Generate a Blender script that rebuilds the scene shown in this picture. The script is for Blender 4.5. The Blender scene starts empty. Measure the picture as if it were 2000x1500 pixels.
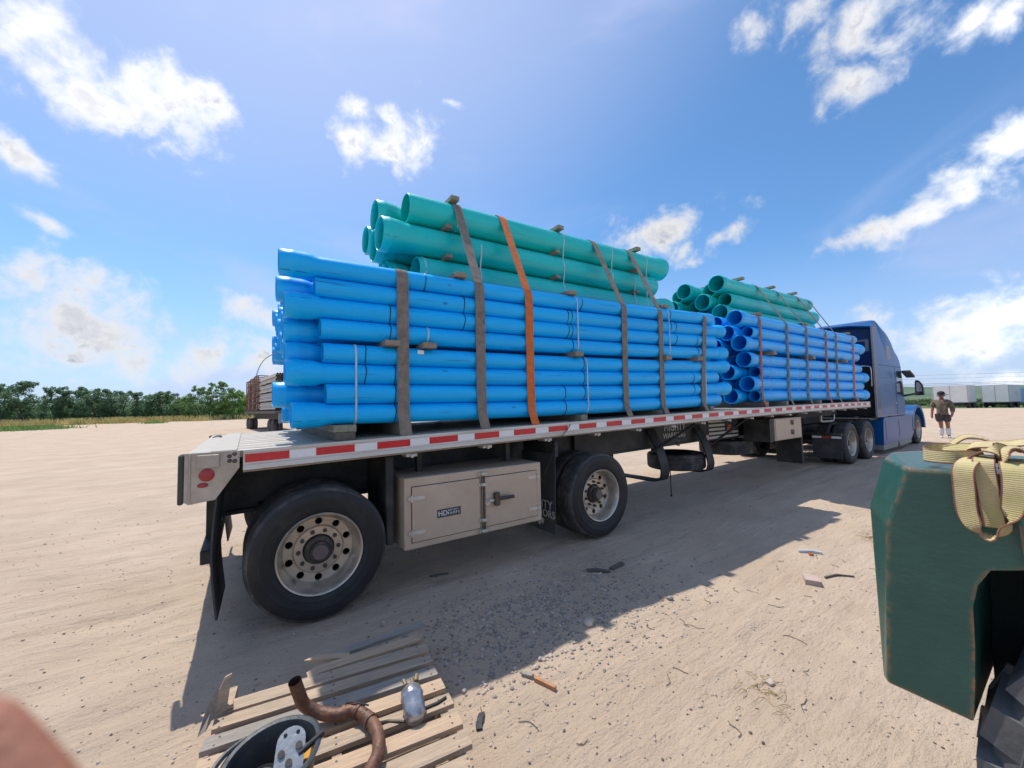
import bpy, bmesh, math, random
import numpy as np
from mathutils import Vector, Matrix, Euler, noise as mnoise

random.seed(11)
rng = np.random.default_rng(7)
S = bpy.context.scene
COL = S.collection
R = math.radians
PI = math.pi

# ------------------------------------------------------------------ camera
CAM = Vector((-0.44, -3.303, 1.574))
yaw, pitch, roll = R(55.88), R(3.2), R(-1.305)
fw = Vector((math.cos(yaw) * math.cos(pitch), math.sin(yaw) * math.cos(pitch), math.sin(pitch)))
rt = Vector((math.sin(yaw), -math.cos(yaw), 0))
up = rt.cross(fw)
rt2 = rt * math.cos(roll) + up * math.sin(roll)
up2 = -rt * math.sin(roll) + up * math.cos(roll)
cd = bpy.data.cameras.new('camera')
cam = bpy.data.objects.new('camera', cd)
COL.objects.link(cam)
m = Matrix((rt2, up2, -fw)).transposed().to_4x4()
m.translation = CAM
cam.matrix_world = m
cd.sensor_width = 36
cd.lens = 13.787
cd.clip_start = 0.01
cd.clip_end = 9000
cd.dof.use_dof = True
cd.dof.focus_distance = 5.0
cd.dof.aperture_fstop = 4.5
S.camera = cam

# ------------------------------------------------------------------ light
SUN = Vector((-0.05, 0.49, 1.0)).normalized()
SKY_STRENGTH = 0.1
S.view_settings.view_transform = 'Standard'
S.view_settings.look = 'None'
S.view_settings.exposure = 1.18
S.view_settings.gamma = 1.0
S.view_settings.use_curve_mapping = False
sl = bpy.data.lights.new('sun', 'SUN')
sl.energy = 2.0
sl.angle = R(0.53)
sl.color = (1.0, 0.97, 0.90)
so = bpy.data.objects.new('sun', sl)
COL.objects.link(so)
so.location = (0, 0, 30)
so.rotation_euler = SUN.to_track_quat('Z', 'Y').to_euler()

W = bpy.data.worlds.new('World')
S.world = W
W.use_nodes = True
wt = W.node_tree
wt.nodes.clear()


def wn(t, **k):
    n = wt.nodes.new(t)
    for a, v in k.items():
        setattr(n, a, v)
    return n


def wmath(op, a, b=None, c=None, clamp=False):
    n = wn('ShaderNodeMath', operation=op, use_clamp=clamp)
    for i, v in enumerate((a, b, c)):
        if v is None:
            continue
        if isinstance(v, (int, float)):
            n.inputs[i].default_value = v
        else:
            wt.links.new(v, n.inputs[i])
    return n.outputs[0]


sky = wn('ShaderNodeTexSky', sky_type='NISHITA')
sky.sun_disc = False
sky.sun_elevation = math.asin(SUN.z)
sky.sun_rotation = math.atan2(SUN.x, SUN.y)
sky.altitude = 100
sky.air_density = 1.0
sky.dust_density = 0.7
sky.ozone_density = 1.6
tc = wn('ShaderNodeTexCoord')
geo = tc.outputs['Generated']
# clouds of this sky: azimuth, elevation (degrees), angular radii (rad), tilt (degrees)
CLOUDS = [(108.6, 32.2, 0.046, 0.068, 34), (106.6, 30.3, 0.05, 0.047, 30), (104.0, 29.7, 0.066, 0.039, 28),
          (100.6, 32.2, 0.042, 0.05, 27), (97.7, 31.4, 0.078, 0.061, 24), (94.3, 33.3, 0.042, 0.046, 22),
          (99.8, 28.9, 0.081, 0.035, 24), (108.3, 23.0, 0.039, 0.02, 25), (106.0, 17.8, 0.033, 0.013, 18),
          (71.0, 35.1, 0.075, 0.062, 8), (72.8, 32.8, 0.074, 0.034, 8), (77.9, 33.3, 0.042, 0.041, 11),
          (77.5, 36.7, 0.031, 0.024, 12), (64.5, 38.8, 0.031, 0.011, 4), (33.6, 22.2, 0.113, 0.048, -10),
          (27.4, 20.5, 0.057, 0.027, -12), (30.8, 19.7, 0.042, 0.028, -10), (21.3, 39.2, 0.032, 0.036, -25),
          (16.4, 38.9, 0.058, 0.026, -28), (11.6, 36.7, 0.093, 0.036, -31), (8.3, 33.7, 0.059, 0.049, -32),
          (13.1, 31.3, 0.039, 0.036, -27), (4.6, 32.2, 0.05, 0.025, -35), (1.6, 31.5, 0.03, 0.03, -37),
          (13.0, 17.4, 0.068, 0.029, -17), (8.7, 17.9, 0.072, 0.04, -20), (5.4, 18.9, 0.053, 0.04, -23),
          (3.1, 21.4, 0.036, 0.046, -27), (107.0, 11.9, 0.071, 0.048, 12), (104.1, 10.3, 0.053, 0.052, 9),
          (101.2, 8.2, 0.078, 0.044, 6), (98.1, 8.8, 0.043, 0.046, 6), (106.9, 7.5, 0.068, 0.049, 7),
          (94.3, 6.7, 0.063, 0.043, 4), (88.6, 6.7, 0.044, 0.031, 3), (89.2, 12.0, 0.044, 0.026, 6),
          (104.0, 5.4, 0.129, 0.031, 4), (7.6, 6.7, 0.053, 0.035, -9), (3.9, 7.7, 0.041, 0.04, -12),
          (6.1, 4.2, 0.066, 0.03, -7), (13.0, 9.0, 0.027, 0.021, -10), (4.4, 1.4, 0.046, 0.016, -4),
          # unseen clouds round the rest of the sky, more added for fill light
          (140, 25, .11, .05, 10), (165, 35, .14, .07, -12), (190, 12, .16, .05, 0), (215, 30, .12, .06, 8),
          (240, 9, .2, .05, 0), (262, 38, .13, .08, -10), (285, 20, .15, .06, 5), (310, 33, .12, .05, 12),
          (330, 8, .2, .05, 0), (345, 26, .1, .05, -8), (130, 8, .2, .05, 3), (55, 60, .12, .06, 0), (200, 62, .16, .08, 20),
          (178, 20, .13, .07, 4), (225, 48, .15, .08, 15), (250, 24, .14, .07, -6), (275, 46, .15, .09, 10), (300, 18, .14, .07, 0), (325, 48, .14, .08, -14), (355, 44, .1, .05, 6), (150, 50, .12, .07, 8)]
best = None
for az, el, ra, rb, tilt in CLOUDS:
    a, e = R(az), R(el)
    d = Vector((math.cos(e) * math.cos(a), math.cos(e) * math.sin(a), math.sin(e)))
    t1 = Vector((math.sin(a), -math.cos(a), 0))
    t2 = t1.cross(d)
    c_, s_ = math.cos(R(tilt)), math.sin(R(tilt))
    u = t1 * c_ + t2 * s_
    v = u.cross(d)
    rot = Matrix((d, u, v)).transposed().to_euler()
    mp = wn('ShaderNodeMapping', vector_type='TEXTURE')
    mp.inputs['Location'].default_value = d
    mp.inputs['Rotation'].default_value = rot
    big = 1.35 if el < 14 else 1.0
    mp.inputs['Scale'].default_value = (0.5, ra * big, rb * big)
    wt.links.new(geo, mp.inputs['Vector'])
    ln = wn('ShaderNodeVectorMath', operation='LENGTH')
    wt.links.new(mp.outputs[0], ln.inputs[0])
    val = ln.outputs['Value']
    best = val if best is None else wmath('SMOOTH_MIN', best, val, 0.35)
dens = wmath('MULTIPLY', wmath('SUBTRACT', 1.24, best), 0.85)
dens = wmath('MAXIMUM', dens, -1.2)


def wnoise(scale, detail, rough, dist=0.0, vec=None, stretch=None):
    n = wn('ShaderNodeTexNoise')
    n.inputs['Scale'].default_value = scale
    n.inputs['Detail'].default_value = detail
    n.inputs['Roughness'].default_value = rough
    n.inputs['Distortion'].default_value = dist
    src = vec or geo
    if stretch:
        mp = wn('ShaderNodeMapping')
        mp.inputs['Scale'].default_value = stretch[:3]
        mp.inputs['Rotation'].default_value = stretch[3:] if len(stretch) > 3 else (0, 0, 0)
        wt.links.new(src, mp.inputs['Vector'])
        src = mp.outputs[0]
    wt.links.new(src, n.inputs['Vector'])
    return n.outputs['Fac']


def wramp(x, lo, hi):
    n = wn('ShaderNodeMapRange', interpolation_type='SMOOTHSTEP')
    n.inputs['From Min'].default_value = lo
    n.inputs['From Max'].default_value = hi
    wt.links.new(x, n.inputs['Value'])
    return n.outputs['Result']


n1 = wnoise(14.0, 9.0, 0.54, 0.3)
n2 = wnoise(58.0, 6.0, 0.62, 0.3)
f = wmath('MULTIPLY_ADD', wmath('SUBTRACT', n1, 0.5), 3.3, dens)
f = wmath('MULTIPLY_ADD', wmath('SUBTRACT', n2, 0.5), 0.7, f)
mask = wmath('POWER', wramp(f, 0.0, 1.15), 1.1)
core = wramp(wmath('MULTIPLY_ADD', wmath('SUBTRACT', n2, 0.5), 1.2, f), 0.75, 1.7)
ccol = wn('ShaderNodeMix', data_type='RGBA')
ccol.inputs['A'].default_value = (3.75, 3.75, 3.8, 1)
ccol.inputs['B'].default_value = (2.0, 2.15, 2.6, 1)
# sun side of each puff against its far side
gs = wn('ShaderNodeVectorMath', operation='MULTIPLY_ADD')
wt.links.new(geo, gs.inputs[2])
gs.inputs[0].default_value = SUN
gs.inputs[1].default_value = (0.020, 0.020, 0.020)
n1s = wnoise(14.0, 9.0, 0.54, 0.3, vec=gs.outputs[0])
dark = wramp(wmath('SUBTRACT', n1s, n1), -0.06, 0.09)
core = wmath('MULTIPLY', core, wmath('MULTIPLY_ADD', dark, 0.75, 0.45), clamp=True)
wt.links.new(core, ccol.inputs['Factor'])
# glare of the bright veil around the sun
dp = wn('ShaderNodeVectorMath', operation='DOT_PRODUCT')
wt.links.new(geo, dp.inputs[0])
dp.inputs[1].default_value = SUN
# clouds across from the sun, mostly unseen, get extra brightness added as fill
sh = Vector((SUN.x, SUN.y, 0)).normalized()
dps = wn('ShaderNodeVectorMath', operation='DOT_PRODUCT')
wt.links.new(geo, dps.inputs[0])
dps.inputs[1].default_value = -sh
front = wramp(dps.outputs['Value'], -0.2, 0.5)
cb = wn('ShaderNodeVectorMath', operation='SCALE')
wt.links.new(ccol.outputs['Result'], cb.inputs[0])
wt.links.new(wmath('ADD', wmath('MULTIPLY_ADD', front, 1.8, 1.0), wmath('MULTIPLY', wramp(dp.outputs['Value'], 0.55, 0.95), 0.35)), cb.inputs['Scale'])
# thin high veil
veil = wmath('MULTIPLY', wramp(wnoise(1.6, 5.0, 0.55, 0.6, stretch=(1, 1, 2.6, 0.3, 0.2, 0.4)), 0.48, 0.78), 0.62)
sep = wn('ShaderNodeSeparateXYZ')
wt.links.new(geo, sep.inputs[0])
low = wmath('SUBTRACT', 1.0, wramp(sep.outputs['Z'], -0.1, 0.36))
veil = wmath('ADD', wmath('MULTIPLY', veil, 0.8), wmath('MULTIPLY', low, 0.85), clamp=True)
halo = wmath('MULTIPLY', wramp(dp.outputs['Value'], 0.60, 1.0), 0.7)
veil = wmath('ADD', veil, halo, clamp=True)
skyb = wn('ShaderNodeMix', data_type='RGBA')
skyt = wn('ShaderNodeMix', data_type='RGBA', blend_type='MULTIPLY')
skyt.inputs['Factor'].default_value = 1.0
skyt.inputs['B'].default_value = (0.42, 0.62, 0.76, 1)
wt.links.new(sky.outputs[0], skyt.inputs['A'])
wt.links.new(skyt.outputs['Result'], skyb.inputs['A'])
skyb.inputs['B'].default_value = (2.6, 2.95, 4.35, 1)
wt.links.new(veil, skyb.inputs['Factor'])
fin = wn('ShaderNodeMix', data_type='RGBA')
mask = wmath('MULTIPLY', mask, wmath('SUBTRACT', 1.0, wmath('MULTIPLY', low, 0.08)))
wt.links.new(mask, fin.inputs['Factor'])
wt.links.new(skyb.outputs['Result'], fin.inputs['A'])
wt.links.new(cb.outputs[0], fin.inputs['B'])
bg = wn('ShaderNodeBackground')
bg.inputs['Strength'].default_value = SKY_STRENGTH
wt.links.new(fin.outputs['Result'], bg.inputs['Color'])
wo = wn('ShaderNodeOutputWorld')
wt.links.new(bg.outputs[0], wo.inputs['Surface'])

# ------------------------------------------------------------------ materials
MATS = {}


def mat(name, col, rough=0.6, metal=0.0, var=0.15, scale=6.0, bump=0.0, bscale=60.0, dirt=None, dirt_amt=0.5,
        dscale=3.0, stretch=(1, 1, 1), spec=0.5, coat=0.0, scuff=None):
    if name in MATS:
        return MATS[name]
    M = bpy.data.materials.new(name)
    M.use_nodes = True
    t = M.node_tree
    b = t.nodes['Principled BSDF']
    b.inputs['Roughness'].default_value = rough
    b.inputs['Metallic'].default_value = metal
    b.inputs['Specular IOR Level'].default_value = spec
    b.inputs['Coat Weight'].default_value = coat
    tcn = t.nodes.new('ShaderNodeTexCoord')
    mp = t.nodes.new('ShaderNodeMapping')
    mp.inputs['Scale'].default_value = stretch
    t.links.new(tcn.outputs['Object'], mp.inputs['Vector'])
    oi = t.nodes.new('ShaderNodeObjectInfo')
    ad = t.nodes.new('ShaderNodeVectorMath')
    ad.operation = 'MULTIPLY_ADD'
    ad.inputs[1].default_value = (37, 53, 71)
    t.links.new(oi.outputs['Random'], ad.inputs[0])
    t.links.new(mp.outputs[0], ad.inputs[2])
    n = t.nodes.new('ShaderNodeTexNoise')
    n.inputs['Scale'].default_value = scale
    n.inputs['Detail'].default_value = 6
    n.inputs['Roughness'].default_value = 0.65
    t.links.new(ad.outputs[0], n.inputs['Vector'])
    rp = t.nodes.new('ShaderNodeValToRGB')
    rp.color_ramp.elements[0].position = 0.3
    rp.color_ramp.elements[1].position = 0.7
    rp.color_ramp.elements[0].color = (*[c * (1 - var) for c in col], 1)
    rp.color_ramp.elements[1].color = (*[min(1, c * (1 + var)) for c in col], 1)
    t.links.new(n.outputs['Fac'], rp.inputs['Fac'])
    out = rp.outputs['Color']
    if dirt:
        n3 = t.nodes.new('ShaderNodeTexNoise')
        n3.inputs['Scale'].default_value = dscale
        n3.inputs['Detail'].default_value = 8
        n3.inputs['Roughness'].default_value = 0.7
        t.links.new(ad.outputs[0], n3.inputs['Vector'])
        mr = t.nodes.new('ShaderNodeMapRange')
        mr.inputs['From Min'].default_value = 0.62 - dirt_amt * 0.4
        mr.inputs['From Max'].default_value = 0.85 - dirt_amt * 0.3
        t.links.new(n3.outputs['Fac'], mr.inputs['Value'])
        mx = t.nodes.new('ShaderNodeMix')
        mx.data_type = 'RGBA'
        mx.inputs['B'].default_value = (*dirt, 1)
        t.links.new(mr.outputs[0], mx.inputs['Factor'])
        t.links.new(out, mx.inputs['A'])
        out = mx.outputs['Result']
        if metal > 0:
            mm = t.nodes.new('ShaderNodeMath')
            mm.operation = 'MULTIPLY_ADD'
            mm.inputs[1].default_value = -metal
            mm.inputs[2].default_value = metal
            t.links.new(mr.outputs[0], mm.inputs[0])
            t.links.new(mm.outputs[0], b.inputs['Metallic'])
    if scuff:
        for sc_, st_, lo_, hi_, amt_, cc_ in ((1.0, (1.3, 55, 55), 0.655, 0.72, 0.75, scuff), (1.0, (5, 26, 26), 0.70, 0.76, 0.8, scuff), (1.0, (0.5, 9, 9), 0.50, 0.75, 0.14, tuple(min(1, c * 1.25 + 0.06) for c in col))):
            mq = t.nodes.new('ShaderNodeMapping')
            mq.inputs['Scale'].default_value = st_
            t.links.new(tcn.outputs['Object'], mq.inputs['Vector'])
            aq = t.nodes.new('ShaderNodeVectorMath')
            aq.operation = 'MULTIPLY_ADD'
            aq.inputs[1].default_value = (91, 47, 73)
            t.links.new(oi.outputs['Random'], aq.inputs[0])
            t.links.new(mq.outputs[0], aq.inputs[2])
            nq = t.nodes.new('ShaderNodeTexNoise')
            nq.inputs['Scale'].default_value = sc_
            nq.inputs['Detail'].default_value = 5
            t.links.new(aq.outputs[0], nq.inputs['Vector'])
            rq = t.nodes.new('ShaderNodeMapRange')
            rq.inputs['From Min'].default_value = lo_
            rq.inputs['From Max'].default_value = hi_
            rq.inputs['To Max'].default_value = amt_
            t.links.new(nq.outputs['Fac'], rq.inputs['Value'])
            xq = t.nodes.new('ShaderNodeMix')
            xq.data_type = 'RGBA'
            xq.inputs['B'].default_value = (*cc_, 1)
            t.links.new(rq.outputs[0], xq.inputs['Factor'])
            t.links.new(out, xq.inputs['A'])
            out = xq.outputs['Result']
    t.links.new(out, b.inputs['Base Color'])
    if bump > 0:
        n2_ = t.nodes.new('ShaderNodeTexNoise')
        n2_.inputs['Scale'].default_value = bscale
        n2_.inputs['Detail'].default_value = 4
        t.links.new(ad.outputs[0], n2_.inputs['Vector'])
        bp = t.nodes.new('ShaderNodeBump')
        bp.inputs['Strength'].default_value = bump
        bp.inputs['Distance'].default_value = 0.01
        t.links.new(n2_.outputs['Fac'], bp.inputs['Height'])
        t.links.new(bp.outputs[0], b.inputs['Normal'])
    MATS[name] = M
    return M


DUST = (0.36, 0.29, 0.22)
m_blue = mat('light_blue_pvc', (0.0, 0.43, 0.96), 0.38, var=0.10, scale=2.2, stretch=(0.35, 2.5, 2.5), dirt=(0.02, 0.18, 0.42), dirt_amt=0.02, dscale=7, scuff=(0.01, 0.07, 0.22), spec=0.35)
m_blue2 = mat('deep_blue_pvc', (0.0, 0.39, 0.95), 0.36, var=0.08, scale=3, stretch=(0.6, 2.5, 2.5), dirt=(0.02, 0.12, 0.36), dirt_amt=-0.05, dscale=7, scuff=(0.01, 0.06, 0.22))
m_green = mat('green_pvc', (0.0, 0.52, 0.49), 0.36, var=0.08, scale=3, stretch=(0.6, 2, 2), dirt=(0.03, 0.25, 0.2), dirt_amt=-0.05, dscale=6, scuff=(0.02, 0.16, 0.13))
m_alu = mat('dusty_aluminium', (0.56, 0.55, 0.52), 0.42, 0.75, 0.12, 5, 0.15, 90, dirt=(0.44, 0.38, 0.31), dirt_amt=0.55, dscale=4)
m_deck = mat('worn_deck_aluminium', (0.42, 0.40, 0.36), 0.5, 0.45, 0.15, 3, 0.1, 40, dirt=(0.42, 0.345, 0.26), dirt_amt=0.8, dscale=2.5, stretch=(0.3, 4, 1))
m_rail = mat('rail_aluminium', (0.6, 0.59, 0.56), 0.45, 0.5, 0.1, 6, 0.1, 60, dirt=(0.42, 0.36, 0.29), dirt_amt=0.45, dscale=3, stretch=(0.5, 2, 4))
m_corner = mat('weathered_corner_metal', (0.40, 0.36, 0.31), 0.45, 0.6, 0.2, 7, 0.15, 70, dirt=(0.36, 0.29, 0.21), dirt_amt=0.5, dscale=6)
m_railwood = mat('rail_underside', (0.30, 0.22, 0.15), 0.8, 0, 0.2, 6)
m_black = mat('black_chassis_paint', (0.010, 0.011, 0.013), 0.6, 0, 0.3, 4, 0.1, 40, dirt=(0.05, 0.045, 0.038), dirt_amt=0.35, dscale=3)
m_chassis = mat('dusty_chassis_paint', (0.016, 0.017, 0.018), 0.6, 0, 0.3, 4, 0.1, 40, dirt=(0.08, 0.07, 0.058), dirt_amt=0.45, dscale=2)
m_rubber = mat('tyre_rubber', (0.010, 0.0105, 0.012), 0.6, 0, 0.25, 7, 0.15, 60, dirt=(0.035, 0.032, 0.03), dirt_amt=0.3, dscale=3)
m_tread = mat('dusty_tread', (0.042, 0.043, 0.045), 0.8, 0, 0.25, 12, 0.3, 60, dirt=(0.15, 0.13, 0.11), dirt_amt=0.4, dscale=6)
m_flap = mat('mud_flap_rubber', (0.035, 0.036, 0.038), 0.7, 0, 0.25, 5, 0.1, 50, dirt=(0.10, 0.09, 0.08), dirt_amt=0.3)
m_rim = mat('dusty_wheel_alloy', (0.56, 0.50, 0.42), 0.36, 0.8, 0.2, 9, 0.15, 60, dirt=(0.40, 0.31, 0.22), dirt_amt=0.4, dscale=9)
m_bolt = mat('oxidised_bolt', (0.10, 0.085, 0.07), 0.5, 0.6, 0.2, 30)
m_hub = mat('hub_steel', (0.06, 0.055, 0.05), 0.5, 0.4, 0.2, 20, dirt=(0.16, 0.12, 0.09), dirt_amt=0.3, dscale=14)
m_hubcap = mat('hub_cap_plastic', (0.13, 0.10, 0.10), 0.35, 0.1, 0.2, 20)
m_box = mat('toolbox_aluminium', (0.50, 0.41, 0.32), 0.5, 0.3, 0.12, 4, 0.08, 120, dirt=(0.46, 0.345, 0.25), dirt_amt=0.6, dscale=2.2)
m_dark = mat('dark_recess', (0.01, 0.01, 0.01), 0.9)
m_red = mat('red_reflector', (0.55, 0.018, 0.022), 0.35, 0, 0.12, 14, dirt=(0.36, 0.10, 0.08), dirt_amt=0.1, dscale=20)
m_white = mat('white_reflector', (0.74, 0.74, 0.74), 0.4, 0, 0.08, 14, dirt=(0.5, 0.46, 0.4), dirt_amt=0.2, dscale=14)
m_lens = mat('red_lens', (0.33, 0.025, 0.03), 0.22, 0, 0.05)
m_amber = mat('amber_lens', (0.8, 0.16, 0.02), 0.25, 0, 0.05)
m_strap = mat('grey_webbing', (0.22, 0.185, 0.155), 0.85, 0, 0.25, 14, 0.5, 300, dirt=(0.10, 0.085, 0.07), dirt_amt=0.25, dscale=10)
m_orange = mat('orange_webbing', (0.62, 0.15, 0.03), 0.8, 0, 0.2, 14, 0.5, 300, dirt=(0.30, 0.12, 0.06), dirt_amt=0.25, dscale=9)
m_rust_or = mat('faded_orange_webbing', (0.42, 0.12, 0.06), 0.8, 0, 0.2, 14, 0.5, 300, dirt=(0.22, 0.11, 0.08), dirt_amt=0.3, dscale=9)
m_yellow = mat('yellow_webbing', (0.62, 0.49, 0.22), 0.8, 0, 0.16, 18, 0.0, dirt=(0.52, 0.48, 0.13), dirt_amt=0.45, dscale=12)
m_stitch = mat('webbing_edge', (0.22, 0.09, 0.06), 0.85, 0, 0.3, 120)
m_wood = mat('weathered_timber', (0.27, 0.22, 0.165), 0.8, 0, 0.25, 8, 0.4, 60, stretch=(0.6, 6, 6), dirt=(0.16, 0.14, 0.115), dirt_amt=0.3)
m_woodg = mat('greenish_timber', (0.25, 0.25, 0.18), 0.8, 0, 0.25, 8, 0.4, 60, stretch=(6, 0.6, 6), dirt=(0.15, 0.15, 0.11), dirt_amt=0.3)
m_woodd = mat('dark_timber', (0.12, 0.10, 0.085), 0.8, 0, 0.25, 8, 0.4, 60, stretch=(6, 0.6, 6))
m_pallet = mat('pallet_pine', (0.47, 0.34, 0.23), 0.75, 0, 0.25, 5, 0.5, 40, stretch=(1.0, 14, 14), dirt=(0.30, 0.24, 0.19), dirt_amt=0.45, dscale=3.5)
m_pallet2 = mat('pallet_pine_fresh', (0.52, 0.36, 0.235), 0.7, 0, 0.22, 5, 0.5, 40, stretch=(1.0, 14, 14), dirt=(0.36, 0.27, 0.2), dirt_amt=0.25, dscale=3.5)
m_palletg = mat('pallet_pine_grey', (0.33, 0.28, 0.235), 0.8, 0, 0.25, 5, 0.5, 40, stretch=(1.0, 14, 14), dirt=(0.22, 0.19, 0.16), dirt_amt=0.4, dscale=3.5)
m_band = mat('pale_poly_band', (0.42, 0.52, 0.58), 0.4, 0, 0.1)
m_tie = mat('black_tie', (0.012, 0.014, 0.03), 0.5)
m_rust = mat('rusty_steel', (0.14, 0.065, 0.040), 0.55, 0.15, 0.45, 9, 0.5, 60, dirt=(0.36, 0.16, 0.065), dirt_amt=0.3, dscale=6)
m_rustin = mat('soot', (0.05, 0.02, 0.012), 0.9)
m_silver = mat('silver_tape', (0.40, 0.40, 0.42), 0.32, 0.7, 0.25, 14, 0.5, 30)
m_brass = mat('grimy_brass', (0.25, 0.19, 0.10), 0.5, 0.6, 0.3, 20)
m_tub = mat('black_tub', (0.028, 0.033, 0.04), 0.5, 0, 0.3, 10, 0.2, 40, dirt=(0.10, 0.095, 0.085), dirt_amt=0.25, dscale=8)
m_steelgrey = mat('grey_cast_steel', (0.34, 0.35, 0.36), 0.42, 0.55, 0.2, 12, 0.2, 60)
m_orangep = mat('orange_yellow_plastic', (0.62, 0.30, 0.03), 0.5, 0, 0.2, 12)
m_rag = mat('dirty_rag', (0.45, 0.40, 0.31), 0.9, 0, 0.3, 12, 0.8, 25)
m_mach = mat('green_machine_paint', (0.022, 0.125, 0.085), 0.42, 0, 0.22, 6, 0.18, 45, dirt=(0.06, 0.19, 0.13), dirt_amt=0.25, dscale=5, stretch=(1, 1, 0.7))
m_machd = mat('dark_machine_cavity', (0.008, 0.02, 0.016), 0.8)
m_machr = mat('chipped_rust', (0.30, 0.13, 0.05), 0.8, 0, 0.4, 60)
m_truck = mat('truck_blue_paint', (0.003, 0.085, 0.27), 0.38, 0.0, 0.1, 2, 0, dirt=(0.03, 0.085, 0.20), dirt_amt=0.15, dscale=1.2, spec=0.3, coat=0.08)
m_truckd = mat('truck_dark_blue', (0.004, 0.028, 0.12), 0.4, 0.1, 0.1, 2, coat=0.2)
m_chrome = mat('chrome', (0.62, 0.62, 0.60), 0.2, 1.0, 0.1)
m_glass = mat('dark_glass', (0.02, 0.03, 0.045), 0.08, 0, 0.05, coat=0.5)
m_trim = mat('grey_trim', (0.24, 0.25, 0.26), 0.5, 0.3, 0.1)
m_grill = mat('dusty_black_plastic', (0.055, 0.05, 0.045), 0.7, 0, 0.2, 6)
m_stone = mat('pale_stone', (0.46, 0.38, 0.32), 0.85, 0, 0.25, 20, 0.6, 40)
m_stoneg = mat('grey_stone', (0.27, 0.235, 0.205), 0.85, 0, 0.3, 20, 0.6, 40)
m_decal = mat('stencil_paint', (0.52, 0.50, 0.44), 0.7, 0, 0.25, 40)
m_skin = mat('skin', (0.42, 0.20, 0.13), 0.5, 0, 0.1, 30, 0.1, 200)
m_skin2 = mat('tanned_skin', (0.30, 0.135, 0.08), 0.55, 0, 0.1, 30)


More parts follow.
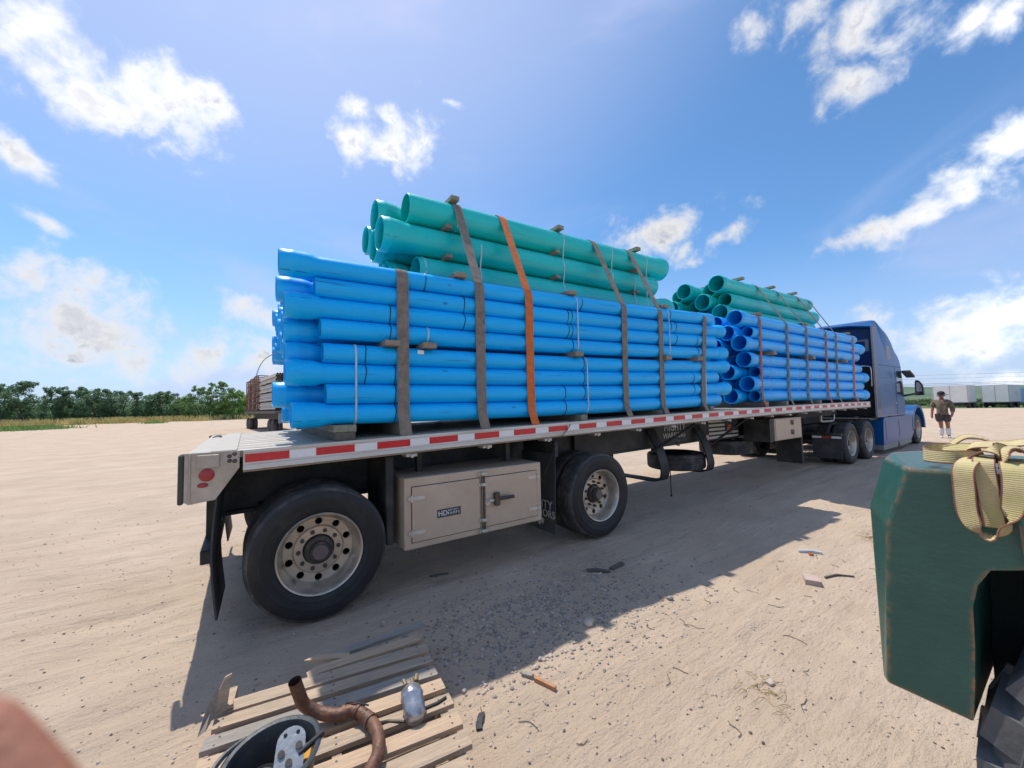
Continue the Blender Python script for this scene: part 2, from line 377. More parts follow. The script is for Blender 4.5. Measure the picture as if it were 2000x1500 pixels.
# ------------------------------------------------------------------ mesh helpers
class MB:
    def __init__(self):
        self.v, self.f, self.sm, self.mi = [], [], [], []
        self.cur = 0

    def add(self, vs, fs, smooth=False):
        o = len(self.v)
        self.v += [tuple(p) for p in vs]
        self.f += [[i + o for i in f_] for f_ in fs]
        self.sm += [smooth] * len(fs)
        self.mi += [self.cur] * len(fs)
        return self

    def box(self, x0, x1, y0, y1, z0, z1, bev=0.0):
        if bev <= 0:
            vs = [(x0, y0, z0), (x1, y0, z0), (x1, y1, z0), (x0, y1, z0), (x0, y0, z1), (x1, y0, z1), (x1, y1, z1), (x0, y1, z1)]
            fs = [(0, 3, 2, 1), (4, 5, 6, 7), (0, 1, 5, 4), (1, 2, 6, 5), (2, 3, 7, 6), (3, 0, 4, 7)]
            return self.add(vs, fs)
        b = bmesh.new()
        bmesh.ops.create_cube(b, size=1)
        for w in b.verts:
            w.co = Vector((x0 + (w.co.x + .5) * (x1 - x0), y0 + (w.co.y + .5) * (y1 - y0), z0 + (w.co.z + .5) * (z1 - z0)))
        bmesh.ops.bevel(b, geom=b.edges[:], offset=bev, segments=1, affect='EDGES', profile=0.5)
        b.verts.index_update()
        self.add([w.co for w in b.verts], [[q.index for q in f_.verts] for f_ in b.faces])
        b.free()
        return self

    def obox(self, c, ax, ay, az, sx, sy, sz, jit=0.0):
        """box centred at c with half axes along unit vectors"""
        c, ax, ay, az = Vector(c), Vector(ax).normalized(), Vector(ay).normalized(), Vector(az).normalized()
        vs = []
        for k in (-1, 1):
            for j, i in ((-1, -1), (-1, 1), (1, 1), (1, -1)):
                vs.append(c + ax * sx * i * (1 + random.uniform(-jit, jit)) + ay * sy * j * (1 + random.uniform(-jit, jit)) + az * sz * k)
        return self.add(vs, [(0, 3, 2, 1), (4, 5, 6, 7), (0, 1, 5, 4), (1, 2, 6, 5), (2, 3, 7, 6), (3, 0, 4, 7)])

    def lathe(self, prof, axis='Y', n=32, c=(0, 0, 0), smooth=True, close=False):
        """prof: (r, t) pairs, t along the axis"""
        vs, fs = [], []
        for r_, t in prof:
            for i in range(n):
                a = 2 * PI * i / n
                p, q = r_ * math.cos(a), r_ * math.sin(a)
                w = {'X': (t, p, q), 'Y': (p, t, q), 'Z': (p, q, t)}[axis]
                vs.append((w[0] + c[0], w[1] + c[1], w[2] + c[2]))
        m_ = len(prof)
        for j in range(m_ if close else m_ - 1):
            for i in range(n):
                a, b_ = j * n + i, j * n + (i + 1) % n
                k = (j + 1) % m_
                c_, d_ = k * n + (i + 1) % n, k * n + i
                fs.append((a, d_, c_, b_) if axis != 'Y' else (a, b_, c_, d_))
        if not close:
            if prof[0][0] > 1e-6:
                pass
        return self.add(vs, fs, smooth)

    def disc(self, r_, t, axis='Y', n=32, c=(0, 0, 0)):
        vs = []
        for i in range(n):
            a = 2 * PI * i / n
            p, q = r_ * math.cos(a), r_ * math.sin(a)
            w = {'X': (t, p, q), 'Y': (p, t, q), 'Z': (p, q, t)}[axis]
            vs.append((w[0] + c[0], w[1] + c[1], w[2] + c[2]))
        return self.add(vs, [list(range(n))])

    def cyl(self, p0, p1, r0, r1=None, n=12, caps=True, smooth=True):
        return self.tube([p0, p1], [r0, r0 if r1 is None else r1], n, caps, smooth)

    def tube(self, pts, rad, n=10, caps=True, smooth=True):
        pts = [Vector(p) for p in pts]
        if isinstance(rad, (int, float)):
            rad = [rad] * len(pts)
        vs, fs = [], []
        ref = None
        for i, p in enumerate(pts):
            d = (pts[min(i + 1, len(pts) - 1)] - pts[max(i - 1, 0)]).normalized()
            if ref is None:
                ref = Vector((0, 0, 1)) if abs(d.z) < 0.9 else Vector((1, 0, 0))
                ref = (ref - d * ref.dot(d)).normalized()
            else:
                ref = (ref - d * ref.dot(d)).normalized()
            bi = d.cross(ref)
            for k in range(n):
                a = 2 * PI * k / n
                vs.append(p + ref * math.cos(a) * rad[i] + bi * math.sin(a) * rad[i])
        for i in range(len(pts) - 1):
            for k in range(n):
                a, b_ = i * n + k, i * n + (k + 1) % n
                fs.append((a, b_, b_ + n, a + n))
        self.add(vs, fs, smooth)
        if caps:
            o = len(self.v) - len(vs)
            self.f += [[o + k for k in range(n)][::-1], [o + (len(pts) - 1) * n + k for k in range(n)]]
            self.sm += [False, False]
            self.mi += [self.cur, self.cur]
        return self

    def ribbon(self, pts, wdir, w, th, smooth=True):
        """flat band along pts; wdir one vector or one per point; w width, th thickness"""
        pts = [Vector(p) for p in pts]
        if not isinstance(wdir, list):
            wdir = [wdir] * len(pts)
        if isinstance(w, (int, float)):
            w = [w] * len(pts)
        vs, fs = [], []
        for i, p in enumerate(pts):
            d = (pts[min(i + 1, len(pts) - 1)] - pts[max(i - 1, 0)]).normalized()
            wd = Vector(wdir[i])
            wd = (wd - d * wd.dot(d)).normalized()
            nn = d.cross(wd)
            h, t_ = w[i] / 2, th / 2
            vs += [p - wd * h - nn * t_, p + wd * h - nn * t_, p + wd * h + nn * t_, p - wd * h + nn * t_]
        for i in range(len(pts) - 1):
            a = i * 4
            for k in range(4):
                fs.append((a + k, a + (k + 1) % 4, a + 4 + (k + 1) % 4, a + 4 + k))
        self.add(vs, fs, smooth)
        o = len(self.v) - len(vs)
        e = o + (len(pts) - 1) * 4
        self.f += [[o + 3, o + 2, o + 1, o], [e, e + 1, e + 2, e + 3]]
        self.sm += [False, False]
        self.mi += [self.cur, self.cur]
        return self

    def prism(self, poly, a0, a1, plane='XZ'):
        """extrude a polygon given in a plane along the remaining axis"""
        def P(u, v_, t):
            return {'XZ': (u, t, v_), 'YZ': (t, u, v_), 'XY': (u, v_, t)}[plane]
        n = len(poly)
        vs = [P(u, v_, a0) for u, v_ in poly] + [P(u, v_, a1) for u, v_ in poly]
        fs = [list(range(n)), list(range(2 * n - 1, n - 1, -1))]
        fs += [(i, i + n, (i + 1) % n + n, (i + 1) % n) for i in range(n)]
        return self.add(vs, fs)

    def mesh(self, name, mats, origin=(0, 0, 0), sharp=40, fixn=True):
        me = bpy.data.meshes.new(name)
        o = Vector(origin)
        me.from_pydata([(x - o.x, y - o.y, z - o.z) for x, y, z in self.v], [], self.f)
        me.polygons.foreach_set('use_smooth', self.sm)
        if not isinstance(mats, (list, tuple)):
            mats = [mats]
        for m_ in mats:
            me.materials.append(m_)
        if len(mats) > 1:
            me.polygons.foreach_set('material_index', self.mi)
        me.update()
        if fixn and len(self.f) < 60000:
            b = bmesh.new()
            b.from_mesh(me)
            bmesh.ops.recalc_face_normals(b, faces=b.faces[:])
            b.to_mesh(me)
            b.free()
        if any(self.sm):
            me.set_sharp_from_angle(angle=R(sharp))
        return me

    def center(self):
        a = np.array(self.v)
        return tuple((a.min(0) + a.max(0)) / 2)


WORLD = {}


def link(name, me, parent=None, loc=(0, 0, 0), rot=(0, 0, 0)):
    """link a mesh as an object; loc is a world place, parents are never rotated when this is used"""
    o = bpy.data.objects.new(name, me)
    COL.objects.link(o)
    p = Vector(loc)
    if parent is not None:
        o.parent = parent
        o.location = p - WORLD[parent.name]
    else:
        o.location = p
    o.rotation_euler = rot
    WORLD[o.name] = p.copy()
    return o


def put(name, mb, mats, parent=None, sharp=40, origin=None, fixn=True):
    c = origin if origin is not None else mb.center()
    return link(name, mb.mesh(name, mats, c, sharp, fixn), parent, c)


def tag(o, label, cat, group=None):
    o['label'] = label
    o['category'] = cat
    if group:
        o['group'] = group
    return o


def thing(name, loc, label, cat, group=None):
    o = bpy.data.objects.new(name, None)
    COL.objects.link(o)
    o.location = loc
    o.empty_display_size = 0.3
    WORLD[o.name] = Vector(loc)
    return tag(o, label, cat, group)


def copy_child(src, parent, offset=Vector((0, 0, 0))):
    """copy a part (and its sub-parts) under a parent, moved by offset in the world"""
    c = src.copy()
    COL.objects.link(c)
    w = WORLD[src.name] + offset
    c.parent = parent
    c.location = w - WORLD[parent.name]
    WORLD[c.name] = w
    for ch in src.children:
        copy_child(ch, c, offset)
    return c


def eval_mesh(o, name):
    dg = bpy.context.evaluated_depsgraph_get()
    dg.update()
    me = bpy.data.meshes.new_from_object(o.evaluated_get(dg))
    me.name = name
    return me


def text_mesh(txt, size, M, extrude=0.001, ax='YZ-', name='lettering', align='CENTER', spacing=1.0):
    cu = bpy.data.curves.new('t', 'FONT')
    cu.body = txt
    cu.size = size
    cu.extrude = extrude
    cu.align_x = align
    cu.align_y = 'CENTER'
    cu.space_character = spacing
    cu.resolution_u = 3
    o = bpy.data.objects.new('t', cu)
    COL.objects.link(o)
    me = eval_mesh(o, name)
    bpy.data.objects.remove(o)
    me.materials.clear()
    me.materials.append(M)
    for p in me.polygons:
        p.material_index = 0
    return me


def skin_mesh(name, verts, edges, radii, mats, sub=2, root=0):
    me = bpy.data.meshes.new('sk')
    me.from_pydata(verts, edges, [])
    o = bpy.data.objects.new('sk', me)
    COL.objects.link(o)
    o.modifiers.new('s', 'SKIN')
    sv = me.skin_vertices[0].data
    for i, r_ in enumerate(radii):
        sv[i].radius = r_ if isinstance(r_, tuple) else (r_, r_)
        sv[i].use_root = (i == root)
    sm = o.modifiers.new('u', 'SUBSURF')
    sm.levels = sub
    sm.render_levels = sub
    out = eval_mesh(o, name)
    bpy.data.objects.remove(o)
    for p in out.polygons:
        p.use_smooth = True
    out.materials.clear()
    for m_ in mats if isinstance(mats, (list, tuple)) else [mats]:
        out.materials.append(m_)
    return out


def spline(pts, n=6):
    pts = [Vector(p) for p in pts]
    out = []
    for i in range(len(pts) - 1):
        p0, p1, p2, p3 = pts[max(i - 1, 0)], pts[i], pts[i + 1], pts[min(i + 2, len(pts) - 1)]
        for k in range(n):
            t = k / n
            out.append(0.5 * ((2 * p1) + (p2 - p0) * t + (2 * p0 - 5 * p1 + 4 * p2 - p3) * t * t + (3 * p1 - p0 - 3 * p2 + p3) * t ** 3))
    out.append(pts[-1])
    return out


# ------------------------------------------------------------------ ground
def terrain(x, y):
    z = 0.0
    if y > 34:
        z += (y - 34) * 0.0115 if y < 110 else 76 * 0.0115
    if x > 60:
        z -= (min(x, 140) - 60) * 0.0135
    return z


def vnoise(X, Y, seed, s):
    """cheap value noise on arrays"""
    r_ = np.random.default_rng(seed).random((256, 256))
    x, y = X / s + 1000, Y / s + 1000
    xi, yi = np.floor(x).astype(int), np.floor(y).astype(int)
    fx, fy = x - xi, y - yi
    fx, fy = fx * fx * (3 - 2 * fx), fy * fy * (3 - 2 * fy)
    a, b = r_[xi % 256, yi % 256], r_[(xi + 1) % 256, yi % 256]
    c, d = r_[xi % 256, (yi + 1) % 256], r_[(xi + 1) % 256, (yi + 1) % 256]
    return (a * (1 - fx) + b * fx) * (1 - fy) + (c * (1 - fx) + d * fx) * fy - 0.5


def axis_pts(a, b, step, lo, hi, g=1.07):
    c = list(np.arange(a, b + 1e-6, step))
    s, x = step, a
    left = []
    while x > lo:
        s *= g
        x -= s
        left.append(x)
    s, x = step, b
    right = []
    while x < hi:
        s *= g
        x += s
        right.append(x)
    return np.array(left[::-1] + c + right)


gx = axis_pts(-2.2, 5.0, 0.03, -4000, 4000)
gy = axis_pts(-3.2, 2.4, 0.03, -4000, 4000)
GX, GY = np.meshgrid(gx, gy, indexing='ij')
near = 1 / (1 + ((GX - 2) ** 2 + (GY + 1) ** 2) / 600)
H = vnoise(GX, GY, 1, 1.7) * 0.05 + vnoise(GX, GY, 2, 0.55) * 0.03 + vnoise(GX, GY, 3, 0.2) * 0.018 + vnoise(GX, GY, 4, 0.085) * 0.009
rut = vnoise(GX * 0.10 + GY * 0.012, GY - GX * 0.02, 5, 0.11) * 0.034 + vnoise(GX * 0.05, GY - GX * 0.03, 6, 0.3) * 0.045
rutm = np.clip(vnoise(GX, GY, 8, 2.6) * 2 + 0.55 + (GX < -0.6) * 0.5, 0.1, 1)
H += rut * rutm
for ty_, x0_, x1_, amp in ((-1.0, -30, -0.7, .011), (-0.45, -30, -0.8, .008), (1.1, -30, -0.9, .008), (1.7, -30, -0.9, .008), (-2.25, 0.7, 40, .007), (-1.75, 1.2, 40, .009), (-3.0, -0.1, 40, .006)):
    yc_ = GY - ty_ - 0.10 * np.sin(GX * 0.35 + ty_) - 0.05 * GX
    band = np.clip(1 - np.abs(yc_) / 0.17, 0, 1) ** 0.4 * np.clip((GX - x0_) * 2, 0, 1) * np.clip((x1_ - GX) * 2, 0, 1)
    brk = np.clip(vnoise(GX, GY, int(50 + ty_ * 10), 0.45) * 3 + 0.45, 0, 1)
    H += band * brk * (np.sin(yc_ * 2 * PI / 0.068) * amp + np.sign(np.sin(GX * 2 * PI / 0.09 + np.sign(yc_) * yc_ * 30)) * amp * 0.45 - amp * 0.8)
H *= near
# keep the wheel places flat
for wx in (0.044, 3.078, 11.75, 13.0, 18.4):
    for wy in (0.3, 2.3):
        k = np.exp(-(((GX - wx) / 0.55) ** 2 + ((GY - wy) / 0.6) ** 2) * 1.2)
        H = H * (1 - k)
kp = np.exp(-(((GX + 0.08) / 0.8) ** 4 + ((GY + 1.3) / 0.8) ** 4))
H = H * (1 - 0.8 * kp) - 0.012
BASE = np.where(GY > 34, (np.minimum(GY, 110) - 34) * 0.0115, 0) - np.where(GX > 60, (np.minimum(GX, 140) - 60) * 0.0135, 0)
Z = BASE + H
nx, ny = len(gx), len(gy)
vs = np.stack([GX, GY, Z], -1).reshape(-1, 3)
ii, jj = np.meshgrid(np.arange(nx - 1), np.arange(ny - 1), indexing='ij')
a0 = (ii * ny + jj).ravel()
quads = np.stack([a0, a0 + ny, a0 + ny + 1, a0 + 1], 1)
gm = bpy.data.meshes.new('ground')
gm.vertices.add(len(vs))
gm.vertices.foreach_set('co', vs.ravel())
gm.loops.add(quads.size)
gm.loops.foreach_set('vertex_index', quads.ravel())
gm.polygons.add(len(quads))
gm.polygons.foreach_set('loop_start', np.arange(0, quads.size, 4))
gm.polygons.foreach_set('loop_total', np.full(len(quads), 4))
gm.polygons.foreach_set('use_smooth', np.ones(len(quads), bool))
gm.update()
gm.validate()


def gz(x, y):
    i = int(np.clip(np.searchsorted(gx, x), 1, nx - 1))
    j = int(np.clip(np.searchsorted(gy, y), 1, ny - 1))
    return float(Z[i - 1:i + 1, j - 1:j + 1].mean())


MG = bpy.data.materials.new('packed_dirt')
MG.use_nodes = True
t = MG.node_tree
b = t.nodes['Principled BSDF']
b.inputs['Roughness'].default_value = 0.92
b.inputs['Specular IOR Level'].default_value = 0.2
tcn = t.nodes.new('ShaderNodeTexCoord')


def gn(scale, detail=6, rough=0.6, stretch=None, dist=0.0):
    n = t.nodes.new('ShaderNodeTexNoise')
    n.inputs['Scale'].default_value = scale
    n.inputs['Detail'].default_value = detail
    n.inputs['Roughness'].default_value = rough
    n.inputs['Distortion'].default_value = dist
    src = tcn.outputs['Object']
    if stretch:
        mp = t.nodes.new('ShaderNodeMapping')
        mp.inputs['Scale'].default_value = stretch
        mp.inputs['Rotation'].default_value = (0, 0, R(4))
        t.links.new(src, mp.inputs['Vector'])
        src = mp.outputs[0]
    t.links.new(src, n.inputs['Vector'])
    return n.outputs['Fac']


def gramp(x, lo, hi):
    n = t.nodes.new('ShaderNodeMapRange')
    n.interpolation_type = 'SMOOTHSTEP'
    n.inputs['From Min'].default_value = lo
    n.inputs['From Max'].default_value = hi
    t.links.new(x, n.inputs['Value'])
    return n.outputs['Result']


def gmix(fac, A, B, bt='MIX'):
    n = t.nodes.new('ShaderNodeMix')
    n.data_type = 'RGBA'
    n.blend_type = bt
    for s_, v in (('A', A), ('B', B)):
        if isinstance(v, tuple):
            n.inputs[s_].default_value = (*v, 1)
        else:
            t.links.new(v, n.inputs[s_])
    if isinstance(fac, float):
        n.inputs['Factor'].default_value = fac
    else:
        t.links.new(fac, n.inputs['Factor'])
    return n.outputs['Result']


def gmath(op, a, b_=None, c=None, clamp=False):
    n = t.nodes.new('ShaderNodeMath')
    n.operation = op
    n.use_clamp = clamp
    for i, v in enumerate((a, b_, c)):
        if v is None:
            continue
        if isinstance(v, (int, float)):
            n.inputs[i].default_value = v
        else:
            t.links.new(v, n.inputs[i])
    return n.outputs[0]


c0 = gmix(gramp(gn(0.9, 8, 0.62), 0.3, 0.72), (0.455, 0.345, 0.252), (0.56, 0.432, 0.322))
c0 = gmix(gmath('MULTIPLY', gramp(gn(5.0, 8, 0.7, (0.12, 1, 1)), 0.48, 0.75), 0.45), c0, (0.33, 0.24, 0.17))
c0 = gmix(gmath('MULTIPLY', gramp(gn(2.2, 7, 0.65, (0.35, 1, 1), 0.4), 0.52, 0.75), 0.5), c0, (0.57, 0.46, 0.355))
c0 = gmix(gmath('MULTIPLY', gramp(gn(60, 5, 0.7), 0.57, 0.72), 0.5), c0, (0.22, 0.165, 0.12))
c0 = gmix(gmath('MULTIPLY', gramp(gn(38, 5, 0.7), 0.62, 0.75), 0.5), c0, (0.60, 0.50, 0.40))
c0 = gmix(gmath('MULTIPLY', gramp(gn(17, 8, 0.8, (0.5, 1, 1)), 0.60, 0.70), 0.65), c0, (0.20, 0.155, 0.12))
c0 = gmix(gmath('MULTIPLY', gramp(gn(0.35, 5, 0.6, (0.5, 1, 1)), 0.42, 0.62), 0.35), c0, (0.49, 0.355, 0.25))
sx = t.nodes.new('ShaderNodeSeparateXYZ')
t.links.new(tcn.outputs['Object'], sx.inputs[0])
# grass beyond the yard
wob = gmath('MULTIPLY', gmath('SUBTRACT', gn(0.12, 5), 0.5), 22.0)
g1 = gramp(gmath('ADD', sx.outputs['X'], gmath('MULTIPLY', wob, 0.6)), 98, 104)
g2 = gramp(gmath('ADD', sx.outputs['Y'], wob), 71, 77)
gfac = gmath('MAXIMUM', g1, g2)
gcol = gmix(gramp(gn(0.05, 8, 0.7), 0.35, 0.62), (0.20, 0.19, 0.085), (0.085, 0.14, 0.05))
gcol = gmix(gramp(gn(0.014, 8, 0.7), 0.48, 0.60), gcol, (0.05, 0.10, 0.045))
c0 = gmix(gfac, c0, gcol)
t.links.new(c0, b.inputs['Base Color'])
hh = gmath('ADD', gmath('MULTIPLY', gn(70, 6, 0.7), 0.35), gmath('MULTIPLY', gn(16, 6, 0.65, (0.3, 1, 1)), 1.0))
bp = t.nodes.new('ShaderNodeBump')
bp.inputs['Strength'].default_value = 0.9
bp.inputs['Distance'].default_value = 0.035
t.links.new(hh, bp.inputs['Height'])
t.links.new(bp.outputs[0], b.inputs['Normal'])
gm.materials.append(MG)
go = bpy.data.objects.new('ground', gm)
COL.objects.link(go)
go['kind'] = 'structure'

# distant low hills
mb = MB()
m_hill = mat('far_scrub', (0.075, 0.12, 0.065), 0.95, 0, 0.35, 0.012, dirt=(0.13, 0.15, 0.07), dirt_amt=0.2, dscale=0.02)
hv, hf = [], []
NA = 150
for i in range(NA):
    a = R(-40 + 200 * i / (NA - 1))
    for k, (dist, hh_) in enumerate(((420, -3), (700, 6), (1250, 24), (1900, 20))):
        h = hh_ * (1 + 0.30 * mnoise.noise(Vector((a * 9, k * 3.1, 0))) + 0.15 * mnoise.noise(Vector((a * 35, k * 3.1, 5)))) if hh_ > 0 else hh_
        hv.append((math.cos(a) * dist, math.sin(a) * dist, h))
for i in range(NA - 1):
    for k in range(3):
        q = i * 4 + k
        hf.append((q, q + 1, q + 5, q + 4))
mb.add(hv, hf, True)
ho = put('hills', mb, m_hill, origin=(0, 0, 0), sharp=180)
ho['kind'] = 'structure'


# ------------------------------------------------------------------ flatbed trailer
def zd(x):
    return 1.322 + 0.0235 * x - 0.0009 * x * x


X0, X1 = -0.50, 13.25
T = thing('flatbed_trailer', (6.2, 1.3, 0), 'black flatbed trailer with aluminium deck and red white striped side rail, loaded with pipes', 'trailer')
xs = [X0 + (X1 - X0) * i / 20 for i in range(21)]


def sweep(mb, prof, xs_, zf=zd, close=True, smooth=False):
    n = len(prof)
    vs_, fs_ = [], []
    for x in xs_:
        for y, z in prof:
            vs_.append((x, y, zf(x) + z))
    for i in range(len(xs_) - 1):
        for k in range(n if close else n - 1):
            fs_.append((i * n + k, i * n + (k + 1) % n, (i + 1) * n + (k + 1) % n, (i + 1) * n + k))
    if close:
        fs_.append(list(range(n))[::-1])
        fs_.append([(len(xs_) - 1) * n + k for k in range(n)])
    mb.add(vs_, fs_, smooth)


# deck boards: extruded aluminium planks with ribs
ny_ = 10
wd = (2.56 - 0.045) / ny_
for k in range(ny_):
    y0 = 0.045 + k * wd
    w_ = wd - 0.006
    prof = [(y0, -0.05), (y0, -0.002), (y0 + 0.004, 0)]
    for g in (0.3, 0.62):
        yy = y0 + w_ * g
        prof += [(yy, 0), (yy + 0.004, -0.007), (yy + 0.020, -0.007), (yy + 0.024, 0)]
    prof += [(y0 + w_ - 0.004, 0), (y0 + w_, -0.002), (y0 + w_, -0.05)]
    mb = MB()
    sweep(mb, prof, xs)
    put('deck_plank', mb, m_deck, T)
mb = MB()
sweep(mb, [(0.043, -0.0545), (0.043, -0.0505), (2.56, -0.0505), (2.56, -0.0545)], xs)
put('gap_light_blocker', mb, m_black, T)  # unseen sheet added under the planks to stop sunlight through their gaps
# rear end deck plate
mb = MB()
mb.box(-0.765, -0.632, 0.02, 2.585, zd(-.6) - 0.06, zd(-.6) + 0.001, 0.006)
put('rear_deck_plate', mb, m_deck, T)
mb = MB()
mb.box(-0.634, -0.488, 0.021, 2.584, zd(-.6) - 0.047, zd(-.6) + 0.010, 0.004)
put('rear_deck_strip', mb, m_deck, T)
for yy in (1.9, 2.02, 2.14):
    mb = MB()
    mb.tube(spline([(-0.73, yy, zd(-.6) + 0.003), (-0.71, yy + 0.03, zd(-.6) + 0.012), (-0.68, yy + 0.03, zd(-.6) + 0.012), (-0.66, yy, zd(-.6) + 0.003)], 3), 0.005, 6)
    put('deck_tie_loop', mb, m_bolt, T)
# side rails
for side in (0, 1):
    mb = MB()
    prof = [(0.040, 0.000), (0.0, 0.0), (0.0, -0.020), (0.004, -0.023), (0.004, -0.100), (-0.003, -0.106), (-0.003, -0.138), (0.03, -0.142), (0.03, -0.134), (0.012, -0.128), (0.012, -0.012), (0.040, -0.012)]
    if side:
        prof = [(2.605 - y, z) for y, z in prof]
    sweep(mb, prof, [-0.455] + xs[1:])
    put('side_rail', mb, m_rail, T)
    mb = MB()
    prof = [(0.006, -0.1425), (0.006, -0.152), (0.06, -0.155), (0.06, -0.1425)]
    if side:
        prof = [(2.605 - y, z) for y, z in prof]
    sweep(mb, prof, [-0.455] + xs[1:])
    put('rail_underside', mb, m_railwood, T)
# conspicuity tape, 11 inch red and 7 inch white pieces
PER = 0.4524


def tape(xa, xb, name, M_):
    mb = MB()
    n = 2
    for i in range(n):
        a, b_ = xa + (xb - xa) * i / n, xa + (xb - xa) * (i + 1) / n
        vs_ = []
        for y in (0.0018, 0.0035):
            vs_ += [(a, y, zd(a) - 0.087), (b_, y, zd(b_) - 0.087), (b_, y, zd(b_) - 0.030), (a, y, zd(a) - 0.030)]
        mb.add(vs_, [(0, 1, 2, 3), (7, 6, 5, 4), (0, 4, 5, 1), (1, 5, 6, 2), (2, 6, 7, 3), (3, 7, 4, 0)])
    put(name, mb, M_, T)


k = -1
while True:
    xa = k * PER
    if k == -1:
        xa = -0.445
    rb_ = k * PER + 0.277
    if rb_ > 13.2:
        break
    tape(xa, rb_ - 0.001, 'red_reflector_strip', m_red)
    if (k + 1) * PER < 13.2:
        tape(rb_ + 0.001, (k + 1) * PER - 0.001, 'white_reflector_strip', m_white)
    k += 1
# studs and winch hooks under the rail
for i in range(17):
    x = 0.75 + i * 0.76
    mb = MB()
    mb.box(x - 0.05, x + 0.05, 0.02, 0.14, zd(x) - 0.185, zd(x) - 0.157, 0.004)
    mb.cyl((x, 0.012, zd(x) - 0.165), (x, 0.012, zd(x) - 0.19), 0.014, n=8)
    put('winch_stud', mb, m_alu, T)
# rear corner plates
for side in (0, 1):
    fy = (lambda y: y) if side == 0 else (lambda y: 2.605 - y)
    mb = MB()
    zt = zd(-.6) + 0.004
    poly = [(-0.768, zt), (-0.475, zt), (-0.475, zt - 0.115), (-0.605, zt - 0.315), (-0.745, zt - 0.33), (-0.768, zt - 0.31)]
    mb.prism(poly, fy(0.003), fy(0.014))
    pl = put('rear_corner_plate', mb, m_corner, T)
    mb = MB()
    mb.box(-0.80, -0.7695, min(fy(-0.005), fy(0.09)), max(fy(-0.005), fy(0.09)), zt - 0.325, zt - 0.006, 0.008)
    put('rubber_bumper', mb, m_grill, pl)
    mb = MB()
    mb.box(-0.748, -0.735, min(fy(-0.004), fy(0.003)), max(fy(-0.004), fy(0.003)), zt - 0.31, zt - 0.006, 0.002)
    put('plate_seam', mb, m_corner, pl)
    mb = MB()
    mb.box(-0.705, -0.585, min(fy(-0.018), fy(0.002)), max(fy(-0.018), fy(0.002)), zt - 0.102, zt - 0.014, 0.004)
    put('bracket_cover', mb, m_corner, pl)
    mb = MB()
    ya, yb = fy(0.0), fy(-0.008)
    mb.lathe([(0.0001, yb), (0.032, yb), (0.040, yb + (ya - yb) * .4), (0.042, ya)], 'Y', 24, (-0.652, 0, zt - 0.148))
    put('round_marker_lamp', mb, m_lens, pl)
    mb = MB()
    mb.lathe([(0.0001, yb), (0.020, yb), (0.026, ya)], 'Y', 20, (0, 0, 0))
    mb.v = [(x * 1.15 - 0.672, y, z * 0.62 + zt - 0.213) for x, y, z in mb.v]
    put('oval_marker_lamp', mb, m_lens, pl)
    for bx, bz in ((-0.532, 0.035), (-0.503, 0.022), (-0.531, 0.066), (-0.502, 0.070)):
        mb = MB()
        mb.lathe([(0.0001, fy(-0.006)), (0.008, fy(-0.006)), (0.011, fy(-0.003)), (0.014, fy(0.002))], 'Y', 10, (bx, 0, zt - bz))
        put('plate_bolt', mb, m_bolt, pl)
# rear cross beam and under-ride guard
mb = MB()
mb.box(-0.765, -0.62, 0.10, 2.50, zd(-.6) - 0.31, zd(-.6) - 0.065, 0.006)
put('rear_beam', mb, m_chassis, T)
mb = MB()
mb.box(-0.70, -0.60, 0.28, 2.33, 0.50, 0.60, 0.008)
for yy in (0.62, 1.93):
    mb.box(-0.69, -0.61, yy, yy + 0.09, 0.60, 1.0)
put('underride_guard', mb, m_chassis, T)
# main beams and cross members
for yy in (0.72, 1.80):
    mb = MB()
    prof = [(yy, -0.16), (yy + 0.14, -0.16), (yy + 0.14, -0.185), (yy + 0.08, -0.185), (yy + 0.08, -0.55), (yy + 0.14, -0.55), (yy + 0.14, -0.58), (yy, -0.58), (yy, -0.55), (yy + 0.06, -0.55), (yy + 0.06, -0.185), (yy, -0.185)]
    sweep(mb, prof, [-0.62 + 9.2 * i / 12 for i in range(13)])
    put('main_beam', mb, m_chassis, T)
    mb = MB()
    prof = [(yy, -0.16), (yy + 0.14, -0.16), (yy + 0.14, -0.36), (yy, -0.36)]
    sweep(mb, prof, [8.59 + 4.6 * i / 6 for i in range(7)])
    put('front_beam', mb, m_chassis, T)
for i in range(24):
    x = -0.3 + i * 0.57
    mb = MB()
    mb.box(x, x + 0.06, 0.06, 2.54, zd(x) - 0.158, zd(x) - 0.056)
    put('cross_member', mb, m_black, T)
# inner apron behind the rear wheels, axles, hangers
for ax in (0.044, 3.078):
    mb = MB()
    mb.cyl((ax, 0.25, 0.49), (ax, 2.35, 0.49), 0.065, n=12)
    put('axle', mb, m_chassis, T)
    for yy in (0.70, 1.78):
        mb = MB()
        mb.box(ax - 0.40, ax - 0.28, yy, yy + 0.2, 0.42, 0.80, 0.01)
        mb.obox((ax - 0.10, yy + 0.1, 0.46), (1, 0, 0.05), (0, 1, 0), (0, 0, 1), 0.28, 0.05, 0.05)
        mb.box(ax + 0.06, ax + 0.34, yy + 0.02, yy + 0.18, 0.42, 0.52, 0.01)
        put('suspension_hanger', mb, m_chassis, T)
        mb = MB()
        mb.lathe([(0.001, 0.52), (0.10, 0.52), (0.13, 0.56), (0.13, 0.62), (0.12, 0.65), (0.135, 0.69), (0.12, 0.75), (0.001, 0.75)], 'Z', 16, (ax + 0.2, yy + 0.1, 0))
        put('air_spring', mb, m_black, T)

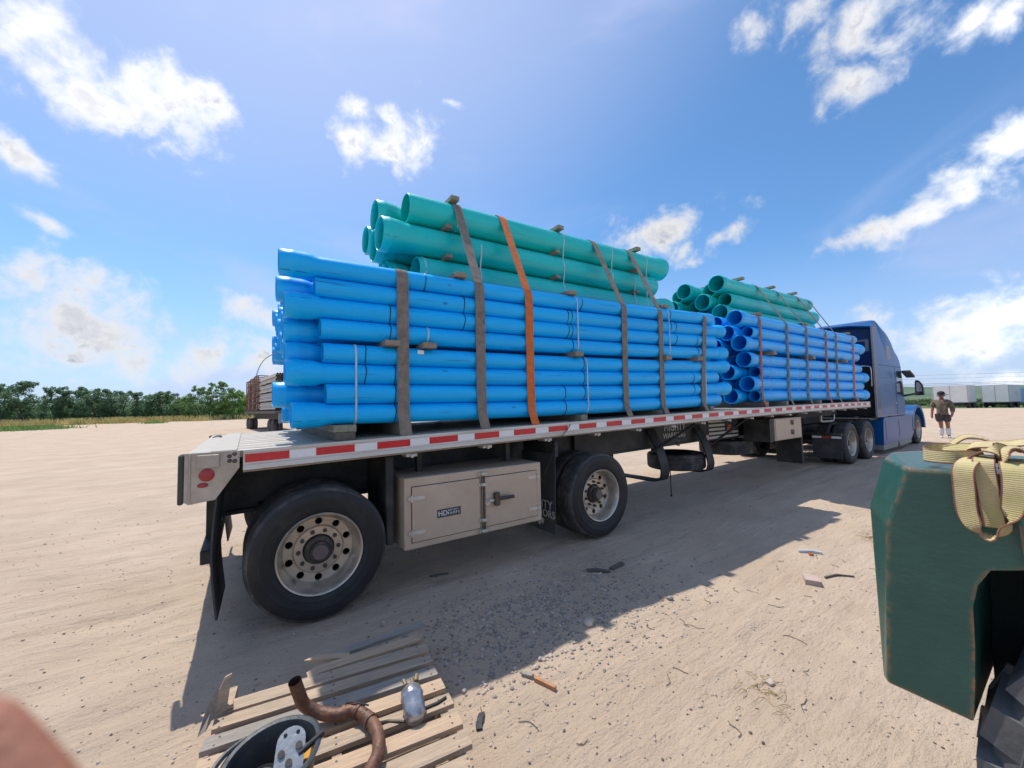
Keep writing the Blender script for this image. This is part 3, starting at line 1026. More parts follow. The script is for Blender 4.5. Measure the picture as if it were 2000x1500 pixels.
# --- wheels
TYRE = [(0.285, 0.035), (0.30, 0.012), (0.318, 0.002), (0.345, -0.006), (0.349, -0.003), (0.40, -0.010), (0.405, -0.006), (0.44, -0.006), (0.468, 0.004), (0.485, 0.018), (0.493, 0.034)]
for g in range(4):
    y = 0.062 + g * 0.042
    TYRE += [(0.4955, y - 0.010), (0.4955, y), (0.487, y + 0.003), (0.487, y + 0.009), (0.4955, y + 0.012)]
TYRE += [(0.493, 0.236), (0.485, 0.252), (0.468, 0.266), (0.44, 0.276), (0.40, 0.28), (0.345, 0.276), (0.31, 0.266), (0.285, 0.235)]


def tyre_mesh(n=64, flat=True):
    mb = MB()
    mb.lathe(TYRE, 'Y', n)
    for i, (x, y, z) in enumerate(mb.v):
        if flat and z < -0.488:
            mb.v[i] = (x * 1.02, y, -0.488)
        elif flat and z < -0.36 and y < 0.05:
            mb.v[i] = (x, y - 0.012 * (-0.36 - z) / 0.13, z)
    me = mb.mesh('tyre', [m_rubber, m_tread], sharp=35)
    for p in me.polygons:
        c = p.center
        if math.hypot(c.x, c.z) > 0.472:
            p.material_index = 1
    return me


def rim_mesh(depth=0.14):
    d = depth
    mb = MB()
    prof = [(0.286, 0.05), (0.300, 0.014), (0.305, 0.004), (0.300, -0.002), (0.291, 0.002), (0.284, 0.014), (0.278, 0.03), (0.270, 0.05), (0.262, d * 0.75), (0.255, d * 0.92),
            (0.245, d), (0.185, d + 0.006), (0.172, d - 0.006), (0.115, d - 0.006), (0.110, d + 0.004), (0.105, d + 0.02), (0.12, d + 0.03), (0.24, d + 0.03), (0.262, d + 0.02), (0.275, 0.06)]
    mb.lathe(prof, 'Y', 60, close=True)
    me = mb.mesh('rim', m_rim, sharp=30)
    o = bpy.data.objects.new('rim_tmp', me)
    COL.objects.link(o)
    cb = MB()
    for i in range(10):
        a = 2 * PI * (i + 0.5) / 10
        cx, cz = 0.215 * math.cos(a), 0.215 * math.sin(a)
        cb.lathe([(0.0001, d - 0.06), (0.0275, d - 0.06), (0.0275, d + 0.08), (0.0001, d + 0.08)], 'Y', 14, (cx, 0, cz), smooth=False)
    bmc = bmesh.new()
    cme = cb.mesh('cut', m_dark)
    bmc.from_mesh(cme)
    bmesh.ops.remove_doubles(bmc, verts=bmc.verts[:], dist=0.0005)
    bmesh.ops.recalc_face_normals(bmc, faces=bmc.faces[:])
    bmc.to_mesh(cme)
    bmc.free()
    c = bpy.data.objects.new('cut_tmp', cme)
    COL.objects.link(c)
    mo = o.modifiers.new('b', 'BOOLEAN')
    mo.object = c
    mo.operation = 'DIFFERENCE'
    mo.solver = 'EXACT'
    out = eval_mesh(o, 'rim')
    bpy.data.objects.remove(o)
    bpy.data.objects.remove(c)
    out.set_sharp_from_angle(angle=R(30))
    out.materials.clear()
    out.materials.append(m_rim)
    for p in out.polygons:
        p.material_index = 0
    return out


ME_TYRE = tyre_mesh()
ME_RIM = rim_mesh()
mb = MB()
mb.lathe([(0.0001, 0.035), (0.050, 0.035), (0.056, 0.042), (0.056, 0.060)], 'Y', 24)
ME_CAP = mb.mesh('hub_cap', m_hubcap)
mb = MB()
mb.lathe([(0.0001, 0.055), (0.066, 0.055), (0.072, 0.062), (0.074, 0.10), (0.100, 0.104), (0.104, 0.115), (0.106, 0.17)], 'Y', 28)
for i in range(6):
    a = 2 * PI * i / 6
    mb.cyl((0.088 * math.cos(a), 0.104, 0.088 * math.sin(a)), (0.088 * math.cos(a), 0.096, 0.088 * math.sin(a)), 0.008, n=6)
ME_HUB = mb.mesh('hub', m_hub)
mb = MB()
mb.lathe([(0.0001, -0.034), (0.009, -0.034), (0.010, -0.030), (0.010, -0.014), (0.0165, -0.012), (0.0165, 0.004), (0.021, 0.006)], 'Y', 8, smooth=False)
ME_NUT = mb.mesh('lug_nut', m_bolt)
mb = MB()
mb.lathe([(0.0001, 0.15), (0.24, 0.15), (0.27, 0.12), (0.286, 0.05)], 'Y', 32)
ME_INNER = mb.mesh('rim', m_hub)


def wheel(parent, x, y, zc=0.488, side=1, inner=False, name='wheel', spin=0.0):
    """side=1: outer face towards -Y"""
    rot = (0, 0, 0 if side == 1 else PI)
    o = link(name, ME_INNER if inner else ME_RIM, parent, (x, y, zc), rot)
    o.name = name

    def sub(nm, me, p=(0, 0, 0), r_=(0, 0, 0)):
        c = bpy.data.objects.new(nm, me)
        COL.objects.link(c)
        c.parent = o
        c.location = p
        c.rotation_euler = r_
    sub('tyre', ME_TYRE)
    if not inner:
        sub('hub', ME_HUB)
        sub('hub_cap', ME_CAP)
        for i in range(10):
            a = 2 * PI * i / 10 + spin
            sub('lug_nut', ME_NUT, (0.143 * math.cos(a), 0.134, 0.143 * math.sin(a)))
    return o


for ax in (0.044, 3.078):
    wheel(T, ax, 0.035, side=1, spin=0.1 * ax)
    wheel(T, ax, 0.345, side=1, inner=True)
    wheel(T, ax, 2.57, side=-1)
    wheel(T, ax, 2.26, side=-1, inner=True)


# --- mud flaps
def flap(parent, x, y0, y1, z0, z1, M_, th=0.008, lean=0.03):
    mb = MB()
    n = 8
    for i in range(n):
        za, zb = z1 + (z0 - z1) * i / n, z1 + (z0 - z1) * (i + 1) / n
        xa, xb = x + lean * (i / n) ** 2, x + lean * ((i + 1) / n) ** 2
        mb.add([(xa - th, y0, za), (xa, y0, za), (xa, y1, za), (xa - th, y1, za), (xb - th, y0, zb), (xb, y0, zb), (xb, y1, zb), (xb - th, y1, zb)],
               [(0, 4, 5, 1), (1, 5, 6, 2), (2, 6, 7, 3), (3, 7, 4, 0), (0, 1, 2, 3), (4, 7, 6, 5)])
    return put('mud_flap', mb, M_, parent)


for ya, yb in ((0.03, 0.64), (1.96, 2.57)):
    mb = MB()
    n = 12
    pr = []
    for i in range(n + 1):
        t_ = i / n
        pr.append((-0.60 - 0.028 * math.sin(PI * t_) + 0.012 * t_, 1.0 - 0.80 * t_))
    for i in range(n):
        (xa, za), (xb, zb) = pr[i], pr[i + 1]
        q_ = 0.022
        mb.add([(xa - .006, ya, za), (xa + .006, ya, za), (xa + q_ + .006, yb, za), (xa + q_ - .006, yb, za), (xb - .006, ya, zb), (xb + .006, ya, zb), (xb + q_ + .006, yb, zb), (xb + q_ - .006, yb, zb)],
               [(0, 4, 5, 1), (1, 5, 6, 2), (2, 6, 7, 3), (3, 7, 4, 0), (0, 1, 2, 3), (4, 7, 6, 5)], True)
    put('mud_flap', mb, m_flap, T)
    f2 = flap(T, 2.36, ya - 0.01, yb, 0.18, 1.04, m_flap, lean=-0.03)
    if ya < 1:
        for s_, z_, sz in (('MIGHTY', 0.47, 0.135), ('WARRIORS', 0.375, 0.115)):
            me = text_mesh(s_, sz, m_decal, 0.0008)
            o = link('lettering', me, f2, (2.325, 0.30, z_), (PI / 2, 0, -PI / 2))
        mb = MB()
        for q in range(4):
            mb.obox((2.318, 0.22 + q * 0.05, 0.29 - (q % 2) * 0.02), (0, 1, 0.5), (0, -0.5, 1), (1, 0, 0), 0.022, 0.03, 0.0008)
        put('emblem', mb, m_decal, f2)
for ya in (0.04, 2.0):
    mb = MB()
    mb.box(2.375, 2.42, ya, ya + 0.6, 1.0, 1.17)
    put('flap_hanger', mb, m_chassis, T)

# --- toolbox
mb = MB()
bx0, bx1, bz0, bz1, bd = 0.675, 2.14, 0.375, 0.975, 0.62
mb.box(bx0, bx1, 0.004, bd, bz0, bz1, 0.006)
TB = put('toolbox', mb, m_box, T)
zsk = lambda x: 0.018 * (x - bx0)
for xa, xb in ((bx0 + 0.065, 1.40), (1.425, bx1 - 0.06)):
    mb = MB()
    mb.box(xa - 0.006, xb + 0.006, 0.0025, 0.006, bz0 + 0.052, bz1 - 0.072)
    put('door_gap', mb, m_dark, TB)
    mb = MB()
    mb.box(xa, xb, -0.006, 0.004, bz0 + 0.058, bz1 - 0.078, 0.003)
    put('door', mb, m_box, TB)
for xh, dr in ((bx0 + 0.06, 1), (bx1 - 0.055, -1)):
    for zh in (bz0 + 0.12, bz1 - 0.19 if dr > 0 else bz1 - 0.16):
        mb = MB()
        xa, xb = sorted((xh - 0.03 * dr, xh + 0.12 * dr))
        mb.box(xa, xb, -0.012, -0.0065, zh, zh + 0.034, 0.002)
        mb.cyl((xh, -0.013, zh - 0.012), (xh, -0.013, zh + 0.046), 0.009, n=8)
        for q in (0.03, 0.085):
            mb.cyl((xh + q * dr, -0.012, zh + 0.017), (xh + q * dr, -0.016, zh + 0.017), 0.006, n=6)
        put('hinge', mb, m_alu, TB)
mb = MB()
mb.cyl((1.437, -0.020, bz0 + 0.02), (1.437, -0.020, bz1 - 0.03), 0.012, n=10)
put('latch_rod', mb, m_bolt, TB)
for zz in (bz0 + 0.03, bz0 + 0.13, bz1 - 0.14, bz1 - 0.04):
    mb = MB()
    mb.box(1.405, 1.468, -0.036, -0.0065, zz - 0.016, zz + 0.016, 0.006)
    mb.cyl((1.398, -0.015, zz), (1.398, -0.007, zz), 0.016, n=8)
    put('rod_guide', mb, m_alu, TB)
mb = MB()
mb.box(1.44, 1.56, -0.03, -0.012, 0.660, 0.690, 0.004)
mb.lathe([(0.012, -0.03), (0.026, -0.03), (0.026, -0.0065), (0.012, -0.0065)], 'Y', 12, (1.47, 0, 0.665), close=True)
put('latch_arm', mb, m_alu, TB)
mb = MB()
mb.box(1.545, 1.60, -0.055, -0.0065, 0.620, 0.745, 0.008)
put('latch_body', mb, m_bolt, TB)
mb = MB()
mb.cyl((1.59, -0.045, 0.685), (1.75, -0.060, 0.688), 0.019, 0.017, n=10)
put('latch_handle', mb, m_grill, TB)
mb = MB()
mb.box(0.965, 1.195, -0.0095, -0.0065, 0.600, 0.672, 0.001)
np_ = put('name_plate', mb, mat('plate_grey', (0.06, 0.065, 0.07), 0.5), TB)
link('plate_lettering', text_mesh('HD', 0.062, m_white, 0.0006), TB, (1.018, -0.0108, 0.634), (PI / 2, 0, 0))
link('plate_lettering', text_mesh('HEAVY DUTY', 0.017, m_white, 0.0006), TB, (1.118, -0.0108, 0.653), (PI / 2, 0, 0))
link('plate_lettering', text_mesh('RAMPS', 0.032, m_white, 0.0006, spacing=1.35), TB, (1.122, -0.0108, 0.626), (PI / 2, 0, 0))
for x in (0.9, 1.9):
    mb = MB()
    mb.box(x, x + 0.05, 0.3, 0.36, bz1, 1.2)
    put('toolbox_bracket', mb, m_chassis, T)
# dark side frame beside the toolbox
mb = MB()
mb.box(0.55, 0.62, 0.10, 0.72, 0.42, 1.17, 0.01)
put('frame_bracket', mb, m_chassis, T)

# --- stencilled name, flag and plates on the beam (its web faces the camera at Y = 0.72)
yb_ = 0.716
bw = MB()
prof_ = [(0.7175, -0.19), (0.7195, -0.19), (0.7195, -0.545), (0.7175, -0.545)]
sweep(bw, prof_, [3.3 + 4.9 * i / 8 for i in range(9)])
put('beam_side_panel', bw, mat('side_panel_black', (0.03, 0.031, 0.03), 0.65, 0, 0.2, 4, dirt=(0.07, 0.065, 0.055), dirt_amt=0.4), T)
for s_, x, z_, sz in (('MIGHTY', 5.62, 1.145, 0.165), ('WARRIORS', 5.60, 1.012, 0.125)):
    link('lettering', text_mesh(s_, sz, m_decal, 0.0008), T, (x, yb_, z_), (PI / 2, 0, 0))
mb = MB()
mb.obox((5.66, yb_, 0.89), (1, 0, 0.3), (0, 1, 0), (-0.3, 0, 1), 0.10, 0.001, 0.018)
mb.obox((5.68, yb_, 0.86), (1, 0, -0.2), (0, 1, 0), (0.2, 0, 1), 0.06, 0.001, 0.03)
put('emblem', mb, m_hub, T)
FL = mb = MB()
mb.box(6.60, 7.75, 0.712, 0.7165, 0.845, 1.225)
FL = put('flag_panel', mb, mat('flag_black', (0.02, 0.021, 0.02), 0.6), T)
for i in range(5):
    z_ = 0.875 + i * 0.075
    mb = MB()
    mb.box(6.66, 7.22 if i > 1 else 7.72, 0.7095, 0.7115, z_, z_ + 0.042)
    put('flag_stripe', mb, m_decal, FL)
for i in range(9):
    for j in range(5):
        mb = MB() if i == 0 and j == 0 else mb
        mb.cyl((7.30 + i * 0.048, 0.7115, 1.02 + j * 0.042 + (i % 2) * 0.02), (7.30 + i * 0.048, 0.7095, 1.02 + j * 0.042 + (i % 2) * 0.02), 0.008, n=5)
put('flag_stars', mb, m_decal, FL)['kind'] = 'stuff'
mb = MB()
mb.box(7.28, 7.50, 0.70, 0.7095, 0.955, 1.075, 0.01)
put('lamp_bezel', mb, m_trim, T)
mb = MB()
mb.box(7.315, 7.465, 0.685, 0.6995, 0.975, 1.045, 0.01)
put('amber_lamp', mb, m_amber, T)
mb = MB()
mb.box(7.33, 7.45, 0.700, 0.7095, 1.08, 1.115, 0.004)
put('amber_lamp', mb, m_amber, T)
mb = MB()
mb.box(6.53, 6.64, 0.700, 0.7095, 0.86, 0.965, 0.002)
npl = put('number_plate', mb, m_lens, T)
mb = MB()
mb.box(6.55, 6.62, 0.698, 0.7, 0.875, 0.95)
put('plate_face', mb, m_white, npl)
link('plate_lettering', text_mesh('8', 0.08, m_lens, 0.0006), npl, (6.585, 0.6965, 0.9125), (PI / 2, 0, 0))
# braces from rail to the carriers
for xa, xb in ((5.35, 4.75), (6.95, 6.45), (9.1, 8.55)):
    mb = MB()
    mb.cyl((xa, 0.15, zd(xa) - 0.17), (xb, 0.55, 0.82), 0.022, n=8)
    put('brace', mb, m_black, T)
# spare tyre carriers: pairs of hoop straps
for xc in (4.92, 6.22):
    mb = MB()
    pth = spline([(xc, 0.70, 1.15), (xc, 0.56, 0.90), (xc, 0.48, 0.65), (xc, 0.46, 0.47), (xc, 0.56, 0.365), (xc, 1.0, 0.355), (xc, 1.4, 0.365), (xc, 1.56, 0.52), (xc, 1.6, 0.80), (xc, 1.75, 1.15)], 4)
    mb.ribbon(pth, (1, 0, 0), 0.20, 0.022)
    put('tyre_carrier_strap', mb, m_black, T)
mb = MB()
mb.cyl((5.0, 0.42, 0.62), (5.0, 0.42, 0.13), 0.008, n=6)
mb.cyl((5.0, 0.42, 0.155), (5.0, 0.42, 0.125), 0.016, n=8)
put('hanging_rod', mb, m_black, T)
# landing gear and its crank
for yy in (0.42, 2.05):
    mb = MB()
    mb.box(9.80, 9.94, yy, yy + 0.14, 0.55, 1.2, 0.006)
    mb.box(9.82, 9.92, yy + 0.02, yy + 0.12, 0.30, 0.56, 0.004)
    mb.box(9.72, 10.02, yy - 0.06, yy + 0.2, 0.26, 0.30, 0.006)
    put('landing_leg', mb, m_chassis, T)
mb = MB()
mb.cyl((9.87, 0.5, 0.8), (9.87, 2.1, 0.8), 0.03, n=8)
mb.obox((9.3, 0.5, 0.9), (1, 0, 0.45), (0, 1, 0), (-0.45, 0, 1), 0.6, 0.03, 0.03)
put('landing_gear_brace', mb, m_chassis, T)
# front aluminium locker with its black frame
mb = MB()
mb.box(7.86, 9.06, 0.10, 0.62, 0.795, 1.215, 0.008)
LK = put('front_locker', mb, m_box, T)
mb = MB()
mb.box(7.885, 9.035, 0.092, 0.101, 0.82, 1.19, 0.003)
put('door', mb, m_box, LK)
for z_ in (0.90, 1.09):
    mb = MB()
    mb.box(8.54, 8.66, 0.078, 0.092, z_, z_ + 0.08, 0.006)
    mb.box(8.57, 8.63, 0.066, 0.079, z_ - 0.02, z_ + 0.03, 0.006)
    put('latch', mb, m_bolt, LK)
mb = MB()
mb.box(7.70, 7.845, 0.12, 0.60, 0.78, 1.22, 0.006)
put('locker_frame', mb, m_chassis, T)
mb = MB()
mb.box(9.07, 9.14, 0.12, 0.60, 0.25, 1.22, 0.006)
put('locker_frame', mb, m_chassis, T)
mb = MB()
mb.box(7.55, 7.70, 0.75, 1.2, 0.80, 1.15, 0.01)
put('battery_box', mb, m_grill, T)
mb = MB()
mb.tube(spline([(10.9, 0.35, 1.17), (10.85, 0.33, 1.05), (11.2, 0.33, 1.03), (11.6, 0.33, 1.04), (11.7, 0.34, 1.17)], 4), 0.025, 8)
put('grab_bar', mb, m_alu, T)

# ------------------------------------------------------------------ spare tyres
for i, xc in enumerate((6.06, 7.8)):
    me = tyre_mesh(48, False)
    sp = link('spare_tyre', me, None, (xc, 1.02, 0.665 + 0.12 * i), (-PI / 2, 0, 0))
    tag(sp, ('spare black tyre lying flat in the hoops under the stencilled lettering', 'spare black tyre slung under the trailer behind the flag panel')[i], 'tyre', 'spare tyres slung under the trailer')

# ------------------------------------------------------------------ pipes
def pipe_mesh(name, L, r0, r1, rb_, bell, M_, sag, n=28, belled='L', wall=None):
    """pipe along +X from 0 to L; radius r0 at x=0 end to r1 at x=L; belled end L or R"""
    wall = wall or r0 * 0.10
    rr = lambda x: r0 + (r1 - r0) * x / L
    s = []
    bl = bell
    k_ = rr(0) if belled == 'L' else rr(L)
    kb = rb_
    # distances from the bell lip
    outer = [(0, kb - 0.004), (0.004, kb), (bl * .22, kb), (bl * .30, kb * 1.03), (bl * .38, kb * 1.035), (bl * .44, kb * 1.0), (bl * .70, kb * 0.985), (bl * .78, kb * .96), (bl * .9, (kb + k_) / 2), (bl, k_ * 1.01), (bl * 1.1, k_)]
    inner = [(bl, k_ - wall * 1.4), (bl * .85, kb - wall * 1.5), (bl * .45, kb - wall * 1.5), (bl * .40, kb - wall * .9), (bl * .30, kb - wall * .9), (bl * .26, kb - wall * 1.5), (0.004, kb - wall), (0, kb - wall * .8)]
    N = 9
    far = []
    for i in range(1, N):
        d = bl * 1.1 + (L - bl * 1.1) * i / N
        far.append((d, None))
    prof = [(d, r_) for d, r_ in outer] + far + [(L - 0.012, None), (L, 'ch'), (L, 'in'), (L - .3, 'in'), (L * .6, 'in'), (L * .3, 'in')] + inner
    P = []
    for d, r_ in prof:
        x = d if belled == 'L' else L - d
        base = rr(x)
        if r_ is None:
            r_ = base
        elif r_ == 'ch':
            r_ = base - wall * .4
        elif r_ == 'in':
            r_ = base - wall * 1.2
        P.append((r_, x))
    if belled == 'R':
        P = P[::-1]
    mb = MB()
    mb.lathe(P, 'X', n, close=True)
    for i, (x, y, z) in enumerate(mb.v):
        tt = min(1, max(0, x / L))
        mb.v[i] = (x, y, z - 4 * sag * tt * (1 - tt))
    return mb.mesh(name, M_, sharp=50)


ORD = ['top', 'second', 'third', 'fourth', 'fifth', 'sixth', 'seventh', 'bottom']
COLN = ['outermost column', 'second column in', 'third column in', 'fourth column in', 'fifth column in', 'sixth column in', 'seventh column in',
        'eighth column in', 'ninth column in', 'tenth column in', 'eleventh column in', 'twelfth column in', 'far side column']


def place_pipe(name, me, x, y, zl, zr, L, label, group):
    o = bpy.data.objects.new(name, me)
    COL.objects.link(o)
    o.location = (x, y, zl)
    o.rotation_euler = (0, -math.atan2(zr - zl, L), 0)
    tag(o, label, 'pipe', group)
    return o


prnd = random.Random(5)
# rear blue stack
B1L = pipe_mesh('blue_pipe', 6.17, 0.0835, 0.0925, 0.104, 0.26, m_blue, 0.030, belled='L')
B1R = pipe_mesh('blue_pipe', 6.23, 0.0835, 0.0925, 0.110, 0.26, m_blue, 0.030, belled='R')
near1 = {7: -.247, 6: .004, 5: -.21, 4: .047, 3: .066, 2: -.199, 1: .089, 0: -.155}
typ1 = {7: 'L', 6: 'R', 5: 'L', 4: 'R', 3: 'R', 2: 'L', 1: 'R', 0: 'L'}


def z1l(k):
    return 1.54 + k * 0.1665 + (0.035 if k >= 4 else 0)


def z1r(k):
    return 1.604 + k * 0.186 + (0.035 if k >= 4 else 0)


def z1(k, x):
    tt = (x + 0.2) / 6.4
    return z1l(k) + (z1r(k) - z1l(k)) * tt - 0.12 * tt * (1 - tt)


PY1 = lambda c: 0.19 + 0.183 * c
for c in range(13):
    for k in range(8):
        ty = typ1[k] if c % 2 == 0 else ('R' if typ1[k] == 'L' else 'L')
        if c == 0:
            x = near1[k]
        else:
            x = (-0.22 if c < 2 else -0.16 if k >= 4 else -0.06) + (0 if ty == 'L' else 0.24) + prnd.uniform(-0.035, 0.035)
            if c == 1 and k == 1:
                x = -0.27
        lab = f'light blue pipe, rear stack, {ORD[7 - k]} row, {COLN[c]}, ' + ('belled end at the rear' if ty == 'L' else 'plain end at the rear')
        place_pipe('blue_pipe', B1L if ty == 'L' else B1R, x, PY1(c), z1l(k), z1r(k), 6.3, lab, 'light blue pipes of the rear stack')
# front blue stack
B2L = pipe_mesh('blue_pipe', 6.15, 0.112, 0.117, 0.141, 0.34, m_blue2, 0.0, belled='L')
B2R = pipe_mesh('blue_pipe', 6.20, 0.112, 0.117, 0.144, 0.34, m_blue2, 0.0, belled='R')
near2 = {6: 6.80, 5: 7.24, 4: 6.91, 3: 7.05, 2: 7.43, 1: 7.12, 0: 7.38}
typ2 = {6: 'L', 5: 'R', 4: 'L', 3: 'L', 2: 'R', 1: 'L', 0: 'R'}
z2l = lambda k: 1.66 + 0.222 * k + (0.07 if k >= 4 else 0)
z2r = lambda k: 1.655 + 0.234 * k + (0.07 if k >= 4 else 0)
PY2 = lambda c: 0.215 + 0.236 * c
ORD2 = ['top', 'second', 'third', 'fourth', 'fifth', 'sixth', 'bottom']
for c in range(10):
    for k in range(7):
        if 3 <= c < 9 and k < 6:
            continue
        ty = typ2[k] if c % 2 == 0 else ('R' if typ2[k] == 'L' else 'L')
        x = near2[k] if c == 0 else (6.96 if ty == 'L' else 7.32) + prnd.uniform(-0.07, 0.07)
        lab = f'deep blue pipe, front stack, {ORD2[6 - k]} row, {COLN[c] if c < 9 else COLN[12]}, ' + ('belled end at the rear' if ty == 'L' else 'plain end at the rear')
        place_pipe('blue_pipe', B2L if ty == 'L' else B2R, x, PY2(c), z2l(k), z2r(k), 7.03, lab, 'deep blue pipes of the front stack')
# green pipes on top
G1L = pipe_mesh('green_pipe', 4.47, 0.157, 0.168, 0.178, 0.24, m_green, 0.0, n=36, belled='L', wall=0.013)
G1R = pipe_mesh('green_pipe', 4.47, 0.157, 0.168, 0.190, 0.24, m_green, 0.0, n=36, belled='R', wall=0.013)
gz1 = {0: (3.065, 3.17), 1: (3.396, 3.51), 2: (3.743, 3.865)}
gx1 = {2: [('R', .911), ('L', .675), ('R', .95), ('L', .749)], 1: [('L', .63), ('L', .66), ('R', .9), ('R', .95)], 0: [('R', 1.015), ('L', .79), ('R', .9), ('L', .9)]}
ORD3 = {2: 'top', 1: 'middle', 0: 'bottom'}
COL4 = ['nearest the camera', 'second from the near side', 'third from the near side', 'on the far side']
for k in range(3):
    for c in range(4):
        ty, x = gx1[k][c]
        place_pipe('green_pipe', G1L if ty == 'L' else G1R, x + 0.05, 0.75 + 0.355 * c, gz1[k][0], gz1[k][1], 4.82,
                   f'green pipe on the rear blue stack, {ORD3[k]} row, {COL4[c]}', 'green pipes of the rear stack')
G2L = pipe_mesh('green_pipe', 4.40, 0.145, 0.155, 0.165, 0.26, m_green, 0.0, n=32, belled='L', wall=0.013)
G2R = pipe_mesh('green_pipe', 4.40, 0.145, 0.155, 0.175, 0.26, m_green, 0.0, n=32, belled='R', wall=0.013)
gz2 = {0: (3.33, 3.42), 1: (3.62, 3.72), 2: (3.91, 4.03)}
gx2 = {2: [('L', 6.945), ('R', 7.3), ('L', 6.9), ('R', 7.2)], 1: [('R', 7.25), ('L', 7.0), ('R', 7.3), ('L', 6.95)], 0: [('L', 7.02), ('R', 7.3), ('L', 7.0), ('R', 7.2)]}
for k in range(3):
    for c in range(4):
        ty, x = gx2[k][c]
        place_pipe('green_pipe', G2L if ty == 'L' else G2R, x + 0.31, 0.75 + 0.335 * c, gz2[k][0], gz2[k][1], 5.15,
                   f'green pipe on the front blue stack, {ORD3[k]} row, {COL4[c]}', 'green pipes of the front stack')

# ------------------------------------------------------------------ dunnage boards
def board(x, y0, y1, zb, h, w, M_, label, group='timber dunnage under and between the pipes', tilt=0.0):
    mb = MB()
    mb.box(x - w / 2, x + w / 2, y0, y1, zb, zb + h, 0.003)
    o = put('timber_board', mb, M_)
    tag(o, label, 'board', group)


zpb = lambda x: z1(0, x) - 0.0835 - (0.009 * (x + .2) / 6.4)
for x, w, n_ in ((0.22, 0.14, 'under the belled left end of the bottom light blue pipe'), (0.72, 0.09, 'under the light blue pipes beside the first grey strap'), (2.88, 0.10, 'under the middle of the light blue stack'), (5.68, 0.09, 'under the light blue stack beside its last strap'), (4.4, 0.09, 'under the light blue stack beside the fifth strap')):
    h = zpb(x) - zd(x) - 0.001
    if x < 0.5:
        board(x, 0.06, 2.45, zd(x) + 0.001, h * .52, 0.15, m_woodd, 'dark square timber on the deck, lower one of the stacked pair')
        board(x, 0.07, 2.45, zd(x) + 0.002 + h * .52, h * .46, 0.17, m_woodg, 'pale greenish timber on the dark one under the first blue pipes')
    else:
        board(x, 0.08, 2.45, zd(x) + 0.001, h, w, m_wood, 'timber board ' + n_)
mids = [(0.60, 'left of the first grey strap'), (0.94, 'right of the first grey strap'), (2.80, 'at the middle white band'), (4.55, 'at the fifth strap'), (5.35, 'near the right end')]
for x, n_ in mids:
    zb = z1(3, x) + 0.088
    board(x, 0.045, 2.4, zb - 0.012, max(0.036, z1(4, x) - 0.088 - zb + 0.02), 0.13, m_wood, f'weathered timber board between the light blue bundles, {n_}')
for x, n_ in ((1.49, 'first'), (3.07, 'middle'), (4.70, 'last')):
    tt = (x - .9) / 4.82
    zt = gz1[2][0] + (gz1[2][1] - gz1[2][0]) * tt + 0.157 + 0.011 * tt
    board(x, 0.60, 1.95, zt + 0.001, 0.05, 0.10, m_woodg, f'{n_} timber cross piece on top of the rear green pipes')
    for k in (0, 1):
        zz = (gz1[k][0] + (gz1[k][1] - gz1[k][0]) * tt + gz1[k + 1][0] + (gz1[k + 1][1] - gz1[k + 1][0]) * tt) / 2
        board(x - 0.09, 0.575, 1.95, zz - 0.02, 0.04, 0.07, m_wood, f'timber spacer {"under the middle row" if k == 0 else "under the top row"} of rear green pipes, {n_} along')
for x, n_ in ((2.78, 'at the middle white band'), (4.62, 'at the fifth strap'), (1.3, 'by the second strap')):
    zb = z1(7, x) + 0.088
    board(x, 0.10, 2.4, zb, 0.045, 0.12, m_wood, f'timber board between light blue pipes and green pipes, {n_}')
for x, n_ in ((7.55, 'near the pipe mouths'), (8.4, 'second'), (10.1, 'third'), (12.6, 'near the cab')):
    board(x, 0.07, 2.45, zd(x) + 0.001, z2l(0) - 0.114 - zd(x), 0.10, m_wood, f'timber under the deep blue stack, {n_}')
for x, n_ in ((7.97, 'first'), (9.87, 'middle'), (11.9, 'last')):
    tt = (x - 6.9) / 7
    zz = (z2l(3) + (z2r(3) - z2l(3)) * tt + z2l(4) + (z2r(4) - z2l(4)) * tt) / 2
    board(x, 0.06, 2.45, zz - 0.035, 0.07, 0.14, m_wood, f'{n_} timber between the two deep blue bundles')
for x, n_ in ((8.05, 'first'), (9.48, 'middle'), (10.67, 'last')):
    tt = (x - 6.9) / 5.15
    zt = 3.91 + 0.12 * tt + 0.145 + 0.01 * tt
    board(x, 0.60, 1.85, zt + 0.001, 0.05, 0.11, m_woodg, f'{n_} timber cross piece on top of the front green pipes')
for x, n_ in ((7.60, 'beside the first orange strap'), (9.75, 'by the middle straps'), (12.45, 'beside the last orange strap')):
    tt = (x - 6.9) / 7
    board(x, 0.12, 2.45, z2l(6) + (z2r(6) - z2l(6)) * tt + 0.113, 0.05, 0.13, m_wood, f'timber on top of the deep blue pipes, {n_}')

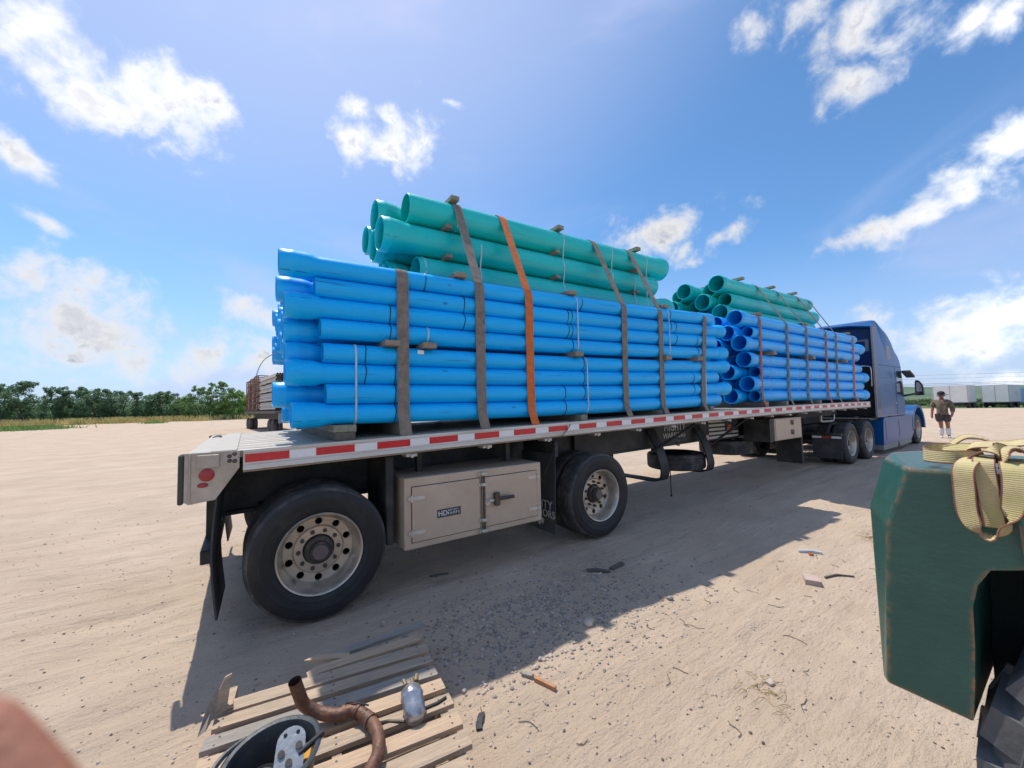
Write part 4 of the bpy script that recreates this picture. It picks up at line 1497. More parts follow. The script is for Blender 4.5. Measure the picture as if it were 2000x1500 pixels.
# ------------------------------------------------------------------ cargo straps
def strap(x, w, M_, label, kind, green=None, xb=None, twist=0.0):
    """kind 1 rear stack, 2 front stack; green = (z centre, radius, y near, y far) when it goes over the green pipes"""
    xb = x if xb is None else xb
    kz = (lambda k: z1(k, x)) if kind == 1 else (lambda k: z2l(k) + (z2r(k) - z2l(k)) * (x - 6.9) / 7.0)
    top = 7 if kind == 1 else 6
    rr = 0.089 if kind == 1 else 0.116
    yn = (0.19 if kind == 1 else 0.215) - rr - 0.004
    yc = yn + rr + 0.004
    pts = [(xb, 0.022, zd(xb) - 0.09), (xb, 0.024, zd(xb) + 0.005), (xb, yn - 0.01, kz(0) - 0.02)]
    for k in range(1, top):
        pts.append((xb + (x - xb) * k / top, yn - 0.001 + prnd.uniform(-0.003, 0), kz(k)))
    zt = kz(top)
    for a in (0, 25, 50):
        pts.append((x, yc - (rr + 0.004) * math.cos(R(a)), zt + (rr + 0.004) * math.sin(R(a))))
    if green:
        zc, rg, y0, y1 = green
        for a in (30, 50, 70, 90):
            pts.append((x + 0.02, y0 - (rg + 0.004) * math.cos(R(a)), zc + (rg + 0.004) * math.sin(R(a))))
        for a in (90, 70, 50, 30):
            pts.append((x + 0.02, y1 + (rg + 0.004) * math.cos(R(a)), zc + (rg + 0.004) * math.sin(R(a))))
    else:
        pts.append((x, yc, zt + rr + 0.005))
    yf = 2.605 - yc
    for a in ((50, 25, 0) if green else (90, 50, 25, 0)):
        pts.append((x, yf + (rr + 0.004) * math.cos(R(a)), zt + (rr + 0.004) * math.sin(R(a))))
    pts += [(x, yf + rr + 0.006, kz(0)), (x, 2.583, zd(x) + 0.005), (x, 2.585, zd(x) - 0.09)]
    wdir = []
    for i in range(len(pts)):
        a = 0.0
        if twist and i < top + 2:
            a = twist * math.sin(PI * i / (top + 2))
        wdir.append(Vector((math.cos(a), -math.sin(a), 0)) if a else Vector((1, 0, 0)))
    mb = MB()
    mb.ribbon(pts, wdir, w, 0.005)
    o = put('cargo_strap', mb, M_, sharp=60)
    tag(o, label, 'strap', 'webbing straps over the load')


def g1z(x):
    tt = (x - .9) / 4.82
    return gz1[2][0] + (gz1[2][1] - gz1[2][0]) * tt


G1 = lambda x: (g1z(x), 0.165, 0.75, 0.75 + 0.355 * 3)
G2 = lambda x: (3.91 + 0.12 * (x - 6.9) / 5.15, 0.152, 0.75, 0.75 + 0.335 * 3)
strap(0.705, 0.105, m_strap, 'wide grey brown strap over the light blue pipes only, leftmost of all straps', 1)
strap(1.495, 0.105, m_strap, 'grey brown strap over the rear green pipes, left of the orange strap', 1, G1(1.5))
strap(2.11, 0.10, m_orange, 'bright orange strap over the rear green pipes', 1, G1(2.1))
strap(3.68, 0.10, m_strap, 'brown strap over the rear green pipes, first right of the orange one', 1, G1(3.7), 3.65)
strap(4.46, 0.10, m_strap, 'brown strap over the far end of the rear green pipes, second right of the orange', 1, G1(4.5), 4.43)
strap(5.62, 0.10, m_strap, 'grey strap over the right end of the light blue pipes', 1, None, 5.45)
strap(7.50, 0.075, m_rust_or, 'faded orange strap over the mouth end of the deep blue pipes', 2, None, 7.41)
strap(8.66, 0.085, m_strap, 'brown strap over the front green pipes, nearest the faded orange strap', 2, G2(8.4), 8.57)
strap(9.64, 0.085, m_strap, 'brown strap over the front green pipes, second in from their mouths', 2, G2(9.4), 9.52)
strap(10.75, 0.085, m_rust_or, 'reddish strap in the middle of the deep blue stack', 2, G2(10.6), 10.64)
strap(11.4, 0.085, m_strap, 'brown strap over the front green pipes, nearest the cab', 2, G2(11.1), 11.27)
strap(12.62, 0.09, m_orange, 'orange strap beside the truck cab', 2, None, 12.44)


# ------------------------------------------------------------------ bands and ties on the bundles
def face_path(x, ka, kb, off=0.003, stack=1):
    """path that follows the near faces of rows ka..kb (from the top one down)"""
    pts = []
    for k in range(ka, kb - 1, -1):
        if stack == 1:
            zc, yc, r_ = z1(k, x), 0.19, 0.0835 + 0.009 * (x + .2) / 6.4
        else:
            zc, yc, r_ = z2l(k) + (z2r(k) - z2l(k)) * (x - 6.9) / 7, 0.215, 0.1145
        lo = 90 if k == ka else 62
        hi = -90 if k == kb else -62
        n = 7
        for i in range(n + 1):
            a = R(lo + (hi - lo) * i / n)
            pts.append((x + 0.004 * math.sin(i), yc - (r_ + off) * math.cos(a), zc + (r_ + off) * math.sin(a)))
    return pts


def hull_path(x, ka, kb, off=0.004):
    pts = []
    for k in range(ka, kb - 1, -1):
        zc, r_ = z1(k, x), 0.0835 + 0.009 * (x + .2) / 6.4
        if k == ka:
            for a in (90, 60, 30, 0):
                pts.append((x, 0.19 - (r_ + off) * math.cos(R(a)), zc + (r_ + off) * math.sin(R(a))))
        elif k == kb:
            for a in (0, -30, -60, -90):
                pts.append((x, 0.19 - (r_ + off) * math.cos(R(a)), zc + (r_ + off) * math.sin(R(a))))
    return pts


ties = [(0.93, 7, 7, 'round the top light blue pipe just right of the first strap'), (1.33, 6, 5, 'round the second and third light blue pipes left of the second strap'),
        (0.60, 5, 4, 'round the third and fourth light blue pipes left of the first strap'), (0.39, 3, 2, 'round the fifth and sixth light blue pipes near their left ends'),
        (0.64, 2, 0, 'round the three lowest light blue pipes by the first strap'), (2.93, 7, 7, 'round the top light blue pipe right of the orange strap'),
        (2.70, 6, 5, 'round the second and third light blue pipes near the middle timber'), (2.76, 6, 4, 'round three light blue pipes near the middle timber'),
        (4.72, 7, 6, 'round the top two light blue pipes by the fifth strap'), (4.85, 6, 5, 'round the second and third light blue pipes right of the fifth strap'),
        (5.40, 5, 4, 'round the third and fourth light blue pipes left of the last strap'), (5.25, 2, 1, 'round the sixth and seventh light blue pipes near the right end'),
        (5.42, 1, 0, 'round the lowest two light blue pipes near the right end'), (2.93, 3, 1, 'round lower light blue pipes right of the orange strap'), (2.62, 1, 0, 'round the lowest two light blue pipes right of the orange strap')]
for x, ka, kb, n_ in ties:
    mb = MB()
    mb.tube(face_path(x, ka, kb), 0.0042, 6)
    tag(put('tie_wire', mb, m_tie), f'thin black tie {n_}', 'tie', 'black ties round the pipes')
for x, ka, kb, n_ in ((0.31, 3, 0, 'on the lower light blue bundle near its left end'), (0.95, 4, 4, 'over the timber right of the first strap'), (2.84, 7, 4, 'down the upper light blue bundle at the middle timber'),
                      (4.66, 7, 4, 'down the upper light blue bundle by the fifth strap'), (2.97, 3, 0, 'down the lower light blue bundle right of the orange strap'), (5.56, 3, 0, 'down the lower light blue bundle near its right end')):
    mb = MB()
    mb.ribbon(hull_path(x, ka, kb) if kb != ka else face_path(x, ka, kb), (1, 0, 0), 0.016, 0.002)
    tag(put('packing_band', mb, m_band), f'pale packing band {n_}', 'band', 'pale bands round the blue bundles')
for i, (x, ka, kb) in enumerate(((1.52, 2, 2), (1.80, 1, 0), (3.09, 2, 0), (4.05, 2, 1), (4.56, 1, 0), (4.86, 2, 0), (1.12, 0, 0))):
    tt = (x - .9) / 4.82
    pts = []
    for k in range(ka, kb - 1, -1):
        zc = gz1[k][0] + (gz1[k][1] - gz1[k][0]) * tt
        r_ = 0.157 + 0.011 * tt + 0.003
        lo, hi = (100 if k == ka else 30), (-80 if k == kb else -30)
        for q in range(7):
            a = R(lo + (hi - lo) * q / 6)
            pts.append((x + 0.003 * q, 0.75 - r_ * math.cos(a), zc + r_ * math.sin(a)))
    mb = MB()
    mb.ribbon(pts, (1, 0, 0), 0.015, 0.002)
    nm = ('round the top green pipe at the first cross piece', 'round the lower green pipes with a loose tail', 'down all three green pipes at the middle cross piece', 'round the upper two green pipes by the fourth strap',
          'round the lower green pipes by the fifth strap', 'down the green pipes at the last cross piece', 'round the bottom green pipe at its left end')[i]
    pb = tag(put('packing_band', mb, m_band), f'pale packing band {nm}', 'band', 'pale bands round the green bundles')
    if i in (1, 4):
        mb = MB()
        p0 = Vector(pts[1])
        mb.ribbon(spline([p0, p0 + Vector((0.06, -0.03, -0.06)), p0 + Vector((0.16, -0.05, -0.20)), p0 + Vector((0.20, -0.04, -0.27))], 4), (0.6, 0.2, 0.6), 0.016, 0.002)
        put('loose_end', mb, m_band, pb)
for i, x in enumerate((7.9, 9.2, 10.3)):
    mb = MB()
    mb.ribbon(face_path(x, 3, 0, stack=2), (1, 0, 0), 0.014, 0.002)
    tag(put('packing_band', mb, m_band), f'pale packing band on the lower deep blue bundle, {("nearest the mouths", "in the middle", "towards the cab")[i]}', 'band', 'pale bands round the deep blue bundle')
for i, x in enumerate((8.0, 8.9, 10.0, 11.0)):
    tt = (x - 6.9) / 5.15
    pts = []
    for k in (2, 1):
        zc = gz2[k][0] + (gz2[k][1] - gz2[k][0]) * tt
        for a in (100, 70, 40, 0, -40):
            pts.append((x, 0.75 - (0.149 + .01 * tt) * math.cos(R(a)), zc + (0.149 + .01 * tt) * math.sin(R(a))))
    mb = MB()
    mb.ribbon(pts, (1, 0, 0), 0.014, 0.002)
    tag(put('packing_band', mb, m_band), f'pale packing band on the front green pipes, {("first", "second", "third", "last")[i]} from their mouths', 'band', 'pale bands round the front green pipes')
# small paper sticker on a pipe
mb = MB()
mb.box(0.84, 0.90, 0.100, 0.1025, z1(3, .87) + 0.02, z1(3, .87) + 0.055)
tag(put('paper_label', mb, m_white), 'small white paper label stuck on a light blue pipe below the second timber', 'label')
# faint printed line on the sixth row pipe
link_me = text_mesh('PVC 6  DR18', 0.045, mat('print_pale_blue', (0.20, 0.5, 0.85), 0.6), 0.0005, spacing=1.1)
pt = link('pipe_print', link_me, None, (0.0, 0.0935, z1(2, 0) + 0.035), (R(72), 0, 0))
pt.data.transform(Matrix.Scale(1.0, 4))
bpy.data.objects.remove(pt)
# thin wire hanging off the rear of the pipes
mb = MB()
mb.tube(spline([(-0.23, 0.3, 2.05), (-0.33, 0.33, 1.98), (-0.38, 0.36, 1.85), (-0.40, 0.36, 1.62)], 6), 0.003, 5)
tag(put('loose_wire', mb, m_wood), 'thin curved wire hanging off the left ends of the blue pipes', 'wire')
mb = MB()
mb.tube(spline([(2.62, 0.05, zd(2.6) + .02), (2.55, -0.01, zd(2.5) - 0.05), (2.35, -0.02, zd(2.3) - 0.22), (2.2, 0.0, 0.85)], 5), 0.004, 5)
tag(put('thin_rope', mb, m_black), 'thin dark cord hanging over the striped rail in front of the second mud flap', 'rope')
#PART2
# ------------------------------------------------------------------ semi truck
K = thing('semi_truck', (15.0, 1.3, 0), 'dark blue sleeper semi truck pulling the loaded flatbed', 'truck')
YN, YF = 0.08, 2.52
# cab shell: profile swept across with rounded shoulders
prof = [(14.50, 1.01), (14.50, 3.70), (14.56, 3.78), (14.75, 3.74), (15.07, 3.63), (15.5, 3.52), (15.80, 3.40), (16.05, 3.24), (16.22, 3.08), (16.36, 2.98), (16.62, 2.88), (16.80, 2.74), (16.90, 2.56), (16.93, 2.46), (17.06, 1.80), (17.12, 1.30), (17.0, 1.01)]
mb = MB()
n = len(prof)
ys = [(YN, 0.0), (YN + 0.015, 0.03), (YN + 0.08, 0.075), (YN + 0.25, 0.11), (1.3, 0.14), (YF - 0.25, 0.11), (YF - 0.08, 0.075), (YF - 0.015, 0.03), (YF, 0.0)]
vs_ = []
cx_, cz_ = 15.4, 2.0
for y, up_ in ys:
    inset = 0.0 if y not in (YN, YF) else 0.02
    for x, z in prof:
        dz = up_ if z > 2.9 else up_ * 0.3 if z > 2.4 else 0
        dxx = (up_ * 1.3 if x > 16 else 0)
        vs_.append((x - (inset if x > 15 else 0) + dxx * 0.8, y, z + dz * 0.5 - inset * (z > 2)))
fs_ = []
for j in range(len(ys) - 1):
    for i in range(n):
        fs_.append((j * n + i, j * n + (i + 1) % n, (j + 1) * n + (i + 1) % n, (j + 1) * n + i))
fs_.append(list(range(n)))
fs_.append([(len(ys) - 1) * n + i for i in range(n)][::-1])
# leave the rear wall open behind the fairing edge: the wall itself sits forward
mb.add(vs_, fs_, True)
put('cab', mb, m_truck, K, sharp=35)
# side extenders and roof lip that stand behind the cab, and the rear wall panel with its corner strips
for y0, y1 in ((YN - 0.01, YN + 0.025), (YF - 0.025, YF + 0.01)):
    mb = MB()
    mb.prism([(14.13, 1.02), (14.20, 3.60), (14.50, 3.74), (14.50, 1.02)], y0, y1)
    put('side_extender', mb, m_truckd, K)
    mb = MB()
    mb.prism([(14.105, 1.02), (14.175, 3.62), (14.21, 3.62), (14.14, 1.02)], y0 - 0.004, y1 + 0.004)
    put('extender_trim', mb, m_trim, K)
mb = MB()
vs_ = []
for y, dz in ((YN - .01, 0), (YN + 0.5, 0.10), (1.3, 0.14), (YF - 0.5, 0.10), (YF + .01, 0)):
    vs_ += [(14.18, y, 3.60 + dz), (14.5, y, 3.745 + dz * 0.6), (14.5, y, 3.71 + dz * 0.6), (14.2, y, 3.56 + dz)]
fs_ = []
for j in range(4):
    for i in range(4):
        fs_.append((j * 4 + i, j * 4 + (i + 1) % 4, j * 4 + 4 + (i + 1) % 4, j * 4 + 4 + i))
mb.add(vs_, fs_ + [(0, 1, 2, 3), (16, 17, 18, 19)])
put('roof_lip', mb, m_truck, K)
mb = MB()
mb.box(14.40, 14.497, YN + 0.03, YF - 0.03, 2.50, 3.66)
put('rear_wall', mb, m_truckd, K)
mb = MB()
mb.box(14.38, 14.497, YN + 0.03, YF - 0.03, 1.05, 2.498)
put('lower_rear_wall', mb, m_black, K)
mb = MB()
mb.box(14.388, 14.398, 0.22, 0.70, 3.22, 3.265)
mb.box(14.388, 14.398, 0.22, 0.30, 2.92, 3.22)
put('corner_reflector', mb, m_trim, K)
mb = MB()
mb.tube(spline([(14.25, 0.18, 1.9), (14.23, 0.17, 2.38), (14.23, 0.24, 2.47), (14.23, 0.5, 2.48), (14.23, 0.9, 2.48)], 5), 0.022, 8)
put('grab_rail', mb, m_chrome, K)
mb = MB()
mb.box(14.2, 14.36, 0.5, 1.2, 1.5, 1.62, 0.01)
put('air_line_bracket', mb, m_chrome, K)
# door lines, vents, window
mb = MB()
mb.box(16.15, 16.165, YN - 0.004, YN + 0.004, 1.05, 2.52)
mb.box(14.52, 16.9, YN - 0.004, YN + 0.004, 2.515, 2.53)
put('door_seam', mb, m_black, K)
mb = MB()
mb.box(14.52, 17.0, YN - 0.003, YN + 0.006, 1.03, 1.055)
put('sill_trim', mb, m_trim, K)
for i in range(4):
    mb = MB()
    mb.box(15.05, 15.55, YN - 0.005, YN + 0.003, 1.75 + i * 0.20, 1.765 + i * 0.20)
    put('side_vent', mb, m_truckd, K)
mb = MB()
mb.prism([(16.25, 1.68), (16.98, 1.62), (16.88, 2.38), (16.35, 2.40)], YN - 0.004, YN + 0.006)
put('side_window', mb, m_glass, K)
mb = MB()
mb.prism([(15.42, 2.72), (15.85, 2.72), (15.80, 3.10), (15.44, 3.16)], YN - 0.002, YN + 0.01)
put('sleeper_window', mb, m_trim, K)
mb = MB()
mb.box(16.02, 16.12, YN - 0.01, YN + 0.003, 1.38, 1.42, 0.003)
put('door_handle', mb, m_chrome, K)
# windscreen
mb = MB()
mb.add([(17.22, 0.28, 1.75), (17.22, 2.32, 1.75), (17.07, 2.25, 2.42), (17.07, 0.35, 2.42)], [(0, 1, 2, 3)])
put('windscreen', mb, m_glass, K)
mb = MB()
mb.prism([(16.95, 2.46), (17.28, 2.34), (17.30, 2.38), (16.98, 2.53)], 0.15, 2.45)
put('sun_visor', mb, m_black, K)
# hood, fenders
mb = MB()
mb.box(17.05, 19.3, 0.55, 2.05, 0.75, 1.58, 0.12)
put('hood', mb, m_truck, K)
for y0, y1 in ((0.02, 0.56), (2.04, 2.58)):
    mb = MB()
    pr = []
    for i in range(15):
        a = R(-5 + 190 * i / 14)
        pr.append((18.4 + 0.70 * math.cos(a), 0.58 + 0.64 * math.sin(a)))
    pr_o = [(18.4 + 0.86 * math.cos(R(-5 + 190 * i / 14)), 0.56 + 0.74 * math.sin(R(-5 + 190 * i / 14))) for i in range(15)]
    for i in range(14):
        (xa, za), (xb, zb) = pr[i], pr[i + 1]
        (xc, zc), (xd, zd_) = pr_o[i], pr_o[i + 1]
        mb.add([(xa, y0, za), (xb, y0, zb), (xd, y0, zd_), (xc, y0, zc), (xa, y1, za), (xb, y1, zb), (xd, y1, zd_), (xc, y1, zc)],
               [(0, 1, 2, 3), (7, 6, 5, 4), (3, 2, 6, 7), (0, 4, 5, 1)], True)
    put('fender', mb, m_truck, K, sharp=40)
# side fairings over tanks and steps
for y0, y1 in ((0.03, 0.5), (2.1, 2.57)):
    mb = MB()
    mb.prism([(14.32, 0.26), (14.42, 0.92), (14.55, 1.0), (17.62, 1.0), (17.62, 0.42), (17.3, 0.24)], y0, y1)
    fr = put('side_fairing', mb, m_truck, K)
    mb = MB()
    yy = y0 - 0.006 if y0 < 1 else y1
    mb.box(14.6, 15.85, yy, yy + 0.006, 0.36, 0.9, 0.002)
    mb.box(15.95, 17.4, yy, yy + 0.006, 0.40, 0.9, 0.002)
    put('fairing_panel', mb, m_truck, fr)
    mb = MB()
    mb.prism([(14.3, 0.10), (15.75, 0.10), (15.8, 0.25), (14.33, 0.25)], y0 + 0.01, y1 - 0.05)
    mb.prism([(15.95, 0.10), (17.3, 0.12), (17.32, 0.25), (15.9, 0.25)], y0 + 0.01, y1 - 0.05)
    put('step_skirt', mb, m_trim, K)
    mb = MB()
    mb.box(15.2, 15.42, y0 + 0.02, y1 - 0.05, 1.0005, 1.03)
    put('step_tread', mb, m_black, K)
# mirror
mb = MB()
mb.tube([(17.05, 0.06, 1.62), (17.35, -0.08, 1.66), (17.65, -0.17, 1.70)], 0.035, 8)
put('mirror_arm', mb, m_black, K)
mb = MB()
pr = [(-0.52, 1.62), (-0.50, 2.05), (-0.46, 2.12), (-0.36, 2.10), (-0.24, 1.98), (-0.20, 1.85), (-0.19, 1.62)]
pr = [((-(y) - 0.72 + 0.365) * 0.6 - 0.17, z) for y, z in pr]
mb.prism(pr, 17.6, 17.74, 'YZ')
mr = put('side_mirror', mb, m_black, K)
mb = MB()
pr = [((y + 0.365) * 0.6 - 0.17, z) for y, z in [(-0.27, 1.74), (-0.28, 2.03), (-0.36, 2.04), (-0.46, 1.95), (-0.49, 1.74)]]
mb.prism(pr, 17.592, 17.599, 'YZ')
put('mirror_glass', mb, m_chrome, mr)
mb = MB()
mb.prism([(16.93, 2.36), (17.5, 2.20), (17.48, 2.27), (16.95, 2.42)], -0.12, 0.08)
put('visor_wing', mb, m_black, K)
# frame, fifth wheel, mud flaps, wheels
for yy in (0.85, 1.65):
    mb = MB()
    mb.box(10.6, 19.0, yy, yy + 0.1, 0.62, 0.90)
    put('frame_rail', mb, m_chassis, K)
mb = MB()
mb.box(11.6, 12.9, 0.95, 1.65, 0.91, 1.12, 0.02)
put('fifth_wheel', mb, m_chassis, K)
mb = MB()
mb.box(13.75, 14.6, 0.15, 2.45, 0.95, 1.0)
put('deck_plate', mb, m_chassis, K)
for y0, y1 in ((0.02, 0.60), (2.0, 2.58)):
    f_ = flap(K, 11.05, y0, y1, 0.16, 0.70, m_flap, lean=0.0)
    mb = MB()
    mb.box(11.02, 11.1, y0, y1 + 0.3 if y0 < 1 else y1, 0.70, 0.76)
    put('flap_hanger', mb, m_chassis, K)
    for q, M_ in enumerate((m_white, m_lens, m_white)):
        mb = MB()
        w3 = (y1 - y0) / 3
        mb.box(11.030, 11.037, y0 + q * w3 + 0.003, y0 + (q + 1) * w3 - 0.003, 0.635, 0.685)
        put('flap_reflector', mb, M_, f_)
for ax in (11.72, 13.0):
    wheel(K, ax, 0.02, side=1)
    wheel(K, ax, 0.34, side=1, inner=True)
    wheel(K, ax, 2.58, side=-1)
    wheel(K, ax, 2.27, side=-1, inner=True)
    mb = MB()
    mb.cyl((ax, 0.25, 0.488), (ax, 2.35, 0.488), 0.08, n=10)
    put('axle', mb, m_chassis, K)
wheel(K, 18.4, 0.06, side=1)
wheel(K, 18.4, 2.54, side=-1)
mb = MB()
mb.cyl((18.4, 0.3, 0.488), (18.4, 2.3, 0.488), 0.06, n=10)
put('axle', mb, m_chassis, K)
for yy in (0.30, 2.12):
    mb = MB()
    mb.tube(spline([(13.72, yy, 0.45), (13.62, yy, 0.85), (13.45, yy, 1.03), (13.0, yy, 1.06)], 4), 0.02, 8)
    mb.box(13.70, 13.74, yy - 0.2, yy + 0.25, 0.35, 0.75)
    put('quarter_fender', mb, m_black, K)

# ------------------------------------------------------------------ green machine at the right
FK = thing('forklift', (1.85, -3.9, 0), 'dark green heavy forklift with chipped counterweight and lugged tyre at the right edge', 'forklift')
ring_t = [(1.198, -3.20, 1.366), (1.198, -2.980, 1.361), (1.338, -2.899, 1.372), (1.50, -2.880, 1.376), (1.95, -2.880, 1.345), (2.08, -2.899, 1.328), (2.18, -2.980, 1.320), (2.18, -3.20, 1.325)]
ring_m = [(1.198, -3.20, 1.135), (1.198, -2.925, 1.184), (1.338, -2.853, 1.206), (1.50, -2.835, 1.21), (1.95, -2.835, 1.20), (2.08, -2.853, 1.19), (2.18, -2.925, 1.17), (2.18, -3.20, 1.135)]
ring_b = [(1.200, -3.071, 0.690), (1.200, -2.897, 0.702), (1.338, -2.857, 0.640), (1.50, -2.850, 0.62), (1.95, -2.850, 0.62), (2.08, -2.857, 0.640), (2.18, -2.897, 0.702), (2.18, -3.071, 0.690)]
bmm = bmesh.new()
V = [[bmm.verts.new(p) for p in r_] for r_ in (ring_t, ring_m, ring_b)]
for j in range(2):
    for i in range(1, 6):
        bmm.faces.new((V[j][i], V[j][i + 1], V[j + 1][i + 1], V[j + 1][i]))
bmm.faces.new(V[0])
bmm.faces.new(V[2][::-1])
for x, s_ in ((1.198, 0), (2.18, 7)):
    e = 1 if s_ == 0 else 6
    bmm.faces.new((V[0][s_], V[0][e], V[1][e], V[1][s_]))
    arch = [bmm.verts.new((x, y, z)) for y, z in ((-3.080, 0.80), (-3.086, 0.905), (-3.088, 1.000), (-3.100, 1.062), (-3.125, 1.110))]
    bmm.faces.new([V[1][e], V[2][e], V[2][s_]] + arch + [V[1][s_]])
# closing wall of the wheel arch
aw0, aw1 = [], []
for y, z in ((-3.071, 0.690), (-3.080, 0.80), (-3.086, 0.905), (-3.088, 1.000), (-3.100, 1.062), (-3.125, 1.110), (-3.20, 1.135)):
    aw0.append(bmm.verts.new((1.2, y, z)))
    aw1.append(bmm.verts.new((2.18, y, z)))
for i in range(6):
    bmm.faces.new((aw0[i], aw0[i + 1], aw1[i + 1], aw1[i]))
bmesh.ops.remove_doubles(bmm, verts=bmm.verts[:], dist=0.0015)
bmesh.ops.recalc_face_normals(bmm, faces=bmm.faces[:])
bmesh.ops.bevel(bmm, geom=[e for e in bmm.edges if e.is_manifold and e.calc_face_angle(0) > 0.15], offset=0.008, segments=2, affect='EDGES', profile=0.5)
me = bpy.data.meshes.new('counterweight')
bmm.to_mesh(me)
bmm.free()

MM = bpy.data.materials.new('chipped_green_paint')
MM.use_nodes = True
tt_ = MM.node_tree
bb = tt_.nodes['Principled BSDF']
bb.inputs['Roughness'].default_value = 0.36
tc_ = tt_.nodes.new('ShaderNodeTexCoord')


def mk(scale, det, ro, st=None):
    n_ = tt_.nodes.new('ShaderNodeTexNoise')
    n_.inputs['Scale'].default_value = scale
    n_.inputs['Detail'].default_value = det
    n_.inputs['Roughness'].default_value = ro
    src = tc_.outputs['Object']
    if st:
        mp_ = tt_.nodes.new('ShaderNodeMapping')
        mp_.inputs['Scale'].default_value = st
        tt_.links.new(src, mp_.inputs['Vector'])
        src = mp_.outputs[0]
    tt_.links.new(src, n_.inputs['Vector'])
    return n_.outputs['Fac']


def mrange(x, lo, hi):
    n_ = tt_.nodes.new('ShaderNodeMapRange')
    n_.inputs['From Min'].default_value = lo
    n_.inputs['From Max'].default_value = hi
    tt_.links.new(x, n_.inputs['Value'])
    return n_.outputs['Result']


def mmix(f_, A, B):
    n_ = tt_.nodes.new('ShaderNodeMix')
    n_.data_type = 'RGBA'
    for s_, v_ in (('A', A), ('B', B)):
        if isinstance(v_, tuple):
            n_.inputs[s_].default_value = (*v_, 1)
        else:
            tt_.links.new(v_, n_.inputs[s_])
    tt_.links.new(f_, n_.inputs['Factor'])
    return n_.outputs['Result']


def mmul(a_, b_):
    n_ = tt_.nodes.new('ShaderNodeMath')
    n_.operation = 'MULTIPLY'
    for i_, v_ in enumerate((a_, b_)):
        if isinstance(v_, float):
            n_.inputs[i_].default_value = v_
        else:
            tt_.links.new(v_, n_.inputs[i_])
    return n_.outputs[0]


cA = mmix(mrange(mk(5, 6, .6), .3, .7), (0.015, 0.070, 0.053), (0.024, 0.100, 0.078))
cA = mmix(mmul(mrange(mk(14, 8, .7, (1, 0.35, 1)), .56, .75), 0.55), cA, (0.045, 0.13, 0.105))
gg = tt_.nodes.new('ShaderNodeNewGeometry')
bvn = tt_.nodes.new('ShaderNodeBevel')
bvn.samples = 4
bvn.inputs['Radius'].default_value = 0.016
ddn = tt_.nodes.new('ShaderNodeVectorMath')
ddn.operation = 'DOT_PRODUCT'
tt_.links.new(bvn.outputs[0], ddn.inputs[0])
tt_.links.new(gg.outputs['True Normal'], ddn.inputs[1])
edge = mrange(ddn.outputs['Value'], 0.995, 0.95)
cA = mmix(mmul(edge, mrange(mk(30, 6, .7), .42, .56)), cA, (0.30, 0.13, 0.05))
cA = mmix(mmul(mrange(mk(9, 8, .75, (1, 0.3, 1.6)),   .73, .80), 0.7), cA, (0.22, 0.12, 0.05))
tt_.links.new(cA, bb.inputs['Base Color'])
bpn = tt_.nodes.new('ShaderNodeBump')
bpn.inputs['Strength'].default_value = 0.35
bpn.inputs['Distance'].default_value = 0.004
tt_.links.new(mk(60, 5, .65, (1, .4, 1)), bpn.inputs['Height'])
tt_.links.new(bpn.outputs[0], bb.inputs['Normal'])
me.materials.append(MM)
link('counterweight', me, FK, (0, 0, 0))
# side panel over the wheel that leans out, dark well, body behind
mb = MB()
mb.add([(1.197, -3.175, 1.325), (1.165, -3.185, 1.145), (1.165, -4.5, 1.12), (1.197, -4.5, 1.34), (1.30, -3.175, 1.335), (1.25, -3.185, 1.135), (1.25, -4.5, 1.11), (1.30, -4.5, 1.345)],
       [(0, 1, 2, 3), (7, 6, 5, 4), (0, 4, 5, 1), (1, 5, 6, 2), (2, 6, 7, 3), (3, 7, 4, 0)])
put('wheel_arch_panel', mb, MM, FK)
mb = MB()
mb.box(1.31, 2.07, -5.6, -3.202, 0.70, 1.318, 0.02)
put('engine_hood', mb, MM, FK)
mb = MB()
mb.box(1.50, 1.88, -4.2, -3.14, 0.45, 0.688)
put('rear_axle', mb, m_machd, FK)
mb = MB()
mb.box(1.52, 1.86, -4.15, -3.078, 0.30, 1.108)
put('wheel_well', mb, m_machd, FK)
# overhead guard
for x in (1.35, 2.03):
    for y in (-4.0, -5.4):
        mb = MB()
        mb.box(x - 0.04, x + 0.04, y - 0.04, y + 0.04, 1.318, 2.6, 0.006)
        put('guard_post', mb, MM, FK)
mb = MB()
for i in range(8):
    mb.box(1.31, 2.07, -5.44 + i * 0.2, -5.40 + i * 0.2, 2.602, 2.65)
mb.box(1.31, 1.39, -5.44, -3.96, 2.65, 2.69)
mb.box(1.99, 2.07, -5.44, -3.96, 2.65, 2.69)
put('guard_roof', mb, m_black, FK)


